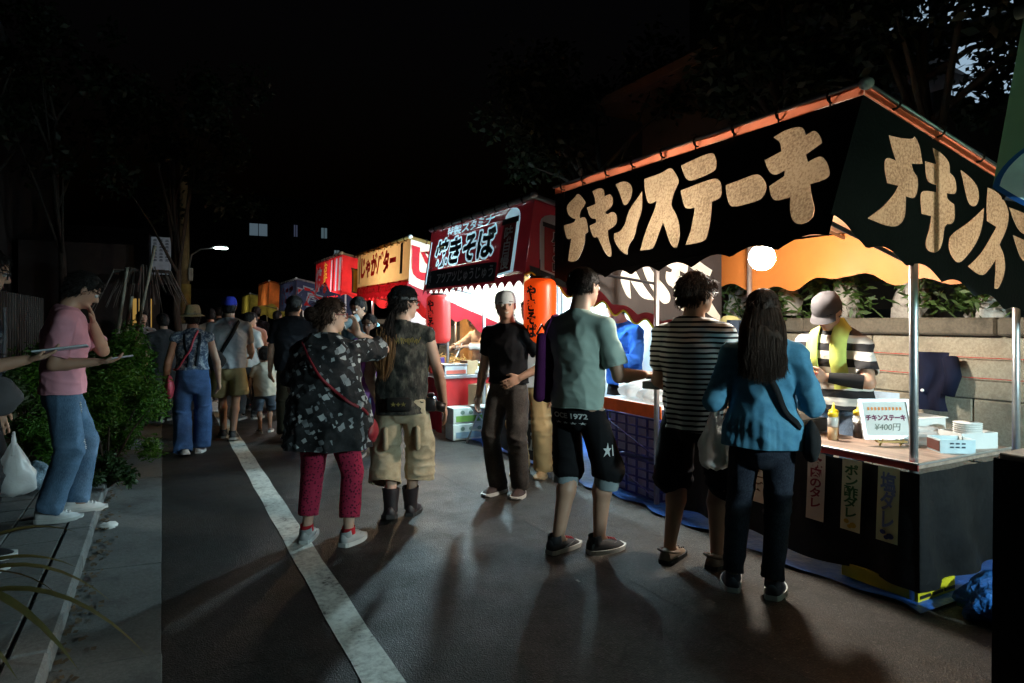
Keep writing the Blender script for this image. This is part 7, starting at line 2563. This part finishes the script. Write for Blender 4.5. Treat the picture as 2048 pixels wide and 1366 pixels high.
cm = p.carry('camera', 'black camera hanging at the right hip of the man in the vest', 'camera')
MB().box((0.17, -0.04, 0.78), (0.25, 0.10, 0.88), 0.012).build('camera_body', mat('camera shell', (0.015, 0.015, 0.016), 0.35), cm, True)
MB().tube([(0.23, 0.03, 0.82), (0.31, 0.03, 0.80)], [0.04, 0.036], 16).build('lens', mat('camera shell', (0.015, 0.015, 0.016), 0.35), cm, True)
MB().tube([(0.31, 0.03, 0.80), (0.316, 0.03, 0.799)], [0.03, 0.03], 16).build('lens_glass', mat('lens glass', (0.05, 0.05, 0.06), 0.05), cm, True)
MB().box((0.185, 0.0, 0.881), (0.235, 0.06, 0.91), 0.008).build('viewfinder_hump', mat('camera shell', (0.015, 0.015, 0.016), 0.35), cm)
bv = p.bvh('vest')
p.strap(p.drape(bv, [(-0.12, 0.05, 1.42), (-0.05, 0.2, 1.3), (0.1, 0.22, 1.1), (0.2, 0.06, 0.9)], 0.008), 0.03, cloth('black strap', (0.008, 0.008, 0.009)), 'strap', cm)
hb = p.carry('hip_pouch', 'dark hip pouch on the belt of the man in the vest', 'pouch')
MB().box((-0.10, -0.175, 0.80), (0.08, -0.135, 0.90), 0.015).build('pouch_body', cloth('black pouch', (0.012, 0.012, 0.011)), hb, True)
vs, fs = text_fit('★✦★', 0.11, 0.035, 0.02)
mb = MB(); put2d(mb, vs, fs, lambda u, v: (-0.01 + u, -0.178, 0.855 + v)); mb.build('printed_lettering', mat('dull gold print', (0.16, 0.13, 0.03), 0.8), hb)

# 6. woman in the patterned tunic
p = Person('woman in black tunic with pale squares and red patterned leggings, drinking', (0.95, 4.31, 0), 33, 1.60, fem=True, w=1.22,
           feet=((0.15, -0.02, 14, 0), (-0.14, 0.01, -6, 0)), head=(58, 4, 0), tone='pale',
           arms=((V3(0.8, 0.3, -0.4), V3(-0.5, 0.4, 0.8)), (V3(-0.25, 0.1, -1), V3(0.3, 0.7, -0.2))))
mo = p.hp(0.06, 0.62, -0.30)
p.reach(0, mo + V3(0.035, 0.0, -0.05), V3(0.45, -0.15, -1.0), palm=V3(-0.3, -0.4, 0.2), curl=34, hd=V3(-0.35, 0.25, 0.8))
p.body()
p.top(m_squares(), hem=0.392, sleeve=0.85, ease=1.1, flare=1.16, seed=20, name='tunic', fold=0.014, cuff=0.052, waist=0.1)
p.bottom(m_cells('crimson leggings with dark dots', (0.075, 0.006, 0.018), (0.34, 0.022, 0.06), 55, 0.25), hem=0.105, knee=1.12, ankle=1.2, seed=21, name='leggings', fold=0.004)
p.shoes(mat('grey trainer', (0.3, 0.31, 0.31), 0.75), mat('pale grey sole', (0.42, 0.43, 0.42), 0.7), lace=mat('pale lace', (0.5, 0.5, 0.5), 0.8), accent=mat('dark grey patch', (0.1, 0.1, 0.1), 0.7))
for i in (0, 1):
    a = p.ank[i]
    MB().tube([tuple(a + V3(0, 0, -0.015)), tuple(a + V3(0, -0.004, 0.03))], [0.044, 0.042], 14, cap=False).build('sock', cloth('red sock', (0.45, 0.02, 0.03)), p.root, True)
p.hairdo(HBR, 'short', 10, 1.2, 300, front=0.26)
rs = np.random.RandomState(12); paths = []
for i in range(220):
    a = rs.normal(size=3); a /= np.linalg.norm(a)
    c = p.hp(0, -0.56, -0.02)
    q0 = c + a * 0.045
    q1 = c + unit(np.cross(a, V3(0.2, 0.3, 1))) * 0.035 + a * 0.045
    q2 = q1 + unit(np.cross(a, V3(0.2, 0.3, 1))) * 0.02 - a * 0.02
    paths.append(([q0, q1, q2], 0.006))
mbn = MB(); mbn.sphere(tuple(p.hp(0, -0.54, -0.02)), 0.047, 12, 8); mbn.build('hair_bun', HBR, p.hairo, True)
p.strands(HBR, paths, p.hairo)
p.glasses(mat('red frame', (0.25, 0.03, 0.03), 0.4))
cup = p.carry('cup', 'pale blue cup held to the mouth of the woman in the patterned tunic', 'cup')
w0 = p.wri[0]; fd = p.hand[0][0]
cc = w0 + fd * 0.085 + V3(-0.02, 0.01, 0.01)
ax = unit(V3(0.62, 0.42, 0.42))
MB().tube([tuple(cc - ax * 0.06), tuple(cc + ax * 0.055)], [0.032, 0.026], 16).build('cup_body', mat('pale blue cup', (0.45, 0.66, 0.78), 0.4), cup, True)
MB().tube([tuple(cc - ax * 0.064), tuple(cc - ax * 0.058)], [0.034, 0.034], 16).build('rim', M_WHITEPL, cup, True)
rb = p.carry('shoulder_bag', 'red shoulder bag of the woman in the patterned tunic', 'bag')
bv = p.bvh('tunic')
p.strap(p.drape(bv, [(-0.14, -0.1, 1.32), (0.0, -0.2, 1.12), (0.17, -0.16, 0.95), (0.25, -0.02, 0.84)], 0.010), 0.018, mat('red leather', (0.2, 0.01, 0.018), 0.5), 'strap', rb)
bag_mesh((0.28, 0.08, 0.72), (0.03, 0.09, 0.08), 9, 0.04).build('bag_body', mat('red leather', (0.2, 0.01, 0.018), 0.5), rb, True)

# 7. woman in the straw hat
p = Person('woman in straw hat and wide blue jeans walking away beside the shrubs', (0.29, 7.8, 0), 4, 1.60, vox=0.0105, fem=True, detail=False,
           feet=((0.06, 0.12, 4, 0), (-0.06, -0.1, -3, 0.03)),
           arms=((V3(0.3, 0.0, -1), V3(0.1, 0.25, -1)), (V3(-0.3, 0.0, -1), V3(-0.1, 0.3, -1))))
p.body()
p.top(m_blotch('navy and pale blue floral cotton', [(0.015, 0.03, 0.07), (0.06, 0.1, 0.16), (0.42, 0.5, 0.55)], 30), hem=0.575, sleeve=0.16, ease=1.0, seed=22, cuff=0.04)
p.bottom(m_denim('mid blue denim', (0.035, 0.09, 0.22)), hem=0.035, knee=1.35, ankle=1.75, hipw=1.0, seed=23, waist=0.61, fold=0.01)
p.shoes(M_WHITEPL, WSOLE, 'flat'); p.hairdo(HB, 'short', 11, 0.8, 100)
hatmesh(p, mat('woven straw', (0.5, 0.44, 0.24), 0.8, 0, 0.2, 60), brim=0.2, crown='fedora', dz=0.12, name='straw_hat', brimdrop=0.08, band=cloth('pale hat band', (0.42, 0.42, 0.3)))
bv = p.bvh('shirt')
for sx in (-0.085, 0.085):
    p.strap(p.drape(bv, [(sx, -0.1, 1.32), (sx * 1.1, -0.2, 1.15), (sx * 0.6, -0.2, 0.97)], 0.006), 0.03, cloth('dark brace', (0.012, 0.02, 0.03)), 'brace', p.root)
pb = p.carry('shoulder_bag', 'pink shoulder bag at the left hip of the woman in the straw hat', 'bag')
PK = mat('pink leather', (0.5, 0.07, 0.11), 0.55)
p.strap(p.drape(bv, [(0.06, -0.08, 1.34), (-0.03, -0.2, 1.15), (-0.16, -0.14, 0.95), (-0.19, 0, 0.88)], 0.012), 0.02, PK, 'strap', pb)
bag_mesh((-0.22, -0.02, 0.74), (0.05, 0.1, 0.13), 13, 0.05).build('bag_body', PK, pb, True)

# 8. man in the blue cap
p = Person('man in blue cap, grey T-shirt and khaki shorts walking away on the white line', (0.72, 8.62, 0), 8, 1.74, vox=0.0105, detail=False,
           feet=((0.05, -0.15, 4, 0.02), (-0.07, 0.15, -4, 0)), arms=((V3(0.2, 0.2, -1), V3(0.0, 0.9, -0.3)), (V3(-0.25, 0.0, -1), V3(-0.1, 0.3, -1))))
p.body()
p.top(cloth('grey marl cotton', (0.32, 0.33, 0.34)), hem=0.50, sleeve=0.7, ease=1.15, seed=24)
p.bottom(cloth('khaki cotton', (0.34, 0.26, 0.12)), hem=0.31, name='shorts', knee=1.6, seed=25)
p.shoes(mat('black trainer', (0.03, 0.03, 0.032), 0.7), mat('grey sole', (0.3, 0.28, 0.25), 0.7)); p.hairdo(HB, 'short', 12, 0.7, 80)
hatmesh(p, cloth('royal blue cap', (0.02, 0.03, 0.28)), r=0.38, dz=0.10, name='cap', bill=0.3)
cb = p.carry('shoulder_bag', 'black sling bag across the back of the man in the blue cap', 'bag')
bv = p.bvh('shirt')
p.strap(p.drape(bv, [(0.13, -0.1, 1.46), (0.03, -0.22, 1.25), (-0.1, -0.2, 1.05)], 0.010), 0.045, cloth('black strap', (0.008, 0.008, 0.009)), 'strap', cb)
bag_mesh((-0.14, -0.2, 0.98), (0.12, 0.07, 0.13), 14, 0.05).build('bag_body', cloth('black bag', (0.010, 0.010, 0.011)), cb, True)

# 9. child
p = Person('small child in white T-shirt and grey shorts between the adults', (1.17, 8.9, 0), 6, 1.06, vox=0.0105, detail=False, hs=1.4,
           feet=((0.06, 0.03, 6, 0), (-0.06, -0.03, -6, 0)), arms=((V3(0.35, 0.0, -1), V3(0.2, 0.3, -1)), (V3(-0.35, 0.0, -1), V3(-0.2, 0.3, -1))))
p.body(); p.top(cloth('off white cotton', (0.62, 0.6, 0.5)), hem=0.45, sleeve=0.7, ease=1.2, seed=26)
p.bottom(m_denim('grey denim', (0.07, 0.085, 0.11)), hem=0.28, name='shorts', knee=1.7, seed=27)
p.shoes(mat('child shoe', (0.1, 0.08, 0.07), 0.7), WSOLE); p.hairdo(HB, 'short', 13, 1.0, 100)

# 10. man in black
p = Person('broad man all in black walking beside the small child', (1.42, 8.25, 0), 12, 1.76, vox=0.0105, w=1.12, detail=False,
           feet=((0.08, 0.1, 6, 0), (-0.08, -0.1, -4, 0)), head=(20, 4, 0))
p.body(); p.top(cloth('black cotton', (0.010, 0.011, 0.014)), hem=0.48, ease=1.12, seed=28)
p.bottom(cloth('dark olive cotton', (0.06, 0.05, 0.03)), hem=0.05, knee=1.3, ankle=1.5, seed=29)
p.shoes(mat('black trainer', (0.03, 0.03, 0.032), 0.7), WSOLE); p.hairdo(HB, 'short', 14, 0.9, 100)

# 11. man in the pink shirt on the pavement
p = Person('man in loose pink T-shirt and ripped jeans looking at a phone on the pavement', (-0.60, 5.36, 0.108), 90, 1.70,
           feet=((0.09, -0.06, 4, 0), (-0.08, 0.07, -4, 0)), head=(-6, 34, 0), lean=0.03,
           arms=((V3(0.15, -0.18, -1), V3(-0.05, 1, 0.05), V3(0, 0, 1), 26), (V3(-0.1, 0.3, -1), V3(0.1, 0.4, 1))))
p.reach(1, p.hp(-0.05, 0.56, -0.45) + V3(0, 0.0, -0.08), V3(-0.3, 0.5, -0.9), palm=V3(0.3, -1, 0), curl=20, hd=V3(0.1, -0.15, 1))
p.body()
p.top(cloth('pink cotton', (0.66, 0.30, 0.36), 0.07), hem=0.50, sleeve=0.82, ease=1.08, seed=30, fold=0.010, cuff=0.044)
p.bottom(m_denim('light wash denim', (0.07, 0.13, 0.21)), hem=0.045, knee=1.2, ankle=1.35, seed=31, fold=0.009)
tr = p.garments['trousers'][2]
for (cz, yy) in ((0.47, 0.1), (0.72, 0.13)):
    bvt = p.bvh('trousers')
    mb = MB()
    for q in range(6):
        zz = cz + q * 0.012
        pts = []
        for t in range(5):
            hit, nr, i_, d_ = bvt.ray_cast(Vector((0.05 + 0.014 * t + 0.01 * math.sin(q * 2), 0.6, zz)), Vector((0, -1, 0)))
            if hit: pts.append(tuple(hit + nr * 0.003))
        if len(pts) > 1: mb.tube(pts, 0.004, 4)
    if mb.v: mb.build('denim_tear', mat('white threads', (0.6, 0.6, 0.58), 0.9), tr)
p.shoes(mat('white shoe', (0.62, 0.63, 0.62), 0.6), WSOLE, lace=M_WHITEPL)
p.hairdo(HB, 'short', 15, 1.1, 420)
w0 = p.wri[0]; fd = p.hand[0][0]
ph = p.carry('smartphone', 'smartphone held out by the man in the pink shirt', 'phone')
o = MB().box((-0.036, -0.07, -0.004), (0.036, 0.07, 0.004), 0.003).build('phone_body', mat('phone shell', (0.3, 0.31, 0.33), 0.3), ph)
o.location = tuple(w0 + fd * 0.12 + V3(0, 0.02, 0.02)); o.rotation_euler = (R(8), 0, 0)
o2 = MB().box((-0.033, -0.064, 0.0042), (0.033, 0.064, 0.0052)).build('screen', mat('phone screen', (0.04, 0.05, 0.06), 0.1, emit=0.25, ecol=(0.8, 0.9, 1.0)), o)

# 12. man at the left edge with the tablet
p = Person('man with glasses holding a tablet at the left edge of the picture', (-0.915, 4.47, 0.108), 88, 1.75,
           feet=((0.1, 0, 6, 0), (-0.1, 0, -6, 0)), head=(-4, 18, 0), tone='mid',
           arms=((V3(0.12, 0.1, -1), V3(-0.1, 1, 0.22), V3(0, 0, 1), 24), (V3(-0.15, 0.05, -1), V3(0, 0.25, -1))))
p.body()
p.top(m_blotch('navy shirt with white print', [(0.010, 0.014, 0.025), (0.012, 0.018, 0.03), (0.02, 0.03, 0.05), (0.5, 0.55, 0.58)], 9, (1, 1, 1.4)), hem=0.5, sleeve=0.8, ease=1.12, seed=33)
p.bottom(cloth('black trousers', (0.010, 0.010, 0.012)), hem=0.05, seed=34); p.shoes(M_BLACK, WSOLE)
p.hairdo(HB, 'short', 16, 1.0, 250); p.glasses()
w0 = p.wri[0]; fd = p.hand[0][0]
tbm = p.carry('tablet_computer', 'thin tablet lying flat in the hand of the man at the left edge', 'tablet')
o = MB().box((-0.09, -0.06, -0.005), (0.09, 0.19, 0.004), 0.003).build('case', mat('white tablet shell', (0.55, 0.62, 0.66), 0.35), tbm)
o.location = tuple(w0 + fd * 0.09 + V3(0, 0.0, 0.028)); o.rotation_euler = (R(7), R(-5), 0)
MB().box((-0.083, -0.053, 0.0042), (0.083, 0.183, 0.0052)).build('screen', mat('tablet screen', (0.03, 0.03, 0.04), 0.08), o)
carrier_bag(p, (-0.02, 0.19, 0.72), (0.075, 0.10, 0.125), 'white carrier bag hanging from the man at the left edge', 17, mat('bag goods', (0.4, 0.42, 0.4), 0.6))
mb = bag_mesh((0.06, 0.14, 0.93), (0.05, 0.10, 0.11), 18, 0.08); e = p.carry('shoulder_bag', 'grey cloth bag worn by the man at the left edge', 'bag'); mb.build('bag_body', cloth('grey bag', (0.09, 0.085, 0.09)), e, True)
p.strap([(0.06 + 0.02 * math.sin(q), 0.16 + 0.0 * q, 1.06 + 0.05 * q) for q in range(8)], 0.03, cloth('grey bag', (0.09, 0.085, 0.09)), 'strap', e)

# 13. vendor behind the counter
p = Person('vendor in grey cap, wide striped shirt and yellow towel behind the counter', (4.12, 2.86, 0), 262, 1.70, w=1.08, lean=0.12, bend=0.05,
           head=(-6, 34, 0), arms=((V3(0.3, 0.3, -1), V3(-0.4, 0.8, 0.0)), (V3(-0.5, 0.2, -1), V3(0.5, 0.8, 0.05))), tone='mid')
p.reach(0, (0.06, 0.34, 1.06), V3(0.8, -0.3, -0.5), palm=V3(-1, 0, 0.3), curl=32, hd=V3(-0.5, 0.8, 0))
p.reach(1, (-0.08, 0.36, 1.08), V3(-0.9, -0.2, -0.4), palm=V3(1, 0, 0.3), curl=32, hd=V3(0.6, 0.75, 0))
p.body()
p.top(m_wide_stripe('wide striped jersey'), hem=0.5, sleeve=0.75, ease=1.1, seed=36)
p.bottom(m_denim('washed denim', (0.1, 0.14, 0.2)), hem=0.05, seed=37); p.shoes(M_BLACK, BSOLE)
p.hairdo(HB, 'short', 17, 0.6, 100)
hatmesh(p, cloth('grey cap', (0.045, 0.042, 0.045)), r=0.39, dz=0.08, name='cap', bill=0.28)
SLV = cloth('black arm cover', (0.012, 0.012, 0.013))
for i in (0, 1):
    d_ = p.wri[i] - p.elb[i]
    MB().tube([tuple(p.elb[i] + d_ * t) for t in (0.12, 0.5, 0.95)], [0.048, 0.046, 0.034], 14, cap=False).build('arm_cover', SLV, p.root, True)
TWL = cloth('yellow green towel', (0.62, 0.68, 0.16))
bv = p.bvh('shirt')
nz = p.neck[2]
for sx in (1, -1):
    ny = p.neck[1]
    pts = [(0.0, ny - 0.075, nz + 0.035), (sx * 0.045, ny - 0.06, nz + 0.04), (sx * 0.078, ny - 0.005, nz + 0.035), (sx * 0.085, ny + 0.05, nz + 0.01)]
    pts += p.front_drape(bv, [(sx * 0.088, nz - 0.05 - 0.03 * q) for q in range(12 if sx < 0 else 7)], 0.014)
    tw = MB()
    for q, pt in enumerate(pts):
        pass
    p.strap(pts, 0.10, TWL, 'towel', p.root, 0.012)
cupv = p.carry('food_tray', 'small red and white tray in the hands of the vendor in stripes', 'food tray')
c0 = (p.wri[0] + p.wri[1]) / 2 + V3(0, 0.11, 0.01)
MB().lathe([(0.04, 0), (0.06, 0.03), (0.062, 0.032)], tuple(c0), 16).build('tray', mat('red tray', (0.7, 0.1, 0.06), 0.5), cupv, True)
blob('food', tuple(c0 + V3(0, 0, 0.035)), (0.045, 0.045, 0.02), mat('orange food', (0.7, 0.3, 0.08), 0.5), 91, 0.25, 12, 8, cupv)

# 14. other vendors
p = Person('vendor in bright blue jacket behind the ice bags', (4.16, 5.30, 0), 262, 1.70, vox=0.0105, detail=False, head=(0, 30, 0), lean=0.04,
           arms=((V3(0.25, 0.2, -1), V3(-0.4, 0.85, -0.1)), (V3(-0.25, 0.2, -1), V3(0.4, 0.85, -0.1))))
p.body(); p.top(cloth('bright blue nylon', (0.02, 0.10, 0.42)), hem=0.47, sleeve=1.8, ease=1.15, seed=38, fold=0.014, name='jacket')
p.bottom(cloth('black trousers', (0.010, 0.010, 0.012)), hem=0.05, seed=39); p.shoes(M_BLACK, BSOLE); p.hairdo(HB, 'short', 18, 0.9, 80)
p = Person('vendor in white coat standing at the near end of the steel counter', (3.83, 7.12, 0), 300, 1.60, vox=0.0105, detail=False, head=(0, 20, 0),
           arms=((V3(0.25, 0.2, -1), V3(-0.4, 0.85, -0.1)), (V3(-0.25, 0.2, -1), V3(0.4, 0.85, -0.1))))
p.body(); p.top(cloth('white work coat', (0.7, 0.74, 0.78)), hem=0.4, sleeve=1.7, ease=1.1, seed=40, name='coat')
p.bottom(cloth('grey trousers', (0.12, 0.12, 0.13)), hem=0.05, seed=41); p.shoes(M_BLACK, BSOLE); p.hairdo(HB, 'short', 19, 0.9, 80)
p = Person('cook in pale sleeves stirring noodles with long chopsticks under the red hem', (4.12, 8.55, 0), 262, 1.56, vox=0.0105, lean=0.06, head=(10, 30, 0))
p.reach(0, (0.14, 0.44, 1.06), V3(0.8, -0.3, -0.5), palm=V3(0, 0, -1), curl=34)
p.reach(1, (-0.18, 0.42, 1.08), V3(-0.9, -0.2, -0.4), palm=V3(0, 0, -1), curl=34)
p.body(); p.top(cloth('cream work shirt', (0.66, 0.58, 0.5)), hem=0.45, sleeve=1.75, ease=1.1, seed=42)
p.bottom(cloth('grey trousers', (0.12, 0.12, 0.13)), hem=0.05, seed=43); p.shoes(M_BLACK, BSOLE); p.hairdo(HB, 'short', 20, 1.0, 80)
ck = p.carry('chopsticks', 'pair of long cooking chopsticks in the hand of the noodle cook', 'chopsticks')
w1 = p.wri[1] + p.hand[1][0] * 0.09
for q in (-1, 1):
    MB().tube([tuple(w1 + V3(-0.02, -0.05, 0.05)), tuple(w1 + V3(0.01 * q, 0.1, -0.26))], 0.005, 6).build('chopstick', M_PAPER, ck)

# 15. the rest of the crowd
def walker(label, x, y, c, H, topm, botm, hem=0.49, bhem=0.05, bname='trousers', fem=False, w=1.0, head=(0, 4, 0), hair=HB, seed=50, sleeve=0.7, arms=None, hat=None, det=False, vox=0.013):
    p = Person(label, (x, y, 0), c, H, vox=vox, fem=fem, w=w, detail=det, head=head, feet=((0.08, 0.07, 6, 0), (-0.08, -0.07, -6, 0)), arms=arms, group='people in the crowd down the road')
    p.body(); p.top(topm, hem=hem, sleeve=sleeve, ease=1.1, seed=seed)
    p.bottom(botm, hem=bhem, name=bname, knee=1.3, ankle=1.4, seed=seed + 1)
    p.shoes(mat('dark shoe', (0.03, 0.028, 0.026), 0.7), mat('grey sole', (0.3, 0.28, 0.25), 0.7)); p.hairdo(hair, 'short', seed + 2, 1.0, 60)
    return p
NV = cloth('dark navy cotton', (0.014, 0.018, 0.03)); DK = cloth('dark grey cotton', (0.03, 0.03, 0.032)); DJ = m_denim('dark denim', (0.02, 0.03, 0.05))
WT = cloth('white cotton', (0.6, 0.6, 0.58)); LB = cloth('light blue cotton', (0.25, 0.5, 0.62))
walker("young man in light blue T-shirt looking down, behind the drinking woman", 2.12, 7.75, 232, 1.74, LB, DJ, head=(0, 22, 0), seed=50, det=True, vox=0.0105)
walker('woman in purple standing between the drinking woman and the vest man', 1.98, 6.9, 205, 1.52, cloth('purple cotton', (0.22, 0.07, 0.3)), cloth('violet cotton', (0.2, 0.1, 0.3)), fem=True, seed=53, head=(15, 10, 0), det=True, vox=0.0105)
walker('woman in white T-shirt ahead of the man in the blue cap', 1.1, 10.2, 40, 1.57, WT, DK, fem=True, seed=56, head=(35, 4, 0))
walker('short haired person in dark clothes left of the straw hat', 0.02, 10.6, 340, 1.55, DK, DK, seed=59)
walker('person in grey shirt half hidden behind the left shrubs', -0.30, 12.2, 160, 1.6, cloth('grey cotton', (0.22, 0.22, 0.22)), DK, seed=62)
walker('man in rust shirt beyond the man in black', 1.75, 10.5, 20, 1.68, cloth('rust cotton', (0.2, 0.06, 0.03)), DJ, seed=65)
walker('person in white shirt far down the middle of the road', 0.75, 12.6, 0, 1.66, WT, DK, seed=68)
walker('woman in dark dress near the red bannered stall', 2.3, 11.6, 120, 1.58, NV, NV, fem=True, hem=0.35, seed=71)
walker('man in navy shirt beyond the rust shirt', 1.6, 13.4, 5, 1.72, NV, DJ, seed=74)
walker('person in black far down by the navy bannered stall', 2.2, 15.0, 60, 1.66, DK, DJ, seed=77)
walker('person in pale shirt far down beside the shop doorway', 0.5, 15.6, 180, 1.64, cloth('pale cotton', (0.4, 0.4, 0.36)), DK, seed=80)
walker('man in olive shirt beside the rust shirt', 2.05, 9.6, 30, 1.7, cloth('olive cotton', (0.1, 0.09, 0.04)), DJ, seed=86)
walker('woman in pale dress beyond the small child', 1.3, 11.3, 350, 1.58, cloth('pale pink cotton', (0.45, 0.3, 0.3)), DK, fem=True, hem=0.4, seed=89)
walker('man in dark jacket near the red bannered stall front', 2.15, 13.0, 90, 1.7, DK, DJ, seed=92)
walker('tall dark figure far down the road centre', 1.2, 17.0, 350, 1.76, DK, DK, seed=83)

# ---------------------------------------------------------------- small things on the ground
tag(blob('crumpled_tissue', (-0.33, 5.25, 0.03), (0.055, 0.04, 0.03), M_PAPER, 51, 0.4, 14, 8), 'crumpled white tissue lying in the gutter', 'tissue')
tag(blob('bin_bag', (-0.95, 6.45, 0.16), (0.22, 0.16, 0.12), mat('pale blue bag plastic', (0.25, 0.36, 0.45), 0.3, 0, 0.2, 5, 0.9, 12, 0.05), 52, 0.3), 'pale blue plastic bag on the pavement behind the pink shirted man', 'plastic bag')
tag(blob('bin_bag', (1.32, 7.95, 0.09), (0.07, 0.08, 0.14), M_BLUEBAG, 54, 0.2), 'small blue bag hanging low beside the man in black', 'plastic bag')
tag(MB().box((2.52, 3.40, 0.004), (2.545, 3.46, 0.007)).build('paper_scrap', M_PAPER), 'tiny scrap of white paper on the road by the striped man', 'paper scrap')
tag(MB().box((2.02, 2.98, 0.004), (2.035, 3.01, 0.007)).build('cigarette_end', M_PAPER), 'cigarette end lying on the road near the camera', 'litter')
